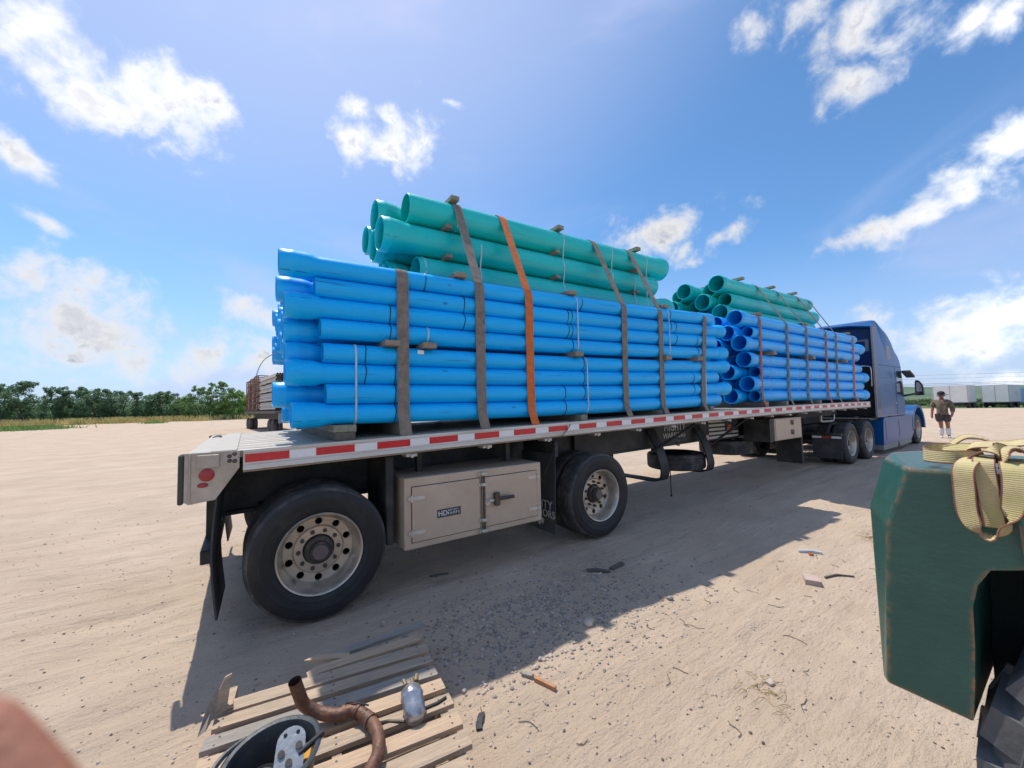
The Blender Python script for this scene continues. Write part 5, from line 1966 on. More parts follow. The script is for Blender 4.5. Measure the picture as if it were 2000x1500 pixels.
def lug_tyre(parent, x, y, zc, Ro, w, side):
    mb = MB()
    r_ = Ro - 0.032
    mb.lathe([(r_ * .55, 0.03), (r_ * .70, 0.0), (r_ * .86, -0.012), (r_ * .90, -0.012), (r_ * .905, -0.004), (r_ * .95, 0.010), (r_ * .985, 0.04), (r_, 0.08), (r_, w - 0.08), (r_ * .985, w - 0.04), (r_ * .92, w), (r_ * .70, w), (r_ * .55, w - 0.03)], 'X', 48)
    NL = 22
    for i in range(NL):
        for h in (0, 1):
            a = 2 * PI * (i + 0.5 * h) / NL
            da = 2 * PI / NL * 0.36
            x0_, x1_ = (-0.004, w * .56) if h == 0 else (w * .44, w + 0.004)
            sk = 0.12 if h == 0 else -0.12
            vs_ = []
            for xx, s_ in ((x0_, 0.0), (x1_, sk)):
                ed = (xx in (x0_,) and h == 0) or (xx == x1_ and h == 1)
                for rr_, dd in ((r_ - 0.05 if ed else r_ - 0.005, da), (Ro - (0.012 if ed else 0), da * 0.82)):
                    for sg in (-1, 1):
                        aa = a + s_ + sg * dd
                        vs_.append((xx + (0.018 if (ed and rr_ > r_) else 0) * (1 if h == 0 else -1), rr_ * math.cos(aa), rr_ * math.sin(aa)))
            mb.add(vs_, [(0, 1, 3, 2), (4, 6, 7, 5), (2, 3, 7, 6), (0, 2, 6, 4), (1, 5, 7, 3)])
    if side < 0:
        mb.v = [(w - a_, b_, c_) for a_, b_, c_ in mb.v]
    o = link('drive_tyre', mb.mesh('drive_tyre', mat('grey_worn_rubber', (0.085, 0.088, 0.092), 0.75, 0, 0.3, 10, 0.3, 40, dirt=(0.12, 0.11, 0.10), dirt_amt=0.35, dscale=7), sharp=30), parent, (x, y, zc))
    mb = MB()
    mb.lathe([(0.001, 0.05), (0.10, 0.05), (0.12, 0.08), (r_ * .4, 0.09), (r_ * .52, 0.05), (r_ * .56, 0.025), (r_ * .57, 0.06), (r_ * .55, w - 0.05)], 'X', 36)
    if side < 0:
        mb.v = [(w - a_, b_, c_) for a_, b_, c_ in mb.v]
    link('wheel_disc', mb.mesh('wheel_disc', m_trim), o, (x, y, zc))


lug_tyre(FK, 1.195, -3.612, 0.552, 0.557, 0.30, 1)
lug_tyre(FK, 1.88, -3.612, 0.552, 0.557, 0.30, -1)
lug_tyre(FK, 1.195, -5.5, 0.552, 0.557, 0.30, 1)
lug_tyre(FK, 1.88, -5.5, 0.552, 0.557, 0.30, -1)


# yellow tow straps heaped on the machine
def tow(pts, wd, label, w=0.053, nsub=5, dup_edges=True):
    P = spline(pts, nsub)
    if isinstance(wd, list):
        D = spline([Vector(q) for q in wd], nsub)
    else:
        D = [Vector(wd)] * len(P)
    mb = MB()
    mb.ribbon(P, list(D), w, 0.003)
    # ribbed weave as thin raised cords along both edges
    o = tag(put('tow_strap', mb, m_yel, sharp=70), label, 'strap', 'yellow tow straps heaped on the forklift')
    mb = MB()
    for sg in (-1, 1):
        q = []
        for i, p in enumerate(P):
            d = (P[min(i + 1, len(P) - 1)] - P[max(i - 1, 0)]).normalized()
            wv = D[i] - d * D[i].dot(d)
            q.append(p + wv.normalized() * sg * w / 2)
        mb.tube(q, 0.0022, 5)
    put('stitched_edge', mb, m_stitch, o)
    return o


m_yel = mat('tow_webbing', (0.52, 0.41, 0.22), 0.8, 0, 0.18, 16, 0, dirt=(0.46, 0.40, 0.13), dirt_amt=0.45, dscale=11)
tn = m_yel.node_tree
bsd = tn.nodes['Principled BSDF']
wv = tn.nodes.new('ShaderNodeTexWave')
wv.bands_direction = 'Z'
wv.inputs['Scale'].default_value = 60
tcy = tn.nodes.new('ShaderNodeTexCoord')
tn.links.new(tcy.outputs['Object'], wv.inputs['Vector'])
bpy_ = tn.nodes.new('ShaderNodeBump')
bpy_.inputs['Strength'].default_value = 0.6
bpy_.inputs['Distance'].default_value = 0.002
tn.links.new(wv.outputs['Fac'], bpy_.inputs['Height'])
tn.links.new(bpy_.outputs[0], bsd.inputs['Normal'])
tow([(1.34, -3.11, 1.393), (1.22, -3.105, 1.397), (1.175, -3.095, 1.376), (1.17, -3.094, 1.322), (1.17, -3.096, 1.261), (1.165, -3.109, 1.222), (1.16, -3.135, 1.205), (1.165, -3.160, 1.232), (1.166, -3.174, 1.289), (1.168, -3.180, 1.354), (1.20, -3.176, 1.393), (1.32, -3.165, 1.396)],
    [(0, 1, 0), (0, 1, 0), (0.2, 1, 0), (0.2, 1, 0.05), (0.2, 1, 0.2), (0.5, 0.8, 0.5), (1, 0.1, 0.7), (0.5, -0.4, 0.6), (0.2, -0.8, 0.3), (0.1, -1, 0), (0, -1, 0), (0, -1, 0)][0:0] or
    [(0, 1, 0), (0, 1, 0), (0.15, 1, 0), (0.15, 1, 0.05), (0.25, 1, 0.15), (0.55, 0.75, 0.3), (1, 0.25, 0.2), (0.75, -0.1, -0.7), (0.3, 0.9, -0.3), (0.15, 1, -0.05), (0, 1, 0), (0, 1, 0)],
    'yellow webbing strap hanging in a long loop down the green counterweight', 0.040)
tow([(1.32, -3.123, 1.400), (1.21, -3.128, 1.400), (1.190, -3.131, 1.36), (1.186, -3.136, 1.29), (1.182, -3.141, 1.228)], (0, 1, 0.1), 'pale strap tail hanging inside the long yellow loop', 0.037)
tow([(1.30, -3.11, 1.396), (1.26, -3.063, 1.396), (1.27, -3.016, 1.396), (1.32, -2.997, 1.40), (1.40, -3.005, 1.402), (1.42, -3.033, 1.404), (1.40, -3.075, 1.404)], (0.25, 0, 1), 'yellow strap turned in a flat loop at the left of the heap', 0.036)
tow([(1.40, -3.005, 1.385), (1.42, -3.030, 1.405), (1.42, -3.054, 1.432), (1.42, -3.075, 1.446), (1.42, -3.099, 1.445), (1.42, -3.123, 1.432), (1.42, -3.150, 1.400)], (1, 0.25, 0.1), 'yellow strap arched highest over the heap', 0.06)
tow([(1.34, -3.075, 1.392), (1.33, -3.088, 1.418), (1.32, -3.105, 1.430), (1.32, -3.135, 1.433), (1.32, -3.165, 1.436), (1.32, -3.195, 1.442), (1.32, -3.225, 1.430)], (1, 0, 0.25), 'dark edged strap lying level across the heap', 0.055)
tow([(1.25, -3.097, 1.389), (1.25, -3.112, 1.409), (1.25, -3.132, 1.424), (1.25, -3.148, 1.424), (1.27, -3.156, 1.409), (1.30, -3.140, 1.396), (1.30, -3.113, 1.394)], (1, -0.3, 0.2), 'yellow strap rolled in a short curl at the front of the heap', 0.055)
tow([(1.21, -3.163, 1.396), (1.24, -3.165, 1.420), (1.26, -3.179, 1.429), (1.26, -3.193, 1.422), (1.25, -3.199, 1.405), (1.22, -3.190, 1.393)], (1, 0.2, 0.2), 'yellow strap curl at the right edge of the heap', 0.055)
tow([(1.33, -3.040, 1.398), (1.33, -3.062, 1.408), (1.33, -3.088, 1.414), (1.34, -3.112, 1.414)], (0.7, 0.3, 0.6), 'folded strap end with black printing in the middle of the heap', 0.05)

# ------------------------------------------------------------------ pallet and the scrap on it
PR = R(-7.5)
pc, ps = math.cos(PR), math.sin(PR)
PO = Vector((-0.085, -1.27, 0))


def PW(u, v_, z):
    return Vector((PO.x + u * pc - v_ * ps, PO.y + u * ps + v_ * pc, z))


PU, PV = Vector((pc, ps, 0)), Vector((-ps, pc, 0))
PL = thing('wooden_pallet', PO, 'broken wooden pallet lying on the dirt in front of the rear wheel', 'pallet')


def pboard(u0, u1, v_, w, z, th, M_, name='deck_board', rot=0.0, tilt=0.0, ragged=0):
    mb = MB()
    ax = (PU * math.cos(rot) + PV * math.sin(rot) + Vector((0, 0, tilt))).normalized()
    ay = Vector((0, 0, 1)).cross(ax).normalized()
    az = ax.cross(ay)
    c = PW((u0 + u1) / 2, v_, z)
    hl = (u1 - u0) / 2
    nseg = 5
    vs_ = []
    for i in range(nseg + 1):
        s_ = -hl + 2 * hl * i / nseg
        for q, (a_, b_) in enumerate(((-1, -1), (1, -1), (1, 1), (-1, 1))):
            e = random.uniform(-ragged, ragged) if ragged and i in (0,) else random.uniform(-.003, .003)
            vs_.append(c + ax * (s_ + e) + ay * (a_ * w / 2 + random.uniform(-.0018, .0018)) + az * (b_ * th / 2 + random.uniform(-.0008, .0008)))
    fs_ = [(3, 2, 1, 0), (nseg * 4, nseg * 4 + 1, nseg * 4 + 2, nseg * 4 + 3)]
    for i in range(nseg):
        for q in range(4):
            fs_.append((i * 4 + q, i * 4 + (q + 1) % 4, i * 4 + 4 + (q + 1) % 4, i * 4 + 4 + q))
    mb.add(vs_, fs_)
    me_ = mb.mesh(name, M_, c)
    # grain follows the board: put the mesh in the board's own axes
    Rm = Matrix((ax, ay, az)).transposed()
    me_.transform(Rm.inverted().to_4x4())
    o = bpy.data.objects.new(name, me_)
    COL.objects.link(o)
    o.parent = PL
    o.location = c - PO
    o.rotation_euler = Rm.to_euler()
    return o


# stringers
for u in (-0.47, 0.0, 0.47):
    for (v0, v1) in ((-0.60, 0.56),):
        c = PW(u, (v0 + v1) / 2, 0.072)
        mb = MB()
        mb.obox(c, PU, PV, (0, 0, 1), 0.019, (v1 - v0) / 2, 0.044)
        put('stringer', mb, m_pallet, PL)
for v_ in (-0.52, 0.0, 0.47):
    pboard(-0.51, 0.51, v_, 0.09, 0.019, 0.016, m_palletg, 'bottom_board')
deck_b = [(0.37, -0.51, 0.52, 0.088, m_pallet), (0.262, -0.505, 0.515, 0.078, m_pallet), (0.145, -0.52, 0.51, 0.082, m_palletg), (0.02, -0.515, 0.515, 0.084, m_pallet2), (-0.105, -0.51, 0.52, 0.080, m_pallet),
          (-0.235, -0.515, 0.52, 0.082, m_pallet2), (-0.36, -0.51, 0.52, 0.086, m_pallet), (-0.475, -0.515, 0.46, 0.078, m_pallet), (-0.575, -0.51, 0.51, 0.072, m_pallet2)]
for v_, u0, u1, w, M_ in deck_b:
    pboard(u0, u1, v_, w, 0.127, 0.022, M_, rot=random.uniform(-0.012, 0.012))
o = pboard(-0.10, 0.50, 0.475, 0.075, 0.130, 0.018, m_pallet2, rot=0.05, tilt=0.01, ragged=0.04)
o['label'] = 'loose split board near the far edge'
o = pboard(-0.02, 0.56, 0.60, 0.055, 0.13, 0.02, m_palletg, rot=0.05, tilt=0.05, ragged=0.05)
o['label'] = 'grey broken board along the far edge'
pboard(-0.11, 0.10, 0.565, 0.05, 0.125, 0.018, m_pallet2, 'split_piece', rot=-0.28, tilt=-0.06, ragged=0.05)
pboard(0.46, 0.54, 0.53, 0.05, 0.09, 0.06, m_pallet, 'broken_block', rot=0.9)
mb = MB()
for v_, u0, u1, w, M_ in deck_b:
    for u in (-0.47, 0.0, 0.47):
        for dv in (-0.022, 0.022):
            p = PW(u + random.uniform(-.012, .012), v_ + dv + random.uniform(-.006, .006), 0.1375)
            mb.cyl(p, p + Vector((0, 0, 0.0025)), 0.0045, n=6)
put('nail_heads', mb, m_bolt, PL)['kind'] = 'stuff'
# splintered corner at the left
mb = MB()
b0 = PW(-0.50, 0.33, 0.13)
mb.add([b0 + Vector((-0.05, -0.03, 0)), b0 + Vector((0.035, 0, 0)), b0 + Vector((0.035, 0.012, 0)), b0 + Vector((-0.05, -0.01, 0)),
        b0 + Vector((0.028, 0.03, 0.15)), b0 + Vector((0.055, 0.035, 0.155)), b0 + Vector((0.055, 0.045, 0.155)), b0 + Vector((0.028, 0.042, 0.15))],
       [(0, 1, 5, 4), (1, 2, 6, 5), (2, 3, 7, 6), (3, 0, 4, 7), (4, 5, 6, 7), (3, 2, 1, 0)])
put('splintered_upright', mb, m_pallet, PL)
mb = MB()
b0 = PW(-0.53, 0.28, 0.13)
mb.add([b0 + Vector((-0.03, -0.06, 0)), b0 + Vector((0.0, -0.06, 0.02)), b0 + Vector((0.02, 0.02, 0.08)), b0 + Vector((0.045, 0.05, 0.14)), b0 + Vector((0.0, 0.0, 0.09)), b0 + Vector((0.0, -0.03, 0.0)), b0 + Vector((0.03, 0.03, 0.02))],
       [(0, 1, 2, 4), (4, 2, 3), (0, 4, 5), (1, 6, 2), (2, 6, 3), (0, 5, 6, 1), (4, 3, 6, 5)])
put('pale_splinter', mb, m_palletg, PL)
pboard(-0.56, -0.44, 0.345, 0.04, 0.145, 0.015, m_pallet2, 'split_piece', rot=0.2, tilt=0.15, ragged=0.03)

# rusty exhaust pipe lying across the pallet
ep = spline([(-0.246, -1.225, 0.365), (-0.228, -1.215, 0.30), (-0.205, -1.205, 0.235), (-0.150, -1.228, 0.190), (-0.075, -1.279, 0.178), (-0.010, -1.292, 0.178), (0.036, -1.385, 0.176), (0.046, -1.495, 0.174), (0.020, -1.591, 0.172), (-0.035, -1.665, 0.172), (-0.05, -1.76, 0.172)], 6)
mb = MB()
mb.tube(ep, [0.0268 + 0.0006 * math.sin(i * 1.3) * (i > 12) for i in range(len(ep))], 18, caps=False)
EX = tag(put('exhaust_pipe', mb, m_rust, sharp=80), 'rusty brown bent exhaust pipe lying across the pallet', 'exhaust pipe')
mb = MB()
mb.tube(ep, 0.0245, 16, caps=False)
put('inner_wall', mb, m_rustin, EX)
for i in (26, 32, 37):
    d = (ep[i + 1] - ep[i - 1]).normalized()
    mb = MB()
    mb.tube([ep[i] - d * 0.007, ep[i] + d * 0.007], 0.0315, 18, caps=False)
    put('weld_collar', mb, m_rust, EX)
mb = MB()
mb.tube(spline([ep[29] + Vector((-.015, .022, .026)), ep[30] + Vector((0.0, .0, .035)), ep[31] + Vector((.022, -.015, .03)), ep[31] + Vector((.05, -.03, .02))], 4), 0.004, 6)
put('clamp_wire', mb, m_black, EX)
# silver canister with brass fittings
CN = thing('canister', (0.225, -1.40, 0.133), 'dented silver canister with grimy valve fittings standing on the pallet boards', 'canister')
c0_ = Vector((0.228, -1.432, 0.182))
d_ = Vector((0.10, 0.80, 0.42)).normalized()
mb = MB()
mb.tube([c0_ - d_ * 0.075, c0_ - d_ * 0.068, c0_ - d_ * 0.05, c0_ - d_ * 0.02, c0_ + d_ * 0.03, c0_ + d_ * 0.037, c0_ + d_ * 0.044, c0_ + d_ * 0.07, c0_ + d_ * 0.085, c0_ + d_ * 0.09],
        [0.012, 0.034, 0.046, 0.050, 0.051, 0.054, 0.051, 0.046, 0.030, 0.018], 24)
put('body', mb, m_silver, CN, sharp=80)
for q, (dx, dz) in enumerate(((-0.022, 0.012), (0.012, 0.0), (0.030, 0.012), (0.0, -0.02))):
    mb = MB()
    pp = c0_ + d_ * 0.085 + Vector((dx, -0.005, dz + 0.005))
    mb.cyl(pp, pp + d_ * 0.028 + Vector((dx * .3, 0, 0)), 0.011, 0.009, 8)
    put('valve_fitting', mb, m_brass, CN)
mb = MB()
mb.tube(spline([c0_ - d_ * .03 + Vector((-0.05, 0, -0.02)), (0.12, -1.405, 0.142), (0.05, -1.395, 0.16), (0.03, -1.36, 0.205)], 5), 0.006, 6)
tag(put('bent_rod', mb, m_bolt), 'thin bent steel rod between the canister and the rusty pipe', 'rod')
mb = MB()
mb.tube([(0.275, -1.43, 0.142), (0.345, -1.436, 0.142), (0.395, -1.425, 0.141)], 0.008, 8)
tag(put('short_rod', mb, m_black), 'short dark rod sticking out to the right of the canister', 'rod')

# black round tub with odd parts
tc0 = Vector((-0.345, -1.535, 0.134))
TU = None
mb = MB()
mb.lathe([(0.0001, 0.004), (0.115, 0.004), (0.125, 0.015), (0.150, 0.150), (0.153, 0.165), (0.165, 0.170), (0.168, 0.178), (0.160, 0.182), (0.148, 0.178), (0.143, 0.165), (0.118, 0.016), (0.0001, 0.010)], 'Z', 48, tc0)
for i, (x, y, z) in enumerate(mb.v):
    r_ = (z - tc0.z)
    mb.v[i] = (x - 0.02 * r_ + 0.0, y, z + 0.10 * (x - tc0.x) * r_ / .18 + 0.05 * (y - tc0.y) * r_ / .18)
TU = tag(put('round_tub', mb, m_tub, sharp=40), 'dirty black round tub of scrap parts standing on the pallet', 'tub')
mb = MB()
mb.tube(spline([tc0 + Vector((-0.172, -0.02, 0.12)), tc0 + Vector((-0.196, 0.03, 0.15)), tc0 + Vector((-0.155, 0.10, 0.172)), tc0 + Vector((-0.08, 0.152, 0.172))], 6), 0.010, 8)
put('handle', mb, m_tub, TU)
mb = MB()
mb.lathe([(0.0001, 0.045), (0.10, 0.045), (0.122, 0.03)], 'Z', 32, tc0)
tag(put('oily_residue', mb, mat('oily_muck', (0.30, 0.22, 0.10), 0.35, 0, 0.4, 14, 0.5, 30)), 'tan muck at the bottom of the black tub', 'residue')
# grey cast bracket with bolts
bd_ = Vector((0.25, 1.0, 0.75)).normalized()
bx_ = Vector((1, -0.2, -0.05)).normalized()
bn_ = bx_.cross(bd_).normalized()
bc = tc0 + Vector((0.050, -0.045, 0.165))
mb = MB()
ol = []
for i in range(11):
    a = PI * i / 10
    ol.append((0.048 * math.cos(a), 0.055 + 0.045 * math.sin(a)))
ol += [(-0.048, -0.09), (0.048, -0.09)]
nn_ = len(ol)
vs_ = [bc + bx_ * u + bd_ * v_ + bn_ * 0.007 for u, v_ in ol] + [bc + bx_ * u + bd_ * v_ - bn_ * 0.007 for u, v_ in ol]
mb.add(vs_, [list(range(nn_)), list(range(2 * nn_ - 1, nn_ - 1, -1))] + [(i, i + nn_, (i + 1) % nn_ + nn_, (i + 1) % nn_) for i in range(nn_)])
BR = tag(put('steel_bracket', mb, m_steelgrey), 'grey cast bracket with bolt holes sticking out of the black tub', 'bracket')
for u, v_ in ((-0.028, 0.02), (0.028, 0.035), (0.0, -0.01), (0.02, 0.078), (-0.022, 0.075)):
    mb = MB()
    p = bc + bx_ * u + bd_ * v_
    mb.cyl(p - bn_ * 0.008, p + bn_ * (0.013 if v_ < 0.05 else 0.008), 0.012 if v_ < 0.05 else 0.007, n=10)
    put('bolt' if v_ < 0.05 else 'bolt_hole', mb, m_bolt if v_ < 0.05 else m_dark, BR)
mb = MB()
mb.tube([bc + bx_ * 0.03 + bd_ * 0.01, bc + bx_ * 0.11 + bd_ * 0.055 + bn_ * .01], 0.011, 10)
tag(put('black_shaft', mb, m_black), 'stubby black shaft behind the grey bracket in the tub', 'shaft')
mb = MB()
mb.lathe([(0.0001, 0.0), (0.045, 0.0), (0.050, 0.006), (0.050, 0.022), (0.040, 0.028), (0.035, 0.022), (0.0001, 0.022)], 'Z', 24, tc0 + Vector((-0.03, 0.04, 0.07)))
tag(put('rubber_disc', mb, m_black), 'black round rubber disc lying in the tub', 'disc')
mb = MB()
mb.obox(tc0 + Vector((0.115, 0.01, 0.12)), (0.3, 1, 0.2), (1, -0.3, 0.5), (-0.5, 0, 1), 0.035, 0.022, 0.012, 0.1)
tag(put('orange_piece', mb, m_orangep), 'orange yellow plastic piece at the right side of the tub', 'plastic')
mb = MB()
hv = []
for i in range(9):
    for j in range(7):
        u, v_ = (i / 8 - .5), (j / 6 - .5)
        hv.append(tc0 + Vector((-0.055 + u * 0.17, -0.125 + v_ * 0.12, 0.165 + 0.03 * mnoise.noise(Vector((u * 5, v_ * 5, 1))) - 0.12 * (u * u + v_ * v_))))
mb.add(hv, [(i * 7 + j, i * 7 + 7 + j, i * 7 + 8 + j, i * 7 + j + 1) for i in range(8) for j in range(6)], True)
tag(put('dirty_rag', mb, m_rag, sharp=180), 'crumpled dirty rag at the front of the black tub', 'rag')

# ------------------------------------------------------------------ debris on the dirt
def rock_mesh(mb, c, s, seed, flat=0.65, n=1):
    b_ = bmesh.new()
    bmesh.ops.create_icosphere(b_, subdivisions=n, radius=1)
    for w in b_.verts:
        k_ = 1 + 0.35 * mnoise.noise(w.co * 1.4 + Vector((seed, seed * 1.7, 0)))
        w.co = Vector((w.co.x * k_ * s, w.co.y * k_ * s * (0.75 + 0.3 * ((seed * 13) % 1)), w.co.z * k_ * s * flat))
    b_.verts.index_update()
    mb.add([w.co + Vector(c) for w in b_.verts], [[q.index for q in f_.verts] for f_ in b_.faces])
    b_.free()


rocks = [(1.584, -1.214, 0.042, m_stone, 'largest pale jagged rock at the shadow edge'), (0.93, -1.243, 0.017, m_stone, 'small white stone at the shadow edge, leftmost of three'), (1.03, -1.32, 0.018, m_stone, 'small white stone at the shadow edge above the wood scrap'),
         (1.165, -1.296, 0.018, m_stone, 'small cream stone on the shadow edge nearest the jagged rock'), (2.38, -1.32, 0.028, m_stoneg, 'flat grey stone on sunlit dirt beyond the jagged rock'), (2.003, -2.2, 0.026, m_stone, 'pale stone on the dirt left of the green machine'),
         (1.10, -1.28, 0.02, m_stoneg, 'grey stone between the cream stones')]
for i, (x, y, s, M_, lab) in enumerate(rocks):
    mb = MB()
    rock_mesh(mb, (x, y, gz(x, y) + s * 0.35), s, i * 3.3 + .7, n=2)
    tag(put('stone', mb, M_), lab, 'stone', 'loose stones on the dirt')
# gravel: uncountable
def gravel(name, cnt, M_, smin, smax, region, seed):
    r_ = np.random.default_rng(seed)
    b_ = bmesh.new()
    bmesh.ops.create_icosphere(b_, subdivisions=1, radius=1)
    b_.verts.index_update()
    bv = np.array([w.co[:] for w in b_.verts])
    bf = np.array([[q.index for q in f_.verts] for f_ in b_.faces])
    b_.free()
    VV, FF = [], []
    n_ = 0
    for _ in range(cnt):
        x, y = region(r_)
        s = smin + (smax - smin) * r_.random() ** 4
        k_ = 1 + (r_.random((len(bv), 1)) - .5) * 0.6
        a = r_.random() * 6.28
        q = bv * k_ * s * np.array([1, 0.6 + .4 * r_.random(), 0.45 + .3 * r_.random()])
        q = np.stack([q[:, 0] * np.cos(a) - q[:, 1] * np.sin(a), q[:, 0] * np.sin(a) + q[:, 1] * np.cos(a), q[:, 2]], 1)
        VV.append(q + np.array([x, y, gz(x, y) + s * 0.15]))
        FF.append(bf + n_)
        n_ += len(bv)
    me_ = bpy.data.meshes.new(name)
    V_ = np.concatenate(VV)
    F_ = np.concatenate(FF)
    me_.vertices.add(len(V_))
    me_.vertices.foreach_set('co', V_.ravel())
    me_.loops.add(F_.size)
    me_.loops.foreach_set('vertex_index', F_.ravel())
    me_.polygons.add(len(F_))
    me_.polygons.foreach_set('loop_start', np.arange(0, F_.size, 3))
    me_.polygons.foreach_set('loop_total', np.full(len(F_), 3))
    me_.update()
    me_.materials.append(M_)
    o = bpy.data.objects.new(name, me_)
    COL.objects.link(o)
    o['kind'] = 'stuff'


def reg_patch(r_):
    while True:
        x, y = r_.normal(1.45, 0.65), r_.normal(-0.85, 0.33)
        if y > -2.6 and not (-0.62 < x < 0.45 and -1.9 < y < -0.75):
            return x, y


def reg_wide(r_):
    d = 0.9 + 9 * r_.random() ** 1.8
    a = yaw + R(62) * (2 * r_.random() - 1)
    x, y = CAM.x + math.cos(a) * d * 1.15, CAM.y + math.sin(a) * d * 1.15
    return x, y


gravel('gravel', 4600, m_stoneg, 0.0025, 0.015, reg_patch, 1)
gravel('pale_gravel', 1600, m_stone, 0.003, 0.020, reg_patch, 2)
gravel('scattered_gravel', 9000, m_stone, 0.002, 0.012, reg_wide, 3)
gravel('dark_gravel', 5000, mat('dark_stone', (0.12, 0.10, 0.085), 0.9, 0, 0.3, 20), 0.002, 0.010, reg_wide, 4)
gravel('fine_gravel', 9000, mat('tan_stone', (0.40, 0.29, 0.21), 0.9, 0, 0.3, 20), 0.002, 0.008, reg_wide, 9)


def scrap(name, pts, w, th, M_, label, cat, wd=(0, 0, 1)):
    mb = MB()
    mb.ribbon([(x, y, gz(x, y) + z) for x, y, z in pts], wd, w, th, smooth=False)
    return tag(put(name, mb, M_), label, cat, None)


scrap('wood_scrap', [(0.955, -1.41, .013), (1.0, -1.54, .013)], 0.022, 0.02, mat('fresh_wood', (0.42, 0.20, 0.10), 0.75, 0, 0.2, 20), 'reddish wood scrap on sunlit dirt below the white stones', 'wood scrap', (1, 0, 0))
scrap('wood_scrap', [(0.925, -1.33, .012), (0.955, -1.39, .012)], 0.028, 0.022, m_palletg, 'short grey wood chunk just left of the reddish scrap', 'wood scrap', (1, 0, 0))
scrap('wood_scrap', [(2.50, -0.60, .012), (2.70, -0.57, .016)], 0.045, 0.018, m_woodd, 'dark board piece lying in the shade near the second wheel', 'wood scrap', (0, 1, 0))
scrap('bark_scrap', [(2.26, -0.52, .008), (2.35, -0.56, .016), (2.44, -0.64, .008)], 0.05, 0.012, m_woodd, 'curled dark bark beside the dark board in the shade', 'bark', (0.3, 1, 0))
scrap('concrete_block', [(3.60, -1.87, .02), (3.74, -1.80, .02)], 0.11, 0.045, mat('pink_block', (0.45, 0.33, 0.28), 0.85, 0, 0.15, 10), 'pinkish block lying on sunlit dirt left of the green machine', 'block', (0, 1, 0))
scrap('thin_stick', [(3.86, -1.87, .008), (3.97, -1.92, .012), (4.06, -2.02, .006)], 0.014, 0.014, m_woodd, 'dark stick on the dirt behind the pinkish block', 'stick', (0, 1, 0))
scrap('plastic_bottle', [(4.33, -1.50, .012), (4.38, -1.59, .016), (4.42, -1.67, .01)], 0.04, 0.022, mat('clear_plastic', (0.48, 0.52, 0.55), 0.25, 0, 0.1), 'crushed clear plastic bottle on the dirt beyond the shadow edge', 'bottle', (1, 0.3, 0))
scrap('orange_scrap', [(4.30, -1.60, .01), (4.32, -1.63, .012)], 0.03, 0.015, m_orange, 'tiny orange plastic scrap beside the crushed bottle', 'scrap', (1, 0, 0))
scrap('rubber_scrap', [(0.585, -1.445, .008), (0.56, -1.475, .016), (0.535, -1.50, .01), (0.525, -1.525, .006)], 0.03, 0.012, m_flap, 'dark leaf shaped rubber scrap right of the pallet', 'scrap', (1, 0.2, 0))
scrap('thin_twig', [(0.60, -1.405, .006), (0.585, -1.445, .012)], 0.005, 0.005, m_woodd, 'thin dark twig at the tip of the rubber scrap', 'twig', (1, 0, 0))
scrap('dark_splinter', [(1.0, 0.275, .01), (1.09, 0.245, .014), (1.17, 0.225, .01)], 0.02, 0.01, m_woodd, 'dark splinter lying in the shade between the two axles', 'stick', (0, 1, 0))
# thin twigs and roots scattered, a dry grass clump
for i in range(26):
    r_ = np.random.default_rng(50 + i)
    x, y = r_.uniform(0.7, 4.6), r_.uniform(-2.4, -1.35)
    a = r_.uniform(0, 6.28)
    L_ = r_.uniform(0.03, 0.13)
    pts = spline([(x + math.cos(a) * L_ * (q - 1.5) / 3 + r_.uniform(-.015, .015), y + math.sin(a) * L_ * (q - 1.5) / 3 + r_.uniform(-.015, .015), 0) for q in range(4)], 4)
    pts = [(p.x, p.y, gz(p.x, p.y) + 0.004) for p in pts]
    mb = MB() if i == 0 else mb
    mb.tube(pts, 0.0019, 5)
tw = put('twig_litter', mb, m_woodd)
tw['kind'] = 'stuff'
mb = MB()
for i in range(90):
    r_ = np.random.default_rng(900 + i)
    cx, cy = ((5.35, -1.85), (5.5, -1.8), (1.9, -2.2))[i % 3]
    x, y = cx + r_.normal(0, .09), cy + r_.normal(0, .06)
    a, L_ = r_.uniform(0, 6.28), r_.uniform(.03, .10)
    p0 = Vector((x, y, gz(x, y) + .002))
    mb.ribbon([p0, p0 + Vector((math.cos(a) * L_ * .5, math.sin(a) * L_ * .5, .012)), p0 + Vector((math.cos(a) * L_, math.sin(a) * L_, .004))], (0, 0, 1), 0.003, 0.001)
dg_ = put('dry_grass_litter', mb, mat('dry_straw', (0.42, 0.30, 0.13), 0.9, 0, 0.3, 30))
dg_['kind'] = 'stuff'
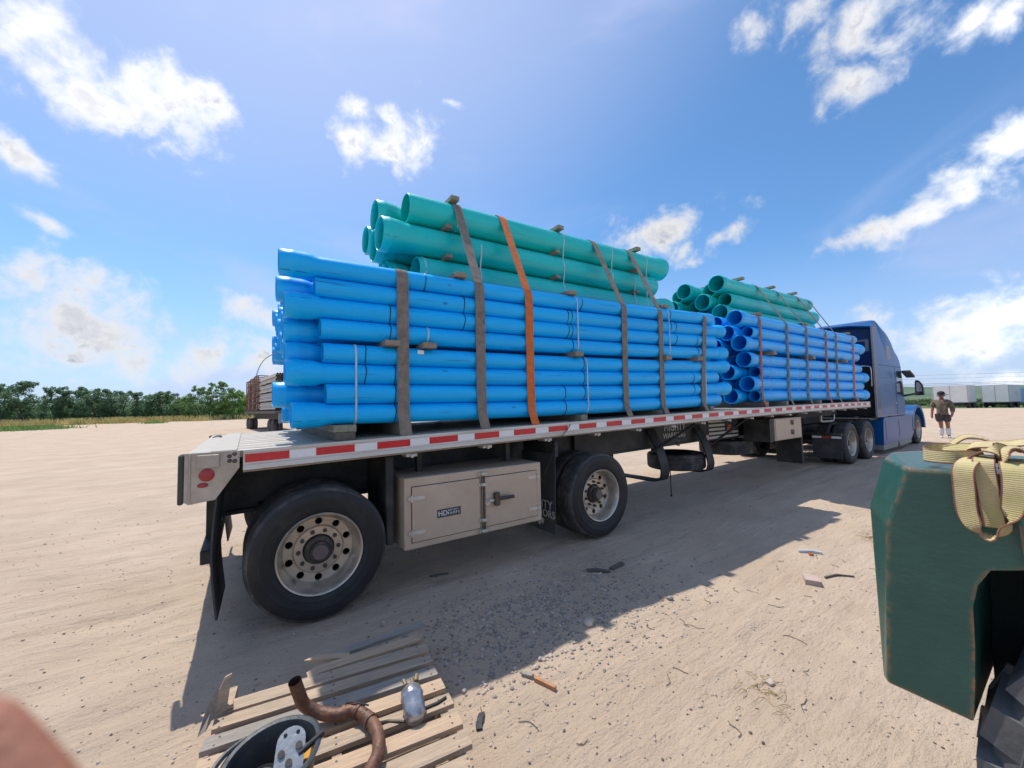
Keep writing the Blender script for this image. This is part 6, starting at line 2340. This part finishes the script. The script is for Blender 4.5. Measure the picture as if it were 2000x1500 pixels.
#PART3
# ------------------------------------------------------------------ trees beyond the yard
def leaf_mat(name, c, c2):
    M_ = bpy.data.materials.new(name)
    M_.use_nodes = True
    t_ = M_.node_tree
    b_ = t_.nodes['Principled BSDF']
    b_.inputs['Roughness'].default_value = 0.7
    b_.inputs['Specular IOR Level'].default_value = 0.25
    tcx = t_.nodes.new('ShaderNodeTexCoord')
    n_ = t_.nodes.new('ShaderNodeTexNoise')
    n_.inputs['Scale'].default_value = 1.3
    n_.inputs['Detail'].default_value = 8
    n_.inputs['Roughness'].default_value = 0.8
    t_.links.new(tcx.outputs['Object'], n_.inputs['Vector'])
    r_ = t_.nodes.new('ShaderNodeValToRGB')
    r_.color_ramp.elements[0].position = 0.35
    r_.color_ramp.elements[1].position = 0.65
    r_.color_ramp.elements[0].color = (*c, 1)
    r_.color_ramp.elements[1].color = (*c2, 1)
    t_.links.new(n_.outputs['Fac'], r_.inputs['Fac'])
    t_.links.new(r_.outputs['Color'], b_.inputs['Base Color'])
    tr = t_.nodes.new('ShaderNodeBsdfTranslucent')
    t_.links.new(r_.outputs['Color'], tr.inputs['Color'])
    ms = t_.nodes.new('ShaderNodeMixShader')
    ms.inputs[0].default_value = 0.6
    t_.links.new(b_.outputs[0], ms.inputs[1])
    t_.links.new(tr.outputs[0], ms.inputs[2])
    t_.links.new(ms.outputs[0], t_.nodes['Material Output'].inputs['Surface'])
    return M_


LM = [leaf_mat('mesquite_leaf_dark', (0.12, 0.205, 0.12), (0.19, 0.29, 0.155)), leaf_mat('mesquite_leaf', (0.15, 0.25, 0.10), (0.22, 0.34, 0.13)), leaf_mat('mesquite_leaf_bright', (0.20, 0.33, 0.09), (0.28, 0.42, 0.12))]
m_bark = mat('dark_bark', (0.09, 0.075, 0.06), 0.9, 0, 0.3, 6)


def leaves(r_, clumps, per, size):
    """clumps: list of (centre, radius xyz); returns verts and tris arrays"""
    P = []
    for c, rad in clumps:
        n_ = per
        d = r_.normal(size=(n_, 3))
        d /= np.linalg.norm(d, axis=1)[:, None]
        rr = r_.random((n_, 1)) ** 0.45
        P.append(np.array(c) + d * rr * np.array(rad))
    P = np.concatenate(P)
    n_ = len(P)
    a = r_.normal(size=(n_, 3))
    a /= np.linalg.norm(a, axis=1)[:, None]
    b_ = np.cross(a, r_.normal(size=(n_, 3)))
    b_ /= np.linalg.norm(b_, axis=1)[:, None]
    s = size * (0.6 + 0.8 * r_.random((n_, 1)))
    V_ = np.stack([P - a * s, P + b_ * s * 0.45, P + a * s, P - b_ * s * 0.45], 1).reshape(-1, 3)
    F_ = np.arange(n_ * 4).reshape(-1, 4)
    return V_, F_


def quad_mesh(name, V_, F_, M_):
    me_ = bpy.data.meshes.new(name)
    me_.vertices.add(len(V_))
    me_.vertices.foreach_set('co', V_.ravel())
    me_.loops.add(F_.size)
    me_.loops.foreach_set('vertex_index', F_.ravel())
    me_.polygons.add(len(F_))
    k_ = F_.shape[1]
    me_.polygons.foreach_set('loop_start', np.arange(0, F_.size, k_))
    me_.polygons.foreach_set('loop_total', np.full(len(F_), k_))
    me_.update()
    me_.materials.append(M_)
    return me_


def tree(x, y, h, w, M_, seed, label):
    r_ = np.random.default_rng(seed)
    z0 = terrain(x, y)
    o = thing('mesquite_tree', (x, y, z0), label, 'tree', 'scrubby trees along the edge of the yard')
    mb = MB()
    nl = r_.integers(3, 5)
    cl = []
    for i in range(nl):
        a = r_.uniform(0, 6.28)
        tip = (math.cos(a) * w * .33, math.sin(a) * w * .33, h * r_.uniform(.55, .85))
        mb.tube(spline([(0, 0, -0.1), (math.cos(a) * w * .08, math.sin(a) * w * .08, h * .25), tip], 3), [0.13, .12, .10, .08, .06, .045, .03], 6)
    nc = 60
    for i in range(nc):
        a = r_.uniform(0, 6.28)
        q = r_.random() ** .5
        zz = h * (0.03 + 0.86 * r_.random())
        lim = w * .5 * (1.0 - 0.55 * max(0, (zz / h - .45) / .55) ** 1.5)
        s = r_.uniform(.28, .62)
        cl.append(((math.cos(a) * q * lim, math.sin(a) * q * lim, zz), (s * 1.15, s * 1.15, s * .85)))
    # sprays that stick out of the top
    for i in range(14):
        a = r_.uniform(0, 6.28)
        q = r_.random() * w * .42
        cl.append(((math.cos(a) * q, math.sin(a) * q, h * r_.uniform(.86, 1.03)), (.32, .32, .30)))
    V_, F_ = leaves(r_, cl, 85, 0.115)
    link('trunk', mb.mesh('trunk', m_bark), o, (x, y, z0))
    link('crown', quad_mesh('crown', V_, F_, M_), o, (x, y, z0))


trnd = random.Random(3)
TREES = []
x = -44.0
i = 0
while x < 8:
    y = 76 + trnd.uniform(-1.5, 2.5)
    # height rhythm of the tree line
    u = (x + 26.6) / 26.7
    h = 4.3 + 0.9 * math.sin(u * 5.5 + 1.0)
    if -12.5 < x < -9.0:
        h = 3.9
    if -7.5 < x < -2.5:
        h = 5.3
    h *= trnd.uniform(.92, 1.1)
    mi = 0 if x < -10 else (1 if x < -3.5 else 2)
    TREES.append((x, y, h, trnd.uniform(3.8, 5.0), mi))
    x += trnd.uniform(1.9, 2.7)
POS = ['leftmost in the row of trees', 'second', 'third', 'fourth', 'fifth', 'sixth', 'seventh', 'eighth', 'ninth', 'tenth', 'eleventh', 'twelfth', 'thirteenth', 'fourteenth', 'fifteenth', 'sixteenth', 'seventeenth', 'eighteenth', 'nineteenth', 'twentieth', 'twenty first', 'twenty second', 'twenty third', 'twenty fourth', 'twenty fifth', 'twenty sixth', 'twenty seventh']
KIND = ['dark green scrub tree', 'mid green scrub tree', 'bright green scrub tree']
nT = len(TREES)
for i, (x, y, h, w, mi) in enumerate(TREES):
    j = nT - 1 - i
    lab = f'{KIND[mi]} at the yard edge, {POS[j] if j else "nearest the far trailer"}' + (' leftward from the far trailer' if j else ' in the row')
    tree(x, y, h, w, LM[mi], 100 + i, lab)
# darker scrub mass behind them
r_ = np.random.default_rng(77)
cl = [((r_.uniform(-48, 12), r_.uniform(80, 88), 0.5 + r_.uniform(0.0, 3.1)), (1.5, 1.2, .95)) for _ in range(700)]
V_, F_ = leaves(r_, cl, 60, 0.2)
so_ = link('scrub', quad_mesh('scrub', V_, F_, LM[0]), None, (0, 0, 0))
so_['kind'] = 'stuff'
# yellow dry grass along the foot of the trees, green weeds
def grass(name, cnt, reg, hmin, hmax, M_, seed, w=0.05):
    r_ = np.random.default_rng(seed)
    VV = []
    for _ in range(cnt):
        x, y = reg(r_)
        z = terrain(x, y) - .02
        h = r_.uniform(hmin, hmax)
        a = r_.uniform(0, 6.28)
        l_ = r_.normal(0, .35, 2) * h
        dx, dy = math.cos(a) * w, math.sin(a) * w
        VV += [(x - dx, y - dy, z), (x + dx, y + dy, z), (x + l_[0] + dx * .2, y + l_[1] + dy * .2, z + h), (x + l_[0] - dx * .2, y + l_[1] - dy * .2, z + h)]
    V_ = np.array(VV)
    o = link(name, quad_mesh(name, V_, np.arange(len(V_)).reshape(-1, 4), M_), None, (0, 0, 0))
    o['kind'] = 'stuff'


m_dry = mat('dry_yellow_grass', (0.62, 0.52, 0.22), 0.9, 0, 0.3, 1.5, dirt=(0.36, 0.38, 0.14), dirt_amt=0.3, dscale=.8)
m_weed = mat('green_weeds', (0.24, 0.38, 0.11), 0.9, 0, 0.3, 1.5)
TUFT = [(random.Random(i).uniform(-40, 6), random.Random(i + 500).uniform(70.5, 74)) for i in range(70)]


def reg_tuft(r_):
    c = TUFT[r_.integers(0, len(TUFT))]
    return c[0] + r_.normal(0, .55), c[1] + r_.normal(0, .35)


grass('dry_grass', 9000, reg_tuft, .25, .95, m_dry, 1)
grass('green_weeds', 3000, lambda r_: (-19.6 + r_.normal(0, 1.5), 58 + r_.normal(0, 1.2)), .12, .45, m_weed, 2, .06)
grass('green_weeds', 350, lambda r_: (-10.5 + r_.normal(0, .55), 66 + r_.normal(0, .6)), .1, .3, m_weed, 3, .06)
r_ = np.random.default_rng(5)
def reg_right(r_):
    a = R(r_.uniform(-12, 40))
    d = r_.uniform(106, 330)
    return d * math.cos(a), d * math.sin(a)


cl = []
for _ in range(700):
    x, y = reg_right(r_)
    if x < 108:
        continue
    s = r_.uniform(.5, 1.4)
    cl.append(((x, y, terrain(x, y) + s * .5), (s * 1.5, s * 1.5, s * .8)))
V_, F_ = leaves(r_, cl, 26, 0.45)
bo = link('far_bushes', quad_mesh('far_bushes', V_, F_, leaf_mat('far_bush_leaf', (0.05, 0.09, 0.04), (0.10, 0.14, 0.06))), None, (0, 0, 0))
bo['kind'] = 'stuff'

# ------------------------------------------------------------------ far flatbed with grey pipe bundles, at the left
ang = math.atan2(41 - 28, -0.45 - 1.15)
FU = Vector((math.cos(ang), math.sin(ang), 0))      # towards its front
FV = Vector((math.sin(ang), -math.cos(ang), 0))     # to its right
FO = Vector((1.15, 28.0, 0))
FT = thing('far_flatbed', FO + FV * 1.2, 'dark flatbed trailer parked far behind the blue pipes, carrying grey pipe bundles', 'trailer')


def fbox(mb, u0, u1, v0, v1, z0, z1):
    c = FO + FU * (u0 + u1) / 2 + FV * (v0 + v1) / 2 + Vector((0, 0, (z0 + z1) / 2))
    return mb.obox(c, FU, FV, (0, 0, 1), (u1 - u0) / 2, (v1 - v0) / 2, (z1 - z0) / 2)


m_fdeck = mat('far_deck_grey', (0.10, 0.095, 0.09), 0.7, 0, 0.2, 3)
mb = MB()
fbox(mb, -0.3, 14, -0.05, 2.5, 1.42, 1.62)
put('deck', mb, m_fdeck, FT)
mb = MB()
fbox(mb, 0.5, 13, 0.6, 0.8, 0.95, 1.42)
fbox(mb, 0.5, 13, 1.7, 1.9, 0.95, 1.42)
put('chassis_beam', mb, m_black, FT)
mb = MB()
fbox(mb, -0.3, -0.1, 0.2, 2.3, 0.75, 1.42)
put('rear_bumper', mb, m_trim, FT)
for u in (0.9, 2.2, 11.2, 12.5):
    for v0, v1 in ((0.0, 0.27), (0.32, 0.59), (1.9, 2.17), (2.22, 2.49)):
        c = FO + FU * u + Vector((0, 0, 0.5))
        mb = MB()
        mb.lathe([(0.28, 0), (0.42, -0.01), (0.48, .02), (0.50, .05), (0.50, .22), (0.48, .25), (0.42, .28), (0.28, .27), (0.1, .2), (0.1, .07)], 'Y', 24, close=True)
        rotm = Matrix((FU, FV, Vector((0, 0, 1)))).transposed()
        mb.v = [tuple(rotm @ Vector((a_, b_, c_)) + c + FV * v0) for a_, b_, c_ in mb.v]
        put('wheel', mb, m_tread, FT)
# grey pipe bundles, four tiers
m_gpipe = mat('grey_white_pipe', (0.52, 0.49, 0.44), 0.6, 0, 0.12, 3)
for tier in range(4):
    z0 = 1.70 + tier * 0.66
    BU = thing('pipe_bundle', FO + FU * 3 + FV * 1.2 + Vector((0, 0, z0)), f'bundle of pale grey pipes on the far flatbed, {("lowest", "second lowest", "second highest", "highest")[tier]} tier', 'pipe bundle', 'grey pipe bundles on the far flatbed')
    mbp = None
    for row in range(4):
        for c in range(8):
            p0 = FO + FU * (0.0 + 0.05 * ((row + c) % 2)) + FV * (0.10 + c * 0.155 + 0.07 * (row % 2)) + Vector((0, 0, z0 + 0.075 + row * 0.14))
            p1 = p0 + FU * 6.2
            if mbp is None:
                mb = MB()
                d0 = Vector(p0)
                mb.tube([p0, p1], 0.072, 10, caps=False)
                mb.tube([p0 + FU * .001, p1], 0.060, 10, caps=False)
                mbp = mb.mesh('pipe', m_gpipe, p0)
            link('pipe', mbp, BU, p0)
    mb = MB()
    for u in (0.8, 3.2, 5.4):
        fbox(mb, u, u + .1, 0, 2.45, z0 - 0.07, z0 - 0.004)
    put('timber_spacer', mb, m_rust, BU)
m_rack = mat('rusty_rack', (0.22, 0.10, 0.06), 0.8, 0, 0.25, 5)
for q, u in enumerate((7.0, 9.2, 11.4)):
    RK = thing('steel_rack', FO + FU * u + FV * 1.2 + Vector((0, 0, 1.62)), f'rusty brown stacked rack on the far flatbed, {("nearest the grey pipes", "middle one", "farthest one")[q]}', 'rack', 'rusty racks on the far flatbed')
    hgt = 4.55 - 0.1 * q
    mb = MB()
    for v_ in (0, 0.6, 1.2, 1.8, 2.4):
        for uu in (0, 1.0, 1.9):
            fbox(mb, u + uu, u + uu + .08, v_, v_ + .08, 1.62, hgt)
    for z in np.linspace(1.7, hgt - .05, 6):
        for uu in (0, 1.9):
            fbox(mb, u + uu, u + uu + .08, 0, 2.48, z, z + .07)
        for v_ in (0, 2.4):
            fbox(mb, u, u + 1.98, v_, v_ + .08, z, z + .07)
    put('frame', mb, m_rack, RK)
    mb = MB()
    for z in np.linspace(1.78, hgt - .65, 5):
        for uu in (0.12, 1.08):
            fbox(mb, u + uu, u + uu + .75, .12, 2.36, z, z + .42)
    put('boxes', mb, m_gpipe, RK)

# ------------------------------------------------------------------ white box trailers far right
m_van = mat('white_van_panel', (0.62, 0.61, 0.60), 0.55, 0, 0.05, 0.8, dirt=(0.5, 0.46, 0.42), dirt_amt=0.2, dscale=.6)
DEP = fw


def van(kx, ky, hd, L1, L2, label, zb=1.05, zt=3.9):
    """corner at (kx, ky); long wall runs along heading hd for L1, end wall L2 at right angles"""
    z0 = terrain(kx, ky)
    u = Vector((math.cos(hd), math.sin(hd), 0))
    v_ = Vector((math.sin(hd), -math.cos(hd), 0))
    c = Vector((kx, ky, z0))
    o = thing('box_trailer', c + u * L1 / 2 + v_ * L2 / 2, label, 'trailer', 'white box trailers across the yard')

    def bx(mb, a0, a1, b0, b1, q0, q1):
        return mb.obox(c + u * (a0 + a1) / 2 + v_ * (b0 + b1) / 2 + Vector((0, 0, (q0 + q1) / 2)), u, v_, (0, 0, 1), (a1 - a0) / 2, (b1 - b0) / 2, (q1 - q0) / 2)
    mb = MB()
    bx(mb, 0, L1, 0, L2, zb, zt)
    put('box_body', mb, m_van, o)
    mb = MB()
    for a in np.arange(0.05, L1 - .05, 1.2):
        bx(mb, a, a + .05, -.012, 0, zb + .05, zt - .05)
    for b_ in np.arange(0.05, L2, L2 / 2.05):
        bx(mb, -.012, 0, b_, b_ + .05, zb + .05, zt - .05)
    put('wall_ribs', mb, m_trim, o)
    mb = MB()
    bx(mb, -.05, L1 + .03, -.03, L2 + .03, zb - .14, zb - .004)
    put('side_sill', mb, m_trim, o)
    mb = MB()
    bx(mb, .4, L1 - .4, .5, L2 - .5, .55, zb - .15)
    bx(mb, .2, L1 - .2, .12, .16, .25, zb - .15)
    put('chassis', mb, m_black, o)
    for a in (.8, L1 - .8):
        for b_ in (.05, L2 - .35):
            p = c + u * a + v_ * b_ + Vector((0, 0, .5))
            mb = MB()
            mb.tube([p, p + v_ * .3], .5, 20)
            put('wheel', mb, m_rubber, o)


hdv = math.atan2(fw.y, fw.x)
rg = Vector((math.sin(hdv), -math.cos(hdv), 0))
# heading: mostly to the right of the view, slightly away
van(100.7, 12.6, hdv - R(64), 3.6, 4.2, 'white box trailer standing behind the walking man')
van(107.8, 7.75, hdv - R(70), 4.1, 3.2, 'white box trailer nearest the right edge, beside the pale blue truck')
# second truck at the right edge
c = Vector((114.2, 3.3, terrain(114, 3.3)))
K2 = thing('parked_truck', c, 'pale blue truck cab at the right edge beside a white box trailer', 'truck')
u2, v2 = Vector((math.cos(hdv - R(75)), math.sin(hdv - R(75)), 0)), Vector((-math.sin(hdv - R(75)), math.cos(hdv - R(75)), 0))


def k2(mb, a0, a1, b0, b1, z0, z1):
    return mb.obox(c + u2 * (a0 + a1) / 2 + v2 * (b0 + b1) / 2 + Vector((0, 0, (z0 + z1) / 2)), u2, v2, (0, 0, 1), (a1 - a0) / 2, (b1 - b0) / 2, (z1 - z0) / 2)


m_pblue = mat('pale_blue_paint', (0.16, 0.30, 0.48), 0.4, 0.1, 0.1)
mb = MB()
k2(mb, -0.6, 1.2, -1.2, 1.2, 0.9, 3.4)
k2(mb, 1.2, 3.0, -1.0, 1.0, 0.7, 1.9)
put('cab', mb, m_pblue, K2)
mb = MB()
k2(mb, 0.3, 1.22, -1.21, 1.21, 2.1, 2.8)
put('window', mb, m_glass, K2)
mb = MB()
k2(mb, -0.9, -0.7, -1.5, -1.3, 1.5, 2.3)
put('side_mirror', mb, m_black, K2)
for a in (2.0, -1.6):
    for b_ in (-1.15, .85):
        mb = MB()
        p = c + u2 * a + v2 * b_ + Vector((0, 0, .5))
        mb.tube([p, p + v2 * .3], .5, 18)
        put('wheel', mb, m_rubber, K2)
# power line running across the far side of the yard
PLN = thing('power_line', (131, 22.4, terrain(131, 22)), 'thin power line wires strung across the far right behind the yard', 'power line')
pa, pb_ = Vector((60.0, 71.7, 0)), Vector((190.0, -18.0, 0))
for z, r__ in ((6.5, .018), (5.6, .018), (4.4, .03), (4.05, .03)):
    pts = []
    for i in range(17):
        s_ = i / 16
        p = pa.lerp(pb_, s_)
        pts.append((p.x, p.y, z + 0.2 + 3.2 * (s_ - .5) ** 2))
    mb = MB()
    mb.tube(pts, r__, 5)
    put('wire', mb, m_black, PLN)
for p in (pa, pb_):
    mb = MB()
    mb.cyl((p.x, p.y, -1.5), (p.x, p.y, 8.5), .16, .11, 8)
    mb.box(p.x - .06, p.x + .06, p.y - 1.0, p.y + 1.0, 7.7, 7.85)
    put('pole', mb, m_wood, PLN)

# ------------------------------------------------------------------ the walking man
PX, PY_ = 21.45, -0.08
fd = Vector((CAM.x - PX, CAM.y - PY_, 0)).normalized()   # he faces the camera
rs = Vector((-fd.y, fd.x, 0))                              # +rs: the right of the picture seen from the camera... his left
if rs.dot(rt) < 0:
    rs = -rs


def Q(a, b_, z):
    """a to picture right, b towards the camera, z up"""
    return Vector((PX, PY_, 0)) + rs * a + fd * b_ + Vector((0, 0, z))


MAN = thing('person', (PX, PY_, 0), 'man walking in camouflage shirt, dark shorts, white knee socks and cap', 'person')
o0 = Vector((PX, PY_, 0))


def manpart(name, verts, edges, radii, M_, sub=2, root=0):
    me_ = skin_mesh(name, [Q(*v_) - o0 for v_ in verts], edges, radii, M_, sub, root)
    ob = bpy.data.objects.new(name, me_)
    COL.objects.link(ob)
    ob.parent = MAN
    return ob


# continuous body: pelvis, spine, neck, head, arms, legs
bv_ = [(0, 0, .90), (0, 0, 1.08), (0, 0, 1.25), (0, 0, 1.38), (0.0, .01, 1.45), (0.0, .02, 1.50), (0.0, .035, 1.56), (0.0, .03, 1.64), (0, .02, 1.70),
       (-.19, 0, 1.37), (-.25, -.02, 1.12), (-.28, .03, .88), (-.28, .06, .80), (-.275, .08, .73),
       (.19, 0, 1.37), (.25, .0, 1.12), (.25, .10, .90), (.22, .15, .83), (.20, .17, .77),
       (-.09, 0, .84), (-.06, .03, .49), (-.06, -.03, .10), (-.085, .07, .035),
       (.09, 0, .84), (.11, .02, .49), (.12, -.02, .10), (.13, .09, .035)]
be_ = [(0, 1), (1, 2), (2, 3), (3, 4), (4, 5), (5, 6), (6, 7), (7, 8), (3, 9), (9, 10), (10, 11), (11, 12), (12, 13), (3, 14), (14, 15), (15, 16), (16, 17), (17, 18),
       (0, 19), (19, 20), (20, 21), (21, 22), (0, 23), (23, 24), (24, 25), (25, 26)]
br_ = [(.15, .11), (.16, .115), (.17, .12), (.13, .10), .06, .055, .082, .098, .05, .065, .048, .038, .04, .02, .065, .048, .038, .04, .02, .10, .062, .042, .03, .10, .062, .042, .03]
body = manpart('body', bv_, be_, br_, m_skin2)
m_camo = mat('camouflage_cloth', (0.20, 0.155, 0.105), 0.9, 0, 0.5, 9, dirt=(0.035, 0.035, 0.022), dirt_amt=0.5, dscale=8)
m_short = mat('dark_grey_shorts', (0.05, 0.05, 0.052), 0.85, 0, 0.2, 9)
m_sock = mat('white_sock', (0.70, 0.70, 0.70), 0.85, 0, 0.06)
m_capm = mat('black_cap', (0.018, 0.018, 0.02), 0.8)
manpart('shirt', [(0, 0, .80), (0, 0, 1.05), (0, 0, 1.25), (0, 0, 1.39), (-.20, 0, 1.37), (-.255, -.01, 1.16), (.20, 0, 1.37), (.26, 0, 1.14), (.262, .07, .95), (0, .01, 1.455)],
        [(0, 1), (1, 2), (2, 3), (3, 4), (4, 5), (3, 6), (6, 7), (7, 8), (3, 9)],
        [(.225, .175), (.215, .165), (.21, .155), (.16, .12), .085, .078, .085, .08, .065, .065], m_camo)
manpart('shorts', [(0, 0, 1.0), (-.095, .0, .80), (-.085, .02, .56), (.095, 0, .80), (.12, .015, .56)], [(0, 1), (1, 2), (0, 3), (3, 4)], [(.185, .15), (.135, .13), .125, (.135, .13), .125], m_short, 1)
for s_, (a_, b0_, a2, b2) in (('l', (-.06, .0, -.06, -.03)), ('r', (.113, .0, .12, -.02))):
    manpart('sock', [(a_, b0_, .40), (a_, b0_ - .015, .24), (a2, b2, .09)], [(0, 1), (1, 2)], [.078, .076, .058], m_sock, 1)
    manpart('shoe', [(a2 * 1.02, b2 - .03, .045), (a2 * 1.1, b2 + .08, .04), (a2 * 1.2, b2 + .16, .032)], [(0, 1), (1, 2)], [(.047, .05), (.05, .042), (.042, .03)], m_sock, 1)
mb = MB()
hc = Q(0.0, .03, 1.645)
mb.lathe([(.103, -.01), (.108, .02), (.104, .06), (.08, .10), (.04, .12), (.0001, .124)], 'Z', 20, (0, 0, 0))
mb.v = [tuple(Vector(q) + hc) for q in mb.v]
bdir = (rs * .86 + fd * .5).normalized()
sd = Vector((-bdir.y, bdir.x, 0))
pp = hc + Vector((0, 0, 0.0))
mb.add([pp + bdir * .09 - sd * .075, pp + bdir * .09 + sd * .075, pp + bdir * .19 + sd * .05 + Vector((0, 0, -.02)), pp + bdir * .19 - sd * .05 + Vector((0, 0, -.02)),
        pp + bdir * .09 - sd * .075 + Vector((0, 0, .012)), pp + bdir * .09 + sd * .075 + Vector((0, 0, .012)), pp + bdir * .19 + sd * .05 + Vector((0, 0, -.008)), pp + bdir * .19 - sd * .05 + Vector((0, 0, -.008))],
       [(0, 1, 2, 3), (7, 6, 5, 4), (0, 4, 5, 1), (1, 5, 6, 2), (2, 6, 7, 3), (3, 7, 4, 0)])
put('cap', mb, m_capm, MAN)
mb = MB()
mb.obox(Q(0.015, .118, 1.605), rs, fd, (0, 0, 1), .075, .012, .018)
put('sunglasses', mb, m_glass, MAN)
for a_, z_, sx_, sz_, M_ in ((0.02, 1.575, .014, .022, m_skin2), (0.02, 1.535, .03, .008, mat('lip', (0.2, .07, .05), .6))):
    mb = MB()
    mb.obox(Q(a_, .118, z_), rs, fd, (0, 0, 1), sx_, .016, sz_)
    put('nose' if z_ > 1.55 else 'mouth', mb, M_, MAN)
for sg in (-1, 1):
    mb = MB()
    mb.obox(Q(sg * .098, .02, 1.595), fd, rs, (0, 0, 1), .02, .012, .03)
    put('ear', mb, m_skin2, MAN)

# ------------------------------------------------------------------ the photographer's hand at the lower left corner
def near_pt(px, py, d):
    """a point d metres ahead of the phone, px right and py up of its axis (metres)"""
    return CAM + fw * d + rt2 * px + up2 * py


HD = thing('hand', near_pt(-.06, -.12, .06), 'blurred bare finger of the photographer poking into the lower left corner', 'hand')
h0 = WORLD[HD.name]
hv_, he_, hr_ = [], [], []


def hp(px, py, d, r_):
    hv_.append(near_pt(px - .0045, py - .0040, d) - h0)
    hr_.append(r_)
    return len(hv_) - 1


w0 = hp(-.010, -.215, .02, .026)
w1 = hp(-.030, -.165, .03, .030)
he_.append((w0, w1))
fins = [[(-.066, -.118, .055, .0115), (-.066, -.091, .066, .0095), (-.0835, -.0735, .070, .0088), (-.1005, -.0565, .072, .0075)],
        [(-.048, -.118, .060, .0115), (-.038, -.094, .085, .0095), (-.030, -.088, .062, .0085), (-.028, -.094, .045, .007)],
        [(-.030, -.122, .060, .011), (-.018, -.100, .085, .009), (-.012, -.094, .062, .008), (-.011, -.100, .045, .0068)],
        [(-.014, -.130, .055, .010), (0.0, -.112, .076, .0085), (.005, -.104, .058, .0075), (.004, -.108, .044, .0062)]]
wm = hp(-.040, -.140, .045, (.036, .018))
he_.append((w1, wm))
for fi in fins:
    prev = wm
    for (a_, b_, d_, r_) in fi:
        k_ = hp(a_, b_, d_, r_)
        he_.append((prev, k_))
        prev = k_
prev = w1
for (a_, b_, d_, r_) in ((-.062, -.150, .015, .013), (-.075, -.128, 0.0, .0105), (-.07, -.108, -.012, .008)):
    k_ = hp(a_, b_, d_, r_)
    he_.append((prev, k_))
    prev = k_
me_ = skin_mesh('hand_skin', hv_, he_, hr_, mat('photographer_skin', (0.36, 0.145, 0.085), 0.5, 0, 0.12, 60, 0.2, 400), 2, wm and 2)
ob = bpy.data.objects.new('hand_skin', me_)
COL.objects.link(ob)
ob.parent = HD
